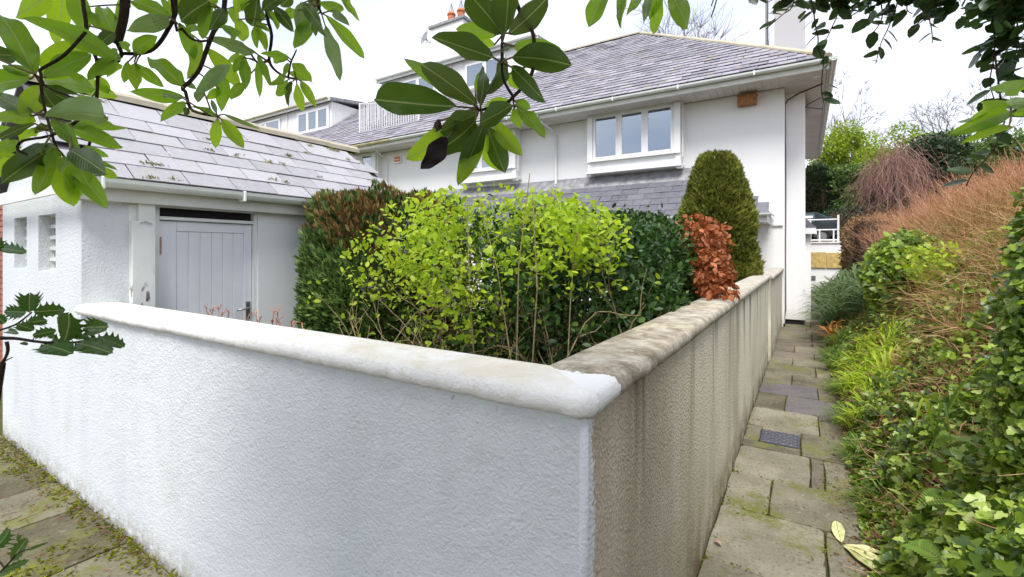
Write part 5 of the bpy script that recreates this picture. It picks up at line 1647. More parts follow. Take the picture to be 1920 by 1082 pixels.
ch = thing('conifer_hedge', 'clipped dark conifer hedge with browned top, right of the shed door', 'hedge', (-3.22, 3.1, 0))
ctr, hh = np.array([-3.34, 3.12, 1.05]), np.array([.54, .66, 1.1])
P, v = box_points(30000, ctr, hh, 6)
lump = wob(P[:, 0] * 2.2 + P[:, 2] * 1.3, P[:, 1] * 2.2 + P[:, 2] * 1.9, 1.2)
P = ctr + (P - ctr) * (1 - .16 * RNG.random(len(P)) ** 1.5 + .085 * lump)[:, None]
brown = (P[:, 2] > 1.93 + .22 * lump + .25 * (P[:, 0] + 3.2)) & (RNG.random(len(P)) < .52) | ((lump < -.38) & (RNG.random(len(P)) < .5))
for nm, sel, mt in (('foliage', ~brown, 'conif'), ('brown_foliage', brown, 'conif_b')):
    k = sel.sum()
    X = v[sel] * .8 + unit(k) * .55 + np.array([0, 0, .55])
    cloud(nm, T_SPRIG, P[sel], X, unit(k) + v[sel], .045 + .045 * RNG.random(k), M[mt], ch, rnd=.5 + .28 * lump[sel] + RNG.normal(0, .2, k))
tr = MB()
for i in range(9):
    x, y = -3.2 + random.uniform(-.35, .35), 3.1 + random.uniform(-.3, .3)
    tr.tube([(x, y, -.02), (x + random.uniform(-.1, .1), y, .8), (x + random.uniform(-.25, .25), y + random.uniform(-.2, .2), 1.8)], .03, .012, n=6)
tr.put('trunk', M['bark'], ch)
boxc = box_points(900, ctr, hh * .80, 6)[0]
inn = MB()
nseg = 18
for j in range(9):
    for i in range(nseg):
        a = 2 * math.pi * i / nseg; t = -1 + 2 * j / 8
        vv = np.array([math.cos(a), math.sin(a), t * 1.25]); k = (np.abs(vv / hh) ** 6).sum() ** (-1 / 6)
        inn.v.append(tuple(ctr + vv * k * .80))
for j in range(8):
    for i in range(nseg):
        a, b = j * nseg + i, j * nseg + (i + 1) % nseg
        inn.f.append((a, b, b + nseg, a + nseg))
inn.put('inner_twigs', M['bark'], ch, smooth=True)

# ---- golden cone shaped conifer by the house
cn = thing('cone_conifer', 'tall bullet shaped clipped conifer, olive green, by the house wall', 'conifer', (-1.16, 7.75, 0))
n = 26000
t = RNG.random(n) ** .75
zz = .75 + 2.33 * (1 - t)
rad = .545 * np.sin(np.clip((1 - (zz - .75) / 2.44), 0, 1) ** .62 * 1.75) ** .9
rad = np.where(zz < 1.3, rad * (.75 + .25 * (zz - .75) / .55), rad)
a = RNG.random(n) * 2 * np.pi
v = np.stack([np.cos(a), np.sin(a), .25 + .5 * (zz > 2.7)], 1)
lump = wob(a * .8 + zz, zz * 2.0, 1.4)
rr_ = rad * (.985 + .09 * lump - .16 * RNG.random(n) ** 2 + .07 * (RNG.random(n) < .06))
P = np.stack([-1.16 + rr_ * np.cos(a), 7.75 + rr_ * np.sin(a), zz], 1)
cloud('foliage', T_SPRIG, P, v * .7 + unit(n) * .5 + np.array([0, 0, .7]), unit(n) + v, .055 + .06 * RNG.random(n), M['cone'], cn, rnd=.5 + .42 * lump + RNG.normal(0, .2, n))
MB().tube([(-1.16, 7.75, -.02), (-1.16, 7.75, 1.0), (-1.15, 7.76, 2.9)], .06, .015, n=8).put('trunk', M['bark'], cn)
MB().lathe((-1.16, 7.75, 0), [(.25, .8), (.42, 1.2), (.44, 1.6), (.38, 2.1), (.24, 2.7), (.05, 3.0)], 14).put('inner_twigs', M['bark'], cn, smooth=True)

# ---- loose lime green shrub in the corner of the wall
ls = thing('lime_shrub', 'loose leggy shrub with bright lime green leaves behind the corner of the wall', 'shrub', (-1.5, 2.1, 0.03))
mb = MB(); tips = []; mid = []
for bx, by, dx, dy, ln in ((-.95, 1.62, -.25, .1, .75), (-1.05, 1.75, -.55, .15, .7), (-1.25, 1.9, -.6, .1, .7), (-1.5, 1.95, -.6, .25, .65), (-1.15, 2.05, .1, .3, .75), (-1.8, 2.1, -.5, .1, .6),
                           (-.95, 2.0, .15, .25, .7), (-1.6, 2.3, .1, .1, .75), (-2.0, 2.35, -.35, .1, .65), (-1.3, 2.45, .0, .1, .8), (-1.75, 1.85, -.3, -.05, .62), (-2.2, 2.2, -.2, -.1, .6)):
    stems(mb, (bx, by, .02), (dx, dy, 1.0), ln, .011, 3, tips, .5, 3, .13, mid, .12)
for bx, by, tx, ty, tz in ((-.93, 1.65, -1.0, 1.75, 1.86), (-1.25, 1.8, -1.1, 1.9, 1.97), (-1.05, 1.9, -1.45, 1.95, 1.92), (-.9, 1.9, -.92, 2.05, 1.78), (-1.4, 1.9, -1.55, 2.0, 1.85)):
    mb.tube([(bx, by, .02), ((bx + tx) / 2 + random.uniform(-.06, .06), (by + ty) / 2, tz * .5), ((bx + tx * 2) / 3 + random.uniform(-.05, .05), (by + ty * 2) / 3 + random.uniform(-.05, .05), tz * .78), (tx, ty, tz)], .0048, .002, n=6)
mb.v = [(min(x, -.67), max(y, 1.40), z) for x, y, z in mb.v]
mb.put('stem', M['stem'], ls)
tp = [(np.array(p), np.array(d)) for p, d in tips + mid[::3] if p.z > .75 and p.z < 1.95 and p.y > 1.36 and p.x < -.72]
LP, LD = [], []
for p, d in tp:
    k = random.randint(1, 4) if p[2] > 1.35 else random.randint(0, 1) * (p[0] < -1.4)
    for _ in range(k):
        LP.append(p + RNG.normal(0, .035, 3)); LD.append(d)
# crown filled out to its outline
cp, _ = ell_points(7500, (-1.64, 2.15, 1.53), (.96, .52, .45), .35)
cp2, _ = ell_points(2600, (-1.15, 2.2, 1.68), (.42, .45, .25), .3)
cp = np.concatenate([cp, cp2]); cp = cp[(cp[:, 2] > 1.0) & (cp[:, 1] > 1.4)]
clm = wob(cp[:, 0] * 3.4, cp[:, 2] * 3.4 + cp[:, 1] * 2, 1.6)
open_ = (cp[:, 0] > -1.45) & (cp[:, 2] < 1.50 + .15 * clm)
cp = cp[(clm > -.28) & ((~open_) | (RNG.random(len(cp)) < .13)) & (cp[:, 2] > 1.08)]
LP = np.concatenate([np.array(LP).reshape(-1, 3), cp]); n = len(LP)
LP = LP[LP[:, 2] < 1.99]; n = len(LP)
Sz = .018 + .036 * RNG.random(n) ** 1.2
LX_ = unit(n) + np.array([0, -.1, .25]); LN_ = unit(n) * .8 + np.array([0, -.2, .9])
dist = np.linalg.norm(LP - np.array([0, 0, 1.6]), axis=1)
order = np.argsort(dist / Sz)
one, rest = order[:290], order[290:]
cloud('leaves', T_OVAL, LP[rest], LX_[rest], LN_[rest], np.stack([Sz[rest], Sz[rest] * 1.15, Sz[rest]], 1), M['lime'], ls, 'stuff', rnd=.5 + .25 * clm[0] * 0 + RNG.normal(0, .22, len(rest)))


def tmesh(name, tm, mat):
    m = MB(); m.add(tm[0], tm[1])
    return m.mesh(name, mat)


def orient(p, x, nrm, s):
    x = Vector(x).normalized(); y = Vector(nrm).cross(x).normalized(); z = x.cross(y)
    m = Matrix.Identity(4)
    sx, sy, sz = s
    for i in range(3):
        m[i][0], m[i][1], m[i][2], m[i][3] = x[i] * sx, y[i] * sy, z[i] * sz, p[i]
    return m


mp_ = np.array([tuple(p) for p, d in mid]); A_, B_ = [], []
for i in RNG.permutation(n)[:1100]:
    q = mp_[np.argmin(((mp_ - LP[i]) ** 2).sum(1))]
    dd_ = np.linalg.norm(q - LP[i])
    if dd_ < .17 and LP[i][1] > 1.4:
        A_.append(q); B_.append(LP[i])
rods('twigs', A_, B_, np.full(len(A_), .0014), M['twigg'], ls, 'stuff', bend=.10)
lm = tmesh('leaf', T_OVAL, M['lime_o'])
for i in one:
    link('leaf', lm, ls, orient(LP[i], LX_[i], LN_[i], (Sz[i], Sz[i] * 1.15, Sz[i])))

# ---- dark evergreen along the side wall
la = thing('evergreen_hedge', 'dark glossy evergreen hedge growing along the inside of the grimy wall', 'hedge', (-1.25, 3.8, 0.03))
P, v = box_points(60000, (-1.42, 3.45, 1.06), (.76, 1.38, .86), 3)
lump = wob(P[:, 1] * 2.4, P[:, 2] * 2.4 + P[:, 0] * 2, 1.2)
c0 = np.array([-1.42, 3.45, 1.06])
P = c0 + (P - c0) * (1 - .35 * RNG.random(len(P)) ** 1.6 + .13 * lump + .10 * (RNG.random(len(P)) < .03))[:, None]
ok = (P[:, 2] > .3) & (lump > -.9) & (P[:, 0] < -.63)
P, v, lump = P[ok], v[ok], lump[ok]; n = len(P)
q_ = RNG.random(len(P)) < .4
P[q_] = c0 + (P[q_] - c0) * (.45 + .5 * RNG.random(q_.sum()))[:, None]
X, N = fol_dirs(v, .5, .3)
cloud('foliage', T_OVAL, P, X, N, .032 + .026 * RNG.random(n), M['laurel'], la, rnd=.45 + .2 * lump + RNG.normal(0, .22, n))
mb = MB(); tips = []
for i in range(12):
    stems(mb, (-1.2 + random.uniform(-.35, .35), 2.8 + i * .16, .02), (random.uniform(-.3, .3), random.uniform(-.3, .3), 1), .55, .02, 3, tips, .6, 3, .18)
mb.v = [(min(x, -.68), max(y, 1.32), z) for x, y, z in mb.v]
mb.put('stem', M['greybark'], la)
# tangle of bare twigs on its near side
tw = thing('twig_tangle', 'tangle of bare grey brown twigs between the lime shrub and the dark evergreen', 'twigs', (-1.0, 2.5, 0.03))
mb = MB(); tips = []
for i in range(15):
    stems(mb, (-.92 + random.uniform(-.35, .1), 1.62 + i * .11, .02), (random.uniform(-.25, .2), random.uniform(-.2, .3), 1), .62, .013, 3, tips, .75, 3, .22)
mb.v = [(min(x, -.66), max(y, 1.32), z) for x, y, z in mb.v]
mb.put('stem', M['stem'], tw)

# ---- copper beech leaning over the wall
be = thing('copper_beech', 'small beech bush with dry copper leaves leaning over the wall coping', 'shrub', (-.80, 4.05, 0.03))
mb = MB(); tips = []
for i in range(7):
    stems(mb, (-.82 + random.uniform(-.08, .05), 4.05 + random.uniform(-.15, .15), .02), (random.uniform(-.05, .08), random.uniform(-.15, .1), 1), .6, .012, 2, tips, .35, 3, .1)
mb.v = [(min(x, -.60), y, min(z, 1.85)) for x, y, z in mb.v]
mb.put('stem', M['bark'], be)
P1, v1 = ell_points(700, (-.74, 4.05, 1.66), (.24, .30, .25), .45)
P2, v2 = ell_points(420, (-.62, 3.85, 1.44), (.17, .24, .2), .4)
P3, v3 = ell_points(60, (-.52, 3.6, 1.31), (.12, .16, .045), .3)
P = np.concatenate([P1, P2, P3]); v = np.concatenate([v1, v2, v3]); n = len(P)
Sz = .040 + .030 * RNG.random(n)
X = unit(n) + v * .5 + np.array([0, 0, -.5]); N = unit(n) + v
dist = np.linalg.norm(P - np.array([0, 0, 1.6]), axis=1); order = np.argsort(dist / Sz)
one, rest = order[:280], order[280:]
cloud('leaves', T_OVAL, P[rest], X[rest], N[rest], np.stack([Sz[rest], Sz[rest] * 1.25, Sz[rest] * 2], 1), M['beech'], be, 'stuff')
bm_ = tmesh('leaf', T_OVAL, M['beech_o'])
for i in one:
    link('leaf', bm_, be, orient(P[i], X[i], N[i], (Sz[i], Sz[i] * 1.25, Sz[i] * 2)))

# ---- rose twigs just above the white coping
for i, (x, y, z, lb) in enumerate(((-3.42, 1.62, 1.19, 'bare rose twigs with pinkish buds above the coping in front of the shed door'), (-2.86, 1.6, 1.21, 'pinkish rose twig tips above the coping beside the door handle'), (-2.46, 1.6, 1.18, 'short rose twigs above the coping in front of the conifer hedge'))):
    rt = thing('rose_bush', lb, 'rose', (x, y, .03), 'bare roses behind the front wall')
    mb = MB()
    lf = MB()
    for k in range(6):
        tx, ty, tz = x + random.uniform(-.14, .14), y + random.uniform(-.06, .06), z + random.uniform(-.04, .045)
        mb.tube([(x + random.uniform(-.02, .02), y, .02), (x + (tx - x) * .5, y, .6), (tx, ty, tz)], .006, .003, n=5)
        for q in range(3):
            s = Vector((random.gauss(0, .02), random.gauss(0, .015), random.uniform(.008, .04)))
            p = Vector((tx, ty, tz)) - Vector((0, 0, random.uniform(0, .04)))
            mb.tube([p, p + s], .003, .0015, n=4)
            lf.tube([p + s * .7, p + s * 1.15], .004, .001, n=4)
    mb.put('stem', M['rust'], rt); lf.put('buds', M['terra'], rt, kind='stuff')

# ================================================================== BANK PLANTING
def bank_pts(n, y0, y1, s0, s1, pw=1.4):
    u = RNG.random(n)
    y = (y0 ** (1 - pw) + u * (y1 ** (1 - pw) - y0 ** (1 - pw))) ** (1 / (1 - pw))
    s = s0 + (s1 - s0) * RNG.random(n)
    x = edge_x(y) + s
    return x, y, s


def canopy(x, y):
    return .06 + .22 * np.clip(.45 + .8 * wob(x * 2.4 + 3, y * 2.4, 1.3), 0, 1.4)


def bnorm(x, y):
    e = .03
    gx = (bank_z(x + e, y) - bank_z(x - e, y)) / (2 * e); gy = (bank_z(x, y + e) - bank_z(x, y - e)) / (2 * e)
    N = np.stack([-gx, -gy, np.ones_like(gx)], 1)
    return N / np.linalg.norm(N, axis=1, keepdims=True)


n = 92000
x, y, s = bank_pts(n, 1.6, 9.5, -.03, 2.0, 1.7)
ed = np.clip((s + .03) / .35, 0.15, 1)
h = canopy(x, y) * ed
f = RNG.random(n) ** .8
bare = wob(x * 2.3 + 9, y * 2.3, 1.0)
keep = (bare > -.22) | (s > 1.3) | (RNG.random(n) < .14)
rust = np.exp(-((y - 3.05) / .42) ** 2 - ((s - .33) / .16) ** 2)
keep &= RNG.random(n) > rust * .95
tuftz = (np.abs(y - 6.1) < 1.1) & (s < .55)
keep &= ~(tuftz & (RNG.random(n) < .8))
x, y, s, h, f, ed = [q[keep] for q in (x, y, s, h, f, ed)]
n = len(x)
bn = bnorm(x, y)
P = np.stack([x, y, bank_z(x, y)], 1) + bn * (h * f)[:, None]
N = bn * .5 + np.array([-.10, -.25, .7]) + unit(n) * .85
X = unit(n) + np.array([-.5, -.3, -.35])
Sz = (.020 + .026 * RNG.random(n)) * np.where(s > .9, 1.2, 1.0) * np.where(RNG.random(n) < .12, 1.5, 1.0)
patch = wob(x * 2 - 5, y * 2, 1.4)
cloud('ivy_ground_cover', T_IVY, P, X, N, np.stack([Sz, Sz * (.75 + .4 * RNG.random(n)), Sz], 1), M['ivy'], None, 'stuff', rnd=.34 + .18 * patch + RNG.normal(0, .22, n) + .3 * (RNG.random(n) < .12))

# dead leaves and straw among the ivy
n = 15000
x, y, s = bank_pts(n, 1.6, 9, -.02, 1.4, 1.6)
bare = wob(x * 2.3 + 9, y * 2.3, 1.0)
k = (bare < -.08) | (RNG.random(n) < .22) | (np.exp(-((y - 3.05) / .42) ** 2 - ((s - .33) / .16) ** 2) > .4)
x, y, s = x[k], y[k], s[k]; n = len(x)
P = np.stack([x, y, bank_z(x, y) + .015 + .10 * RNG.random(n) * np.clip(s * 3, .1, 1)], 1)
cloud('leaf_litter', T_DIA, P, unit(n) * np.array([1, 1, .3]), bnorm(x, y) + unit(n) * .5, np.stack([.03 + .04 * RNG.random(n), .03 + .03 * RNG.random(n), .06 + 0 * x], 1), M['litter'], None, 'stuff')
n = 5200
x, y, s = bank_pts(n, 1.6, 9, .0, 1.9, 1.5)
bare = wob(x * 2.3 + 9, y * 2.3, 1.0)
k = (bare < -.05) | (RNG.random(n) < .4)
x, y, s = x[k], y[k], s[k]; n = len(x)
P0 = np.stack([x, y, bank_z(x, y) + canopy(x, y) * np.clip(s * 3, .1, 1) * (.3 + .85 * RNG.random(n))], 1)
d_ = unit(n) * np.array([1, 1, .35]); d_[:, 2] += .1 * np.sign(d_[:, 0])
Ln = .05 + .26 * RNG.random(n) ** 2
rods('dry_stems', P0, P0 + d_ * Ln[:, None], .0015 + .002 * RNG.random(n), M['straw'], None, 'stuff')


def clump(name, label, cat, x, y, n, Ln, hgt, mat, wid=1.0, rad=.12, lean=(-.3, -.2), group=None, tpl=T_BLADE, z=None, rnd0=.5):
    z = float(bank_z(np.array([x]), np.array([y]))[0]) if z is None else z
    t_ = thing(name, label, cat, (x, y, z), group)
    a = RNG.random(n) * 2 * np.pi
    r = rad * np.sqrt(RNG.random(n))
    px, py = x + r * np.cos(a), y + r * np.sin(a)
    P = np.stack([px, py, np.where(px > edge_x(py), bank_z(px, py), .0) - .01], 1)
    X = np.stack([np.cos(a) + lean[0], np.sin(a) + lean[1], .0 * a + hgt + RNG.normal(0, .25, n)], 1)
    N = np.stack([-np.cos(a) * .3, -np.sin(a) * .3, .0 * a + 1], 1) + unit(n) * .25
    S = Ln * (.55 + .5 * RNG.random(n))
    cloud('blades', tpl, P, X, N, np.stack([S, S * wid, S], 1), M[mat], t_, rnd=rnd0 + RNG.normal(0, .2, n))
    return t_


# rusty dead bracken stems showing through the ivy
n = 9000
x, y, s = bank_pts(n, 1.8, 9.5, .05, 1.9, 1.3)
pt_ = wob(x * 2.3 + 9, y * 2.3, 1.0)
k = (pt_ < .02) | (RNG.random(n) < .18) | (s > 1.0) & (RNG.random(n) < .5)
x, y, s = x[k], y[k], s[k]; n = len(x)
P0 = np.stack([x, y, bank_z(x, y) + .04 + .20 * RNG.random(n) * np.clip(s * 3, .1, 1)], 1)
d_ = unit(n) * np.array([1, 1, .7]) + np.array([-.15, -.1, .15])
rods('dead_bracken', P0, P0 + d_ * (.04 + .16 * RNG.random(n))[:, None], .0012 + .0016 * RNG.random(n), M['orange'], None, 'stuff', bend=.12)
n = 6000
x, y, s = bank_pts(n, 1.8, 9.5, .0, 1.9, 1.4)
pt_ = wob(x * 2.3 + 9, y * 2.3, 1.0)
k = (pt_ < .05) | (RNG.random(n) < .25)
x, y, s = x[k], y[k], s[k]; n = len(x)
cloud('dead_leaves', T_OVAL, np.stack([x, y, bank_z(x, y) + canopy(x, y) * np.clip(s * 3, .1, 1) * (.5 + .6 * RNG.random(n))], 1), unit(n), unit(n) + np.array([-.2, -.4, .7]), np.stack([.02 + .025 * RNG.random(n), .02 + .02 * RNG.random(n), .05 + 0 * x], 1), M['litter'], None, 'stuff')

# bright fern / grass drift by the path
k = 0
for x, y, s in ((.50, 5.0, .9), (.62, 5.5, 1.05), (.72, 6.1, 1.1), (.52, 6.0, 1.0), (.78, 6.8, 1.1), (.55, 6.9, .9)):
    clump('lime_grass', ['lime green arching grass at the foot of the bank', 'largest lime green grass tuft in the middle of the drift', 'lime green grass tuft against the ivy bank', 'lime green grass tuft spilling towards the path',
                         'lime green grass tuft behind the others, under the dead stems', 'small lime green grass tuft beside the darker grass'][k], 'grass', x, y, 150, .25 * s, .9, 'fernl', 1.0, .2, (-.35, -.25), 'lime grass along the path')
    k += 1
k = 0
for x, y, s in ((.40, 7.6, .85), (.36, 8.2, .8), (.50, 8.8, 1.0), (.38, 4.4, .55), (.36, 5.3, .6), (.40, 3.6, .4), (.37, 6.4, .6)):
    clump('green_grass', ['mid green grass tuft hanging over the path edge below the lime grass', 'mid green grass tuft on the path edge near the chimney breast', 'mid green grass tuft behind the dry orange plant', 'low grass tuft at the path edge opposite the drain cover',
                          'low grass tuft at the path edge beside the purple slabs', 'smallest grass tuft at the path edge, nearest the viewer', 'low grass tuft at the path edge in front of the lime grass'][k], 'grass', x, y, 160, .24 * s + .03, .7, 'grass', 1.0, .16, (-.3, -.15), 'grass tufts along the path edge')
    k += 1
clump('dry_orange_plant', 'dry orange strap leaved plant drooping over the path', 'plant', .42, 9.2, 46, .42, .9, 'rust_l', 1.3, .08, (-.45, -.1))
k = 0
for x, y, s in ((.62, 10.0, 1.3), (.85, 10.8, 1.4), (.95, 9.4, 1.2), (.70, 11.8, 1.4), (.75, 13.2, 1.4), (1.05, 8.4, 1.0), (.6, 15, 1.4)):
    clump('long_grass', ['long dull green grass clump behind the dry orange plant', 'long dull green grass clump against the brown hedge', 'long grass clump above the lime grass', 'long grass clump leaning over the far path', 'long grass clump below the brown hedge',
                         'long grass clump beside the ivy mound', 'farthest long grass clump by the path end'][k], 'grass', x, y, 200, .55 * s, .75, 'dgrass', .7, .3, (-.45, -.25), 'long grass clumps on the bank')
    k += 1
# broad strap leaves near the viewer
sg = thing('strap_leaves', 'long pale green strap leaves arching over the ivy near the viewer', 'plant', (.72, 3.7, .45))
for q, (tx, ty, tz, w) in enumerate(((.60, 3.05, .66, .9), (.50, 3.30, .62, 1), (.80, 3.4, 1.14, 1.1), (.84, 3.3, 1.08, 1.0), (.74, 3.2, .98, .9))):
    b = np.array([.62, 3.5, .52]); t = np.array([tx, ty, tz])
    m = MB(); nseg = 9
    side_ = np.cross(t - b, (0, 0, 1)); side_ /= np.linalg.norm(side_)
    for i in range(nseg + 1):
        u = i / nseg
        c = b + (t - b) * u + np.array([0, 0, .22 * math.sin(math.pi * u) * (1.0 if q < 3 else .5)])
        wd = .0065 * w * math.sin(math.pi * min(1, .12 + u * .88)) ** .7 + .001
        m.v += [tuple(c - side_ * wd), tuple(c + np.array([0, 0, -.004])), tuple(c + side_ * wd)]
    for i in range(nseg):
        a = 3 * i
        m.f += [(a, a + 1, a + 4, a + 3), (a + 1, a + 2, a + 5, a + 4)]
    o = m.put('blade', M['fernl'] if q % 2 else M['grass'], sg, smooth=True)
# fern fronds
for q, (x, y, dx, dy) in enumerate(((.74, 3.25, -.5, -.35), (.62, 2.75, -.45, -.1), (.5, 2.45, -.3, .2))):
    z = float(bank_z(np.array([x]), np.array([y]))[0]) + .12
    fr = thing('fern', ['pale fern frond lying on the ivy below the strap leaves', 'fern frond among the ivy beside the rusty litter', 'small fern frond at the path edge near the fallen leaves'][q], 'fern', (x, y, z), 'ferns on the bank')
    P, X, S = [], [], []
    d_ = Vector((dx, dy, .35)).normalized(); sd_ = d_.cross(Vector((0, 0, 1))).normalized()
    rach = MB(); pts = []
    for i in range(20):
        u = i / 19
        c = Vector((x, y, z)) + d_ * .25 * u - Vector((0, 0, .16 * u * u))
        pts.append(c)
        if i > 2:
            for sgn in (-1, 1):
                P.append(tuple(c)); X.append(tuple(sd_ * sgn + d_ * .35)); S.append(.075 * math.sin(math.pi * (.15 + .8 * u)) + .008)
    rach.tube(pts, .003, .001, n=4).put('stalk', M['stem'], fr)
    S = np.array(S)
    cloud('frond', T_OVAL, P, X, np.tile((0.1, -.2, 1.), (len(P), 1)), np.stack([S, S * .55, S], 1), M['grass'], fr, rnd=.65 + RNG.normal(0, .1, len(P)))

# mound of dead bramble stems with some ivy, upper right
n = 5200
u = RNG.random((n, 3))
x = .95 + 1.5 * u[:, 0]; y = 4.4 + 3.4 * u[:, 1]
x = x + .05 * (y - 5)
top = bank_z(x, y) + .26 + .10 * wob(x * 1.5, y * 1.5, 1)
P0 = np.stack([x, y, bank_z(x, y) + (top - bank_z(x, y)) * (.35 + .7 * u[:, 2])], 1)
d_ = unit(n) * np.array([1, 1, .75]) + np.array([-.15, -.05, .05])
Ln = .12 + .42 * RNG.random(n) ** 1.5
rods('dead_bramble', P0, P0 + d_ * Ln[:, None], .0018 + .0042 * RNG.random(n) ** 3, M['straw'], None, 'stuff', bend=.16)
n = 3000
x = .95 + 1.4 * RNG.random(n); y = 4.2 + 3.4 * RNG.random(n)
P = np.stack([x, y, bank_z(x, y) + .12 + .24 * RNG.random(n)], 1)
k = wob(x * 2 + 1, y * 2, 1.3) > .05
Q = P[~k]; n = len(Q)
cloud('bramble_green_leaves', T_OVAL, Q, unit(n), unit(n) + np.array([-.3, -.4, 1.]), .03 + .03 * RNG.random(n), M['ivy'], None, 'stuff', rnd=.5 + RNG.normal(0, .25, n))
P = P[k]; n = len(P)
cloud('bramble_leaves', T_OVAL, P, unit(n), unit(n) + np.array([-.3, -.4, 1.]), .035 + .03 * RNG.random(n), M['litter'], None, 'stuff')
# ivy and bramble leaves growing through the dead stems
n = 26000
y = 3.6 + 6.4 * RNG.random(n); s = .45 + 2.4 * RNG.random(n); x = edge_x(y) + s
q_ = wob(x * 1.5 + 4, y * 1.5 + 2, 1.3)
k = q_ > .12
x, y, q_ = x[k], y[k], q_[k]; n = len(x)
z = bank_z(x, y) + (.14 + .32 * np.clip(q_, 0, .8)) * (.45 + .6 * RNG.random(n)) + .05
cloud('bank_ivy', T_IVY, np.stack([x, y, z], 1), unit(n) + np.array([-.4, -.3, -.35]), unit(n) * .8 + np.array([-.25, -.3, .7]), .03 + .03 * RNG.random(n), M['ivy'], None, 'stuff', rnd=.42 + RNG.normal(0, .24, n))
n = 700
y = 4.2 + 5.5 * RNG.random(n); x = edge_x(y) + .8 + 1.6 * RNG.random(n)
P0 = np.stack([x, y, bank_z(x, y) + .1], 1)
d_ = np.stack([RNG.normal(-.15, .45, n), RNG.normal(-.1, .45, n), np.ones(n)], 1)
rods('upright_dead_stems', P0, P0 + d_ * (.25 + .4 * RNG.random(n))[:, None], .002 + .002 * RNG.random(n), M['straw'], None, 'stuff', bend=.18)
# ivy mound left of it
im = thing('ivy_mound', 'rounded mound of grey green ivy below the dead brambles', 'ivy', (1.12, 7.7, 1.0))
P, v = ell_points(5200, (1.10, 7.6, 1.28), (.48, .75, .58), .75)
k = P[:, 2] > bank_z(P[:, 0], P[:, 1]) - .05
P, v = P[k], v[k]; n = len(P)
X, N = fol_dirs(v, .2, -.3)
cloud('foliage', T_IVY, P, X, N + np.array([-.2, -.4, .5]), .055 + .04 * RNG.random(n), M['ivy'], im, rnd=.42 + RNG.normal(0, .2, n))
ls2 = thing('lime_bramble', 'lime green leafy bramble on the bank beside the dead stems', 'bramble', (1.2, 6.6, 1.3))
P, v = ell_points(420, (1.16, 6.5, 1.46), (.28, .4, .26), .3)
X, N = fol_dirs(v, .2, 0)
cloud('foliage', T_OVAL, P, X, N + np.array([-.2, -.4, .5]), .05 + .035 * RNG.random(len(P)), M['lime'], ls2)

# orange twig thicket and mauve weeping shrub
def thicket(name, label, cat, boxes, n, hgt, rad, mat, lean, sp=.35, kids=2):
    P0, P1, R = [], [], []
    for (x0, x1, y0, y1), share in boxes:
        k = int(n * share)
        x = x0 + (x1 - x0) * RNG.random(k); y = y0 + (y1 - y0) * RNG.random(k)
        z = bank_z(x, y) - .02
        H = hgt * (.55 + .5 * RNG.random(k)) * (1 + .22 * wob(x * .9, y * .9, 1))
        d = np.stack([RNG.normal(lean[0], sp, k), RNG.normal(lean[1], sp, k), np.ones(k)], 1)
        a = np.stack([x, y, z], 1); b = a + d * H[:, None]
        P0.append(a); P1.append(b); R.append(rad * (.6 + .8 * RNG.random(k)))
        for q in range(kids):
            t = .35 + .55 * RNG.random(k)
            a2 = a + (b - a) * t[:, None]
            d2 = d * .6 + RNG.normal(0, .45, (k, 3)); d2[:, 2] += .2
            P0.append(a2); P1.append(a2 + d2 * (H * (1 - t) * .8 + .1)[:, None]); R.append(rad * .55 * (.6 + .8 * RNG.random(k)))
    return np.concatenate(P0), np.concatenate(P1), np.concatenate(R)


P0, P1, R = thicket('', '', '', [((1.35, 3.6, 10.2, 13), .6), ((1.9, 4.2, 8.6, 10.8), .4)], 2700, .85, .0046, 'orange', (-.10, -.06), .34, 4)
rods('orange_thicket', P0, P1, R, M['orange'], None, 'stuff', bend=.07)
P0, P1, R = thicket('', '', '', [((1.5, 3.2, 7.2, 9.4), 1)], 1100, .6, .0045, 'straw', (-.15, -.1), .6, 3)
rods('dry_stem_thicket', P0, P1, R, M['straw'], None, 'stuff', bend=.10)
wp = thing('weeping_shrub', 'bare mauve weeping shrub with fine hanging twigs above the orange thicket', 'shrub', (2.15, 16.5, 1.7))
MB().tube([(2.15, 16.5, 1.6), (2.2, 16.5, 2.6), (2.1, 16.45, 3.6), (1.95, 16.4, 4.2)], .06, .03, n=7).put('trunk', M['greybark'], wp)
n = 480
a = RNG.random(n) * 2 * np.pi; el = RNG.random(n)
r0 = .12 + .52 * RNG.random(n) ** 1.4
S0 = np.stack([2.05 + r0 * np.cos(a), 16.4 + r0 * np.sin(a), 4.15 - .75 * r0 ** 2 + RNG.normal(0, .3, n)], 1)
S1 = S0 + np.stack([np.cos(a) * (.1 + .7 * RNG.random(n)), np.sin(a) * (.1 + .7 * RNG.random(n)), -(.4 + 1.3 * RNG.random(n))], 1) + RNG.normal(0, .22, (n, 3))
T0 = np.tile((2.0, 16.4, 4.1), (n // 5, 1)) + RNG.normal(0, .12, (n // 5, 3))
rods('weeping_twigs', np.concatenate([S0, T0]), np.concatenate([S1, S0[:n // 5]]), np.full(n + n // 5, .0050), M['mauve'], wp, bend=.16)
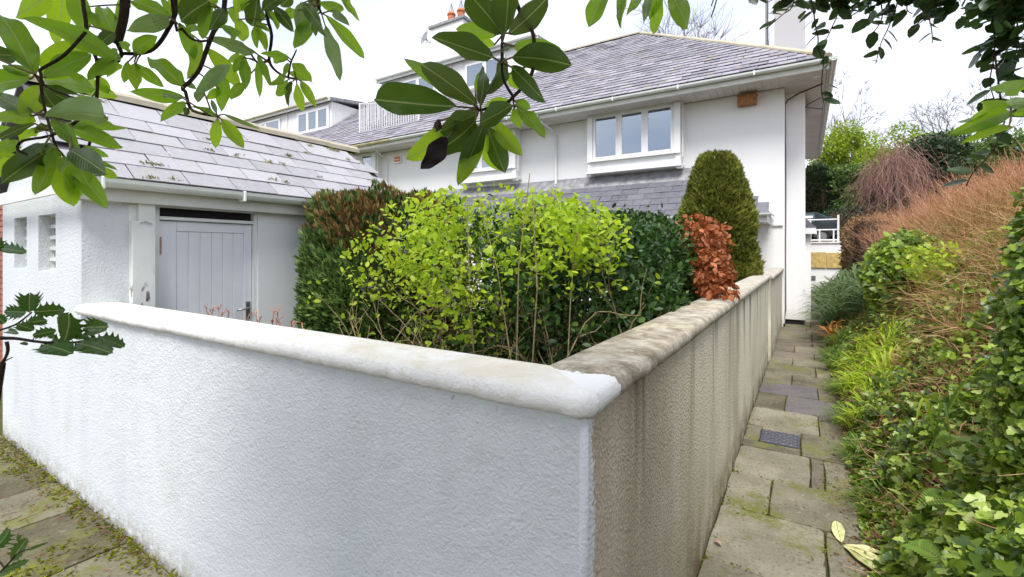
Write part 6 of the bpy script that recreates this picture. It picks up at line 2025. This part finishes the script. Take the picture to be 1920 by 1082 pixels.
# brown clipped hedge beside the path
bh = thing('brown_hedge', 'clipped brown leafless hedge beside the far path', 'hedge', (1.35, 15, 1.0))
P, v = box_points(9000, (1.45, 14.6, 1.55), (.55, 2.4, .85), 5)
lump = wob(P[:, 1] * 2, P[:, 2] * 3, 1.2)
P += v * (.06 * lump + .05 * RNG.normal(size=len(P)))[:, None]
X, N = fol_dirs(v, .4, .3)
cloud('foliage', T_DIA, P, X, N, np.stack([.05 + .05 * RNG.random(len(P)), .03 + .03 * RNG.random(len(P)), .05 + 0 * lump], 1), M['tree_b'], bh)
MB().hull([(1.05, 12.4, .5), (1.85, 12.4, .5), (1.85, 16.8, .5), (1.05, 16.8, .5)], [(1.05, 12.4, 2.25), (1.85, 12.4, 2.25), (1.85, 16.8, 2.25), (1.05, 16.8, 2.25)]).put('inner_twigs', M['bark'], bh)
k = 0

# ================================================================== BACKGROUND TREES
def tree(name, label, cat, x, y, z0, ztop, rx, ry, mat, n=7000, leaf=.11, nclump=26, zlow=.25, group=None, tpl=T_DIA, skew=.2, trunk='bark'):
    t_ = thing(name, label, cat, (x, y, z0), group)
    H = ztop - z0
    cz = z0 + H * (zlow + (1 - zlow) / 2); rz = H * (1 - zlow) / 2
    cc, cv = ell_points(nclump, (x, y, cz), (rx * .78, ry * .78, rz * .80), .55)
    nclump = int(nclump * 1.5)
    cc, cv = ell_points(nclump, (x, y, cz), (rx * .82, ry * .82, rz * .84), .35)
    per = int(n * 2.1) // nclump
    P, V, B = [], [], []
    for c, v_ in zip(cc, cv):
        rr = random.uniform(.22, .38) * min(rx, rz) * 1.25
        q = unit(per); r = (.45 + .55 * RNG.random(per)) ** .6
        P.append(c + q * (r * rr)[:, None] * np.array([1.1, 1.1, .85])); V.append(q + v_ * .6); B.append(np.full(per, random.random()))
    P, V, B = np.concatenate(P), np.concatenate(V), np.concatenate(B)
    ok = P[:, 2] > z0 + .02
    P, V, B = P[ok], V[ok], B[ok]
    X, N = fol_dirs(V, .4, skew)
    S = leaf * 1.25 * (.6 + .7 * RNG.random(len(P)))
    cloud('crown', tpl, P, X, N, S, M[mat], t_, rnd=.2 + .5 * B + RNG.normal(0, .16, len(P)))
    m = MB()
    m.tube([(x, y, z0 - .1), (x + .05, y, z0 + H * .35), (x, y, z0 + H * .7)], .03 * H ** .8 + .02, .02, n=7)
    for c in cc[::2]:
        m.tube([(x, y, z0 + H * random.uniform(.2, .5)), tuple((np.array([x, y, cz]) + c) / 2 + RNG.normal(0, .08, 3)), tuple(c)], .02 * H ** .6, .008, n=5)
    m.put('trunk', M[trunk], t_)
    return t_


gp = 'trees and bushes behind the bank'
tree('bushy_tree', 'yellow green bushy tree just right of the house eaves', 'tree', 2.0, 30, 2.3, 8.35, 1.9, 1.7, 'tree_y', 9000, .13, 34, .12, gp)
tree('bushy_tree', 'yellow green bushy tree second from the house, behind the weeping shrub', 'tree', 4.3, 32, 2.5, 8.5, 1.8, 1.7, 'tree_y', 8000, .13, 30, .12, gp)
tree('bushy_tree', 'feathery green tree between the yellow trees and the dark ivy bush', 'tree', 6.4, 33, 2.8, 8.6, 1.7, 1.6, 'tree_g', 7000, .13, 28, .12, gp)
tree('broad_bush', 'dark green broad bush above the orange thicket', 'bush', 4.5, 25, 2.8, 6.5, 1.5, 1.4, 'tree_d', 8000, .12, 28, .05, gp)
tree('broad_bush', 'mid green broad bush right of the dark one', 'bush', 6.3, 25.5, 2.9, 6.35, 1.5, 1.4, 'tree_g', 7000, .12, 26, .05, gp)
tree('broad_bush', 'dark green bush at the far right behind the bank', 'bush', 8.4, 26, 3.0, 6.5, 1.7, 1.4, 'tree_d', 7000, .12, 26, .05, gp)
tree('broad_bush', 'mid green bush under the yellow trees, above the clipped hedge', 'bush', 1.9, 27, 2.0, 6.0, 1.3, 1.1, 'tree_g', 8000, .11, 30, .0, gp)
tree('broad_bush', 'dark bush between the green bush and the weeping shrub', 'bush', 3.2, 26, 2.3, 5.3, 1.1, 1.0, 'tree_d', 6000, .11, 24, .0, gp)
rt = thing('round_conifer', 'blue green rounded conifer beside the house above the parked car', 'conifer', (.45, 27.6, 1.95))
P, v = ell_points(7000, (.45, 27.6, 3.9), (.95, .9, 2.0), .8)
lump = wob(P[:, 0] * 2, P[:, 2] * 2, 1.3)
cloud('foliage', T_SPRIG, P, v + unit(len(P)) * .5, unit(len(P)) + v, .14 + .1 * RNG.random(len(P)), M['tree_d'], rt, rnd=.5 + .3 * lump)
MB().tube([(.45, 27.6, 1.9), (.45, 27.6, 4.9)], .09, .03, n=7).put('trunk', M['bark'], rt)
MB().lathe((.45, 27.6, 0), [(.4, 2.2), (.7, 3.2), (.72, 4.2), (.4, 5.3), (.05, 5.6)], 12).put('inner_twigs', M['bark'], rt, smooth=True)
lh = thing('clipped_hedge', 'low clipped dark hedge behind the railing', 'hedge', (1.6, 25.6, 1.97))
P, v = box_points(6000, (2.2, 25.4, 2.65), (1.5, .5, .8), 6)
P += v * .07 * RNG.normal(size=(len(P), 1))
X, N = fol_dirs(v, .4, .3)
cloud('foliage', T_DIA, P, X, N, .09 + .06 * RNG.random(len(P)), M['tree_d'], lh, rnd=.55 + RNG.normal(0, .2, len(P)))
boxp('inner_twigs', (.9, 25.05, 1.95), (3.5, 25.75, 3.3), M['bark'], lh)


def bare_tree(label, x, y, z0, H, spread, seed, n0=6):
    random.seed(seed)
    t_ = thing('bare_tree', label, 'tree', (x, y, z0), 'bare winter trees')
    mb = MB(); tips = []
    mb.tube([(x, y, z0 - .1), (x + .1, y, z0 + H * .3), (x, y, z0 + H * .5)], .02 * H, .012 * H, n=7)
    for i in range(n0):
        a = 2 * math.pi * i / n0
        stems(mb, (x, y, z0 + H * random.uniform(.3, .5)), (math.cos(a) * spread, math.sin(a) * spread, 1), H * .26, .006 * H, 3, tips, .45, 3, .12)
    mb.put('trunk', M['greybark'], t_)
    P0 = np.array([tuple(p) for p, d in tips]); D = np.array([tuple(d) for p, d in tips])
    P0 = np.repeat(P0, 7, 0); D = np.repeat(D, 7, 0)
    rods('twigs', P0, P0 + (D + RNG.normal(0, .55, D.shape)) * H * .06, np.full(len(P0), .0010 * H), M['twigg'], t_, bend=.1)


bare_tree('bare tree whose twigs show above the house ridge', -7.9, 34, -.05, 16.6, .42, 3, 6)
bare_tree('bare tree just right of the house eaves behind the yellow tree', 1.7, 40, 2.0, 9.6, .6, 4, 6)
bare_tree('bare tree right of centre behind the dark bush', 7.6, 36, 2.5, 7.8, .6, 5, 7)
random.seed(99)

# ================================================================== FOREGROUND FOLIAGE
def leaf_mesh(name, mat, holly=False, curl=.10, fold=.10, wav=.0, bow=.0, tw=.0):
    """one real leaf: unit length along x, unit width across y, midrib fold and curl"""
    nu, nv = (21, 7) if holly else (13, 7)
    m = MB(); uvs = []
    for i in range(nu):
        u = i / (nu - 1)
        if holly:
            w = (math.sin(math.pi * min(1, max(0, (u * .97 + .015) ** .9))) ** .6) * .5
            w *= (1.0, .72, .62, .72)[i % 4] if 1 < i < nu - 3 else .8
            if i in (0, nu - 1):
                w = .012
        else:
            w = .5 * (max(0, math.sin(math.pi * u ** .92)) ** .62 if 0 < u < 1 else 0) * (.78 + .22 * min(1, u * 2.2))
            w = max(w, .012)
        for j in range(nv):
            t = -1 + 2 * j / (nv - 1)
            z = fold * abs(t) * w - curl * (u - .35) ** 2 + wav * math.sin(u * 13 + t * 2) * abs(t) * .04
            if holly:
                z += (.06 if i % 4 == 0 else -.03) * abs(t) ** 3
            z += tw * t * w * (u - .3)
            m.v.append((u, t * w + bow * math.sin(math.pi * u), z)); uvs.append((u, .5 + t * w))
    for i in range(nu - 1):
        for j in range(nv - 1):
            a = i * nv + j
            m.f.append((a, a + nv, a + nv + 1, a + 1))
    me = m.mesh(name, mat, smooth=True)
    ul = me.uv_layers.new(name='UVMap')
    for l in me.loops:
        ul.data[l.index].uv = uvs[l.vertex_index]
    return me


def put_leaves(parent, table, meshes):
    for P, Q, N, W, kind in table:
        ms = meshes[kind]
        me = ms[int(abs(P[0] * 7919 + Q[2] * 104729)) % len(ms)]
        P, Q, N = Vector(P), Vector(Q), Vector(N)
        x = Q - P; L = x.length
        link('leaf', me, parent, orient(P, x, N, (L, W, (L + W) * .5)))


def branches(parent, table, mat, name='branch', limb=None):
    for r0, r1, pts in table:
        MB().tube(smooth_path([Vector(p) for p in pts]), r0, r1, n=8).put(name, mat, parent, smooth=True)


def smooth_path(p, k=3):
    out = []
    n = len(p)
    for i in range(n - 1):
        a, b, c, d = p[max(i - 1, 0)], p[i], p[i + 1], p[min(i + 2, n - 1)]
        for j in range(k):
            t = j / k
            out.append(.5 * ((2 * b) + (c - a) * t + (2 * a - 5 * b + 4 * c - d) * t * t + (3 * b - a - 3 * c + d) * t ** 3))
    out.append(p[-1])
    return out


rh = thing('rhododendron', 'large rhododendron with long leathery leaves overhanging the view from above', 'rhododendron', (1.0, .15, .75))
limb = [(1.0, .15, .5), (.98, .2, 1.4), (.85, .32, 2.2), (.45, .62, 2.42), (.10, .68, 2.42), (-.25, .62, 2.40), (-.62, .40, 2.40), (-.95, .12, 2.42), (-1.25, -.15, 2.36)]
MB().tube(smooth_path([Vector(p) for p in limb], 4), .055, .014, n=9).put('trunk', M['dbark'], rh, smooth=True)
LB = smooth_path([Vector(p) for p in limb], 4)
for r0, r1, pts in RHODO_BR:
    p0 = Vector(pts[0])
    pp = [Vector(p) for p in pts]
    if p0.z > 2.0:
        q = min(LB, key=lambda w: (w - p0).length)
        pp = [q, (q + p0) / 2 + Vector((0, 0, .03))] + pp
    MB().tube(smooth_path(pp), r0, r1, n=8).put('branch', M['dbark'], rh, smooth=True)
rm = {k: [leaf_mesh('leaf', M[mt], False, c, f_, w_, b_, t_) for c, f_, w_, b_, t_ in ((.10, .12, .6, .03, .3), (.25, .25, 1.0, -.05, -.5), (-.08, .06, .8, .06, .6), (.34, .1, 1.6, -.02, 0), (.18, .4, 1.2, .05, -.8), (.05, .2, 2.0, -.07, .9))]
      for k, mt in (('g', 'rh'), ('y', 'rh_y'), ('d', 'rh_d'), ('p', 'rh_p'), ('k', 'rh_k'))}
put_leaves(rh, RHODO, rm)
# petioles join leaves to the nearest branch point
allp = [Vector(p) for _, _, pts in RHODO_BR for p in smooth_path([Vector(q) for q in pts], 4)]
pm = MB()
for P, Q, N, W, kind in RHODO:
    p = Vector(P); q = min(allp, key=lambda w: (w - p).length)
    if (q - p).length < .10:
        pm.tube([q, (p + q) / 2, p + (Vector(Q) - p) * .04], .0016, .0012, n=5)
pm.put('leaf_stalks', M['stem'], rh, kind='stuff')
# unseen rest of the crown, added above and behind to shade the near wall
P, v = ell_points(3600, (-.4, -.35, 2.95), (1.7, 1.2, .6), .2)
k = (P[:, 2] > 2.40 + .75 * np.clip(P[:, 1] + .1, 0, 2))
P, v = P[k], v[k]; n = len(P)
X, N = fol_dirs(v, .4, -.2)
S = .10 + .06 * RNG.random(n)
cloud('crown', T_OVAL, P, X, N + np.array([0, 0, .8]), np.stack([S, S * .62, S], 1), M['tree_g'], rh, 'stuff')

hm = {k: [leaf_mesh('leaf', M['holly'], True, c, .25, 0) for c in (.1, .25)] for k in 'gydpk'}
hl = thing('holly_branch', 'holly branch with spiny dark leaves reaching in from the left in front of the wall', 'holly', tuple(HOLLY_BR[0][2][0]))
branches(hl, HOLLY_BR, M['dbark'])
HOLLY = [(P, Q, N, W * 1.3, k) for P, Q, N, W, k in HOLLY]
put_leaves(hl, HOLLY, hm)
hl2 = thing('holly_sprig', 'small holly sprig in the bottom left corner over the mossy paving', 'holly', tuple(HOLLY_LOW_BR[0][2][0]))
branches(hl2, HOLLY_LOW_BR, M['dbark'])
put_leaves(hl2, HOLLY_LOW, hm)
# holly stem from the ground, outside the frame
hroot = Vector(HOLLY_BR[0][2][0])
MB().tube(smooth_path([Vector((-1.15, .12, 0)), Vector((-1.1, .14, .6)), Vector((-1.02, .13, 1.1)), hroot]), .014, .006, n=7).put('branch', M['dbark'], hl, smooth=True)
for r0, r1, pts in HOLLY_BR[2:5]:
    MB().tube(smooth_path([Vector((-1.06, .13, .9)), (Vector((-1.06, .13, .9)) + Vector(pts[-1 if pts[-1][2] < pts[0][2] else 0])) / 2, Vector(pts[-1 if pts[-1][2] < pts[0][2] else 0])]), .006, .004, n=6).put('branch', M['dbark'], hl)
h2 = Vector(HOLLY_LOW_BR[0][2][0])
MB().tube(smooth_path([Vector((h2.x - .12, h2.y - .1, 0)), Vector((h2.x - .08, h2.y - .06, h2.z * .6)), h2]), .008, .004, n=6).put('branch', M['dbark'], hl2)

# trailing evergreen vine, top right
vn = thing('trailing_vine', 'dark small leaved evergreen vine trailing down in strands from above, top right', 'vine', VINE[-1][0])
vl = tmesh('leaf', fan([(0, 0, 0), (.18, -.30, .04), (.5, -.38, .05), (.82, -.22, 0), (1, 0, -.06), (.82, .22, 0), (.5, .38, .05), (.18, .30, .04)], (.5, 0, 0)), M['vine'])
cnt = 0
vp = []
for si, pts in enumerate(VINE):
    pp = smooth_path([Vector(p) for p in pts], 6)
    main = si == len(VINE) - 1
    MB().tube(pp, .004 if main else .0016, .0028 if main else .0008, n=5).put('stem', M['dbark'], vn)
    L = 0
    step = .017
    for a, b in zip(pp[:-1], pp[1:]):
        L += (b - a).length
        while L > step:
            L -= step
            for _ in range(1 if not main else 2):
                d_ = (b - a).normalized()
                s_ = Vector((random.gauss(0, 1), random.gauss(0, 1), random.gauss(-.4, .6)))
                s_ = (s_ - d_ * s_.dot(d_)).normalized() + d_ * .4
                vp.append((b.copy(), s_, random.uniform(.020, .036), main))
# dense mat near the top edge
mp = smooth_path([Vector(p) for p in VINE[-1]], 10)
dense = []
for i in range(620):
    p = random.choice(mp)
    q = p + Vector((random.gauss(0, .035), random.gauss(0, .035), random.uniform(-.035, .06)))
    dense.append(q)
for i in range(260):
    p = Vector(VINE[8][random.randint(0, 2)]) + Vector((random.gauss(.035, .03), random.gauss(0, .03), random.gauss(0, .05)))
    dense.append(p)
random.shuffle(vp)
for p, s_, sz, main in vp[:295]:
    link('leaf', vl, vn, orient(p, s_, Vector((random.gauss(0, .6), random.gauss(-.3, .6), 1)), (sz * 1.2, sz, sz)))
rest = [(p, s_, sz) for p, s_, sz, m_ in vp[295:]] + [(q, Vector((random.gauss(0, 1), random.gauss(0, 1), random.gauss(-.5, .7))), random.uniform(.018, .032)) for q in dense]
n = len(rest)
cloud('leaves', T_OVAL, [tuple(p) for p, _, _ in rest], [tuple(s_) for _, s_, _ in rest], unit(n) * .7 + np.array([0, -.2, .8]), np.stack([[z * 1.2 for _, _, z in rest], [z * 1.6 for _, _, z in rest], [z for _, _, z in rest]], 1), M['ivy_d'], vn, 'stuff')

# ivy covered stump climbing at the right edge
iv = thing('ivy_column', 'dense dark ivy climbing at the right edge of the view', 'ivy', (.80, 2.6, .6))
MB().tube(smooth_path([Vector((.80, 2.6, .4)), Vector((.80, 2.6, 1.0)), Vector((.82, 2.62, 1.5)), Vector((.84, 2.6, 1.8))]), .05, .025, n=8).put('trunk', M['dbark'], iv)
P1, v1 = ell_points(6500, (.80, 2.6, 1.2), (.17, .22, .75), .6)
lump = wob(P1[:, 2] * 3, P1[:, 0] * 3 + P1[:, 1] * 2, 1.3)
P1 = P1 + v1 * (.05 * lump)[:, None]
X, N = fol_dirs(v1, .1, -.5)
n = len(P1)
cloud('foliage', T_IVY, P1, X, N * .6 + v1 + np.array([-.1, -.2, .5]), .018 + .020 * RNG.random(n), M['ivy'], iv, rnd=-.16 + .5 + .25 * lump + RNG.normal(0, .2, n))

# ================================================================== LITTER AND MOSS
n = 16000
x = -6.4 + 5.6 * RNG.random(n); y = 1.05 - 1.6 * RNG.random(n) ** 1.3
pm_ = wob(x * 2.2, y * 3.0, 1.2)
k = (pm_ > .12) | ((y > .93) & (RNG.random(n) < .6))
x, y = x[k], y[k]; n = len(x)
cloud('moss', T_SPRIG, np.stack([x, y, .002 + .006 * RNG.random(n)], 1), unit(n) * np.array([1, 1, .3]), unit(n) * .5 + np.array([0, 0, 1.]), .014 + .022 * RNG.random(n), M['mossm'], None, 'stuff', rnd=.5 + .3 * wob(x * 3, y * 3) + RNG.normal(0, .2, n))
n = 1100
x = -6.2 + 5.4 * RNG.random(n); y = 1.03 - 1.4 * RNG.random(n) ** 1.6
P0 = np.stack([x, y, .006 + .008 * RNG.random(n)], 1)
d_ = unit(n); d_[:, 2] *= .06
rods('plant_clippings', P0, P0 + d_ * (.025 + .07 * RNG.random(n))[:, None], .0013 + .0016 * RNG.random(n), M['litter'], None, 'stuff')
# moss in the joints and along the wall foot of the side path
XS, YS = [], []
for y0 in lines:
    if 2 < y0 < 10:
        k = int(200 / (y0 * .5))
        XS += list(-.45 + .78 * RNG.random(k)); YS += list(y0 + RNG.normal(0, .012, k))
for y0, j in joints.items():
    k = int(120 / (y0 * .5))
    XS += list(j + RNG.normal(0, .010, k)); YS += list(y0 + .55 * RNG.random(k))
k = 900
ys_ = 2.3 + 7 * RNG.random(k) ** 1.5
XS += list(-.452 + np.abs(RNG.normal(0, .018, k))); YS += list(ys_)
for cx, cy, sx, sy, k in ((-.36, 3.15, .05, .06, 260), (-.2, 4.36, .14, .03, 300), (-.28, 4.95, .12, .05, 220), (.12, 3.9, .02, .12, 120), (.10, 5.2, .02, .12, 160), (.0, 4.75, .03, .1, 160), (-.22, 6.7, .07, .1, 240), (.2, 2.9, .05, .12, 150), (.27, 5.0, .05, .3, 200)):
    XS += list(cx + RNG.normal(0, sx, k)); YS += list(cy + RNG.normal(0, sy, k))
XS, YS = np.array(XS), np.array(YS)
k = (wob(XS * 5, YS * 5, 1.3) > -.25) & (XS > -.456) & (XS < .36)
XS, YS = XS[k], YS[k]; n = len(XS)
cloud('path_moss', T_SPRIG, np.stack([XS, YS, -.012 + .014 * RNG.random(n)], 1), unit(n) * np.array([1, 1, .3]), unit(n) * .5 + np.array([0, 0, 1.]), .009 + .014 * RNG.random(n), M['mossm'], None, 'stuff', rnd=.42 + .3 * wob(XS * 3, YS * 3) + RNG.normal(0, .2, n))
# specks and crumbs on the path edge
n = 1100
y = 2.4 + 7 * RNG.random(n) ** 1.6; x = edge_x(y) - np.abs(RNG.normal(0, .09, n))
cloud('path_litter', T_DIA, np.stack([x, y, .004 + .008 * RNG.random(n)], 1), unit(n) * np.array([1, 1, .2]), unit(n) * .35 + np.array([0, 0, 1.]), np.stack([.010 + .022 * RNG.random(n), .01 + .015 * RNG.random(n), .02 + 0 * x], 1), M['litter'], None, 'stuff')
# pale fallen rhododendron whorl
fl = thing('fallen_leaves', 'pale yellow whorl of fallen rhododendron leaves on the path edge', 'leaves', (.17, 3.12, .01))
fm = [leaf_mesh('leaf', M['fallen'], False, c, .12, .6) for c in (.12, .25)]
for q, (bx, by, tx, ty, w, z) in enumerate(((.165, 3.10, .150, 3.30, .062, .035), (.172, 3.08, .345, 2.84, .058, .03), (.18, 3.085, .375, 2.93, .056, .045), (.185, 3.09, .36, 3.04, .048, .05), (.175, 3.078, .31, 2.88, .06, .018))):
    P = Vector((bx, by, .016)); Q = Vector((tx, ty, z)); x_ = Q - P
    link('leaf', fm[q % 2], fl, orient(P, x_, Vector((random.gauss(0, .15), random.gauss(0, .15), 1)), (x_.length, w, .1)))
MB().tube([(.10, 3.135, .008), (.14, 3.13, .012), (.178, 3.125, .018)], .0022, .003, n=5).put('stalk', M['stem'], fl)
pf = thing('pink_fallen_leaf', 'small pinkish fallen leaf at the foot of the grimy wall', 'leaf', (-.41, 2.74, .005))
link('leaf', leaf_mesh('leaf', M['rust'], False, .3, .4, .8), pf, orient(Vector((-.425, 2.75, .012)), Vector((.05, -.03, .01)), Vector((.3, -.2, 1)), (.05, .028, .05)))
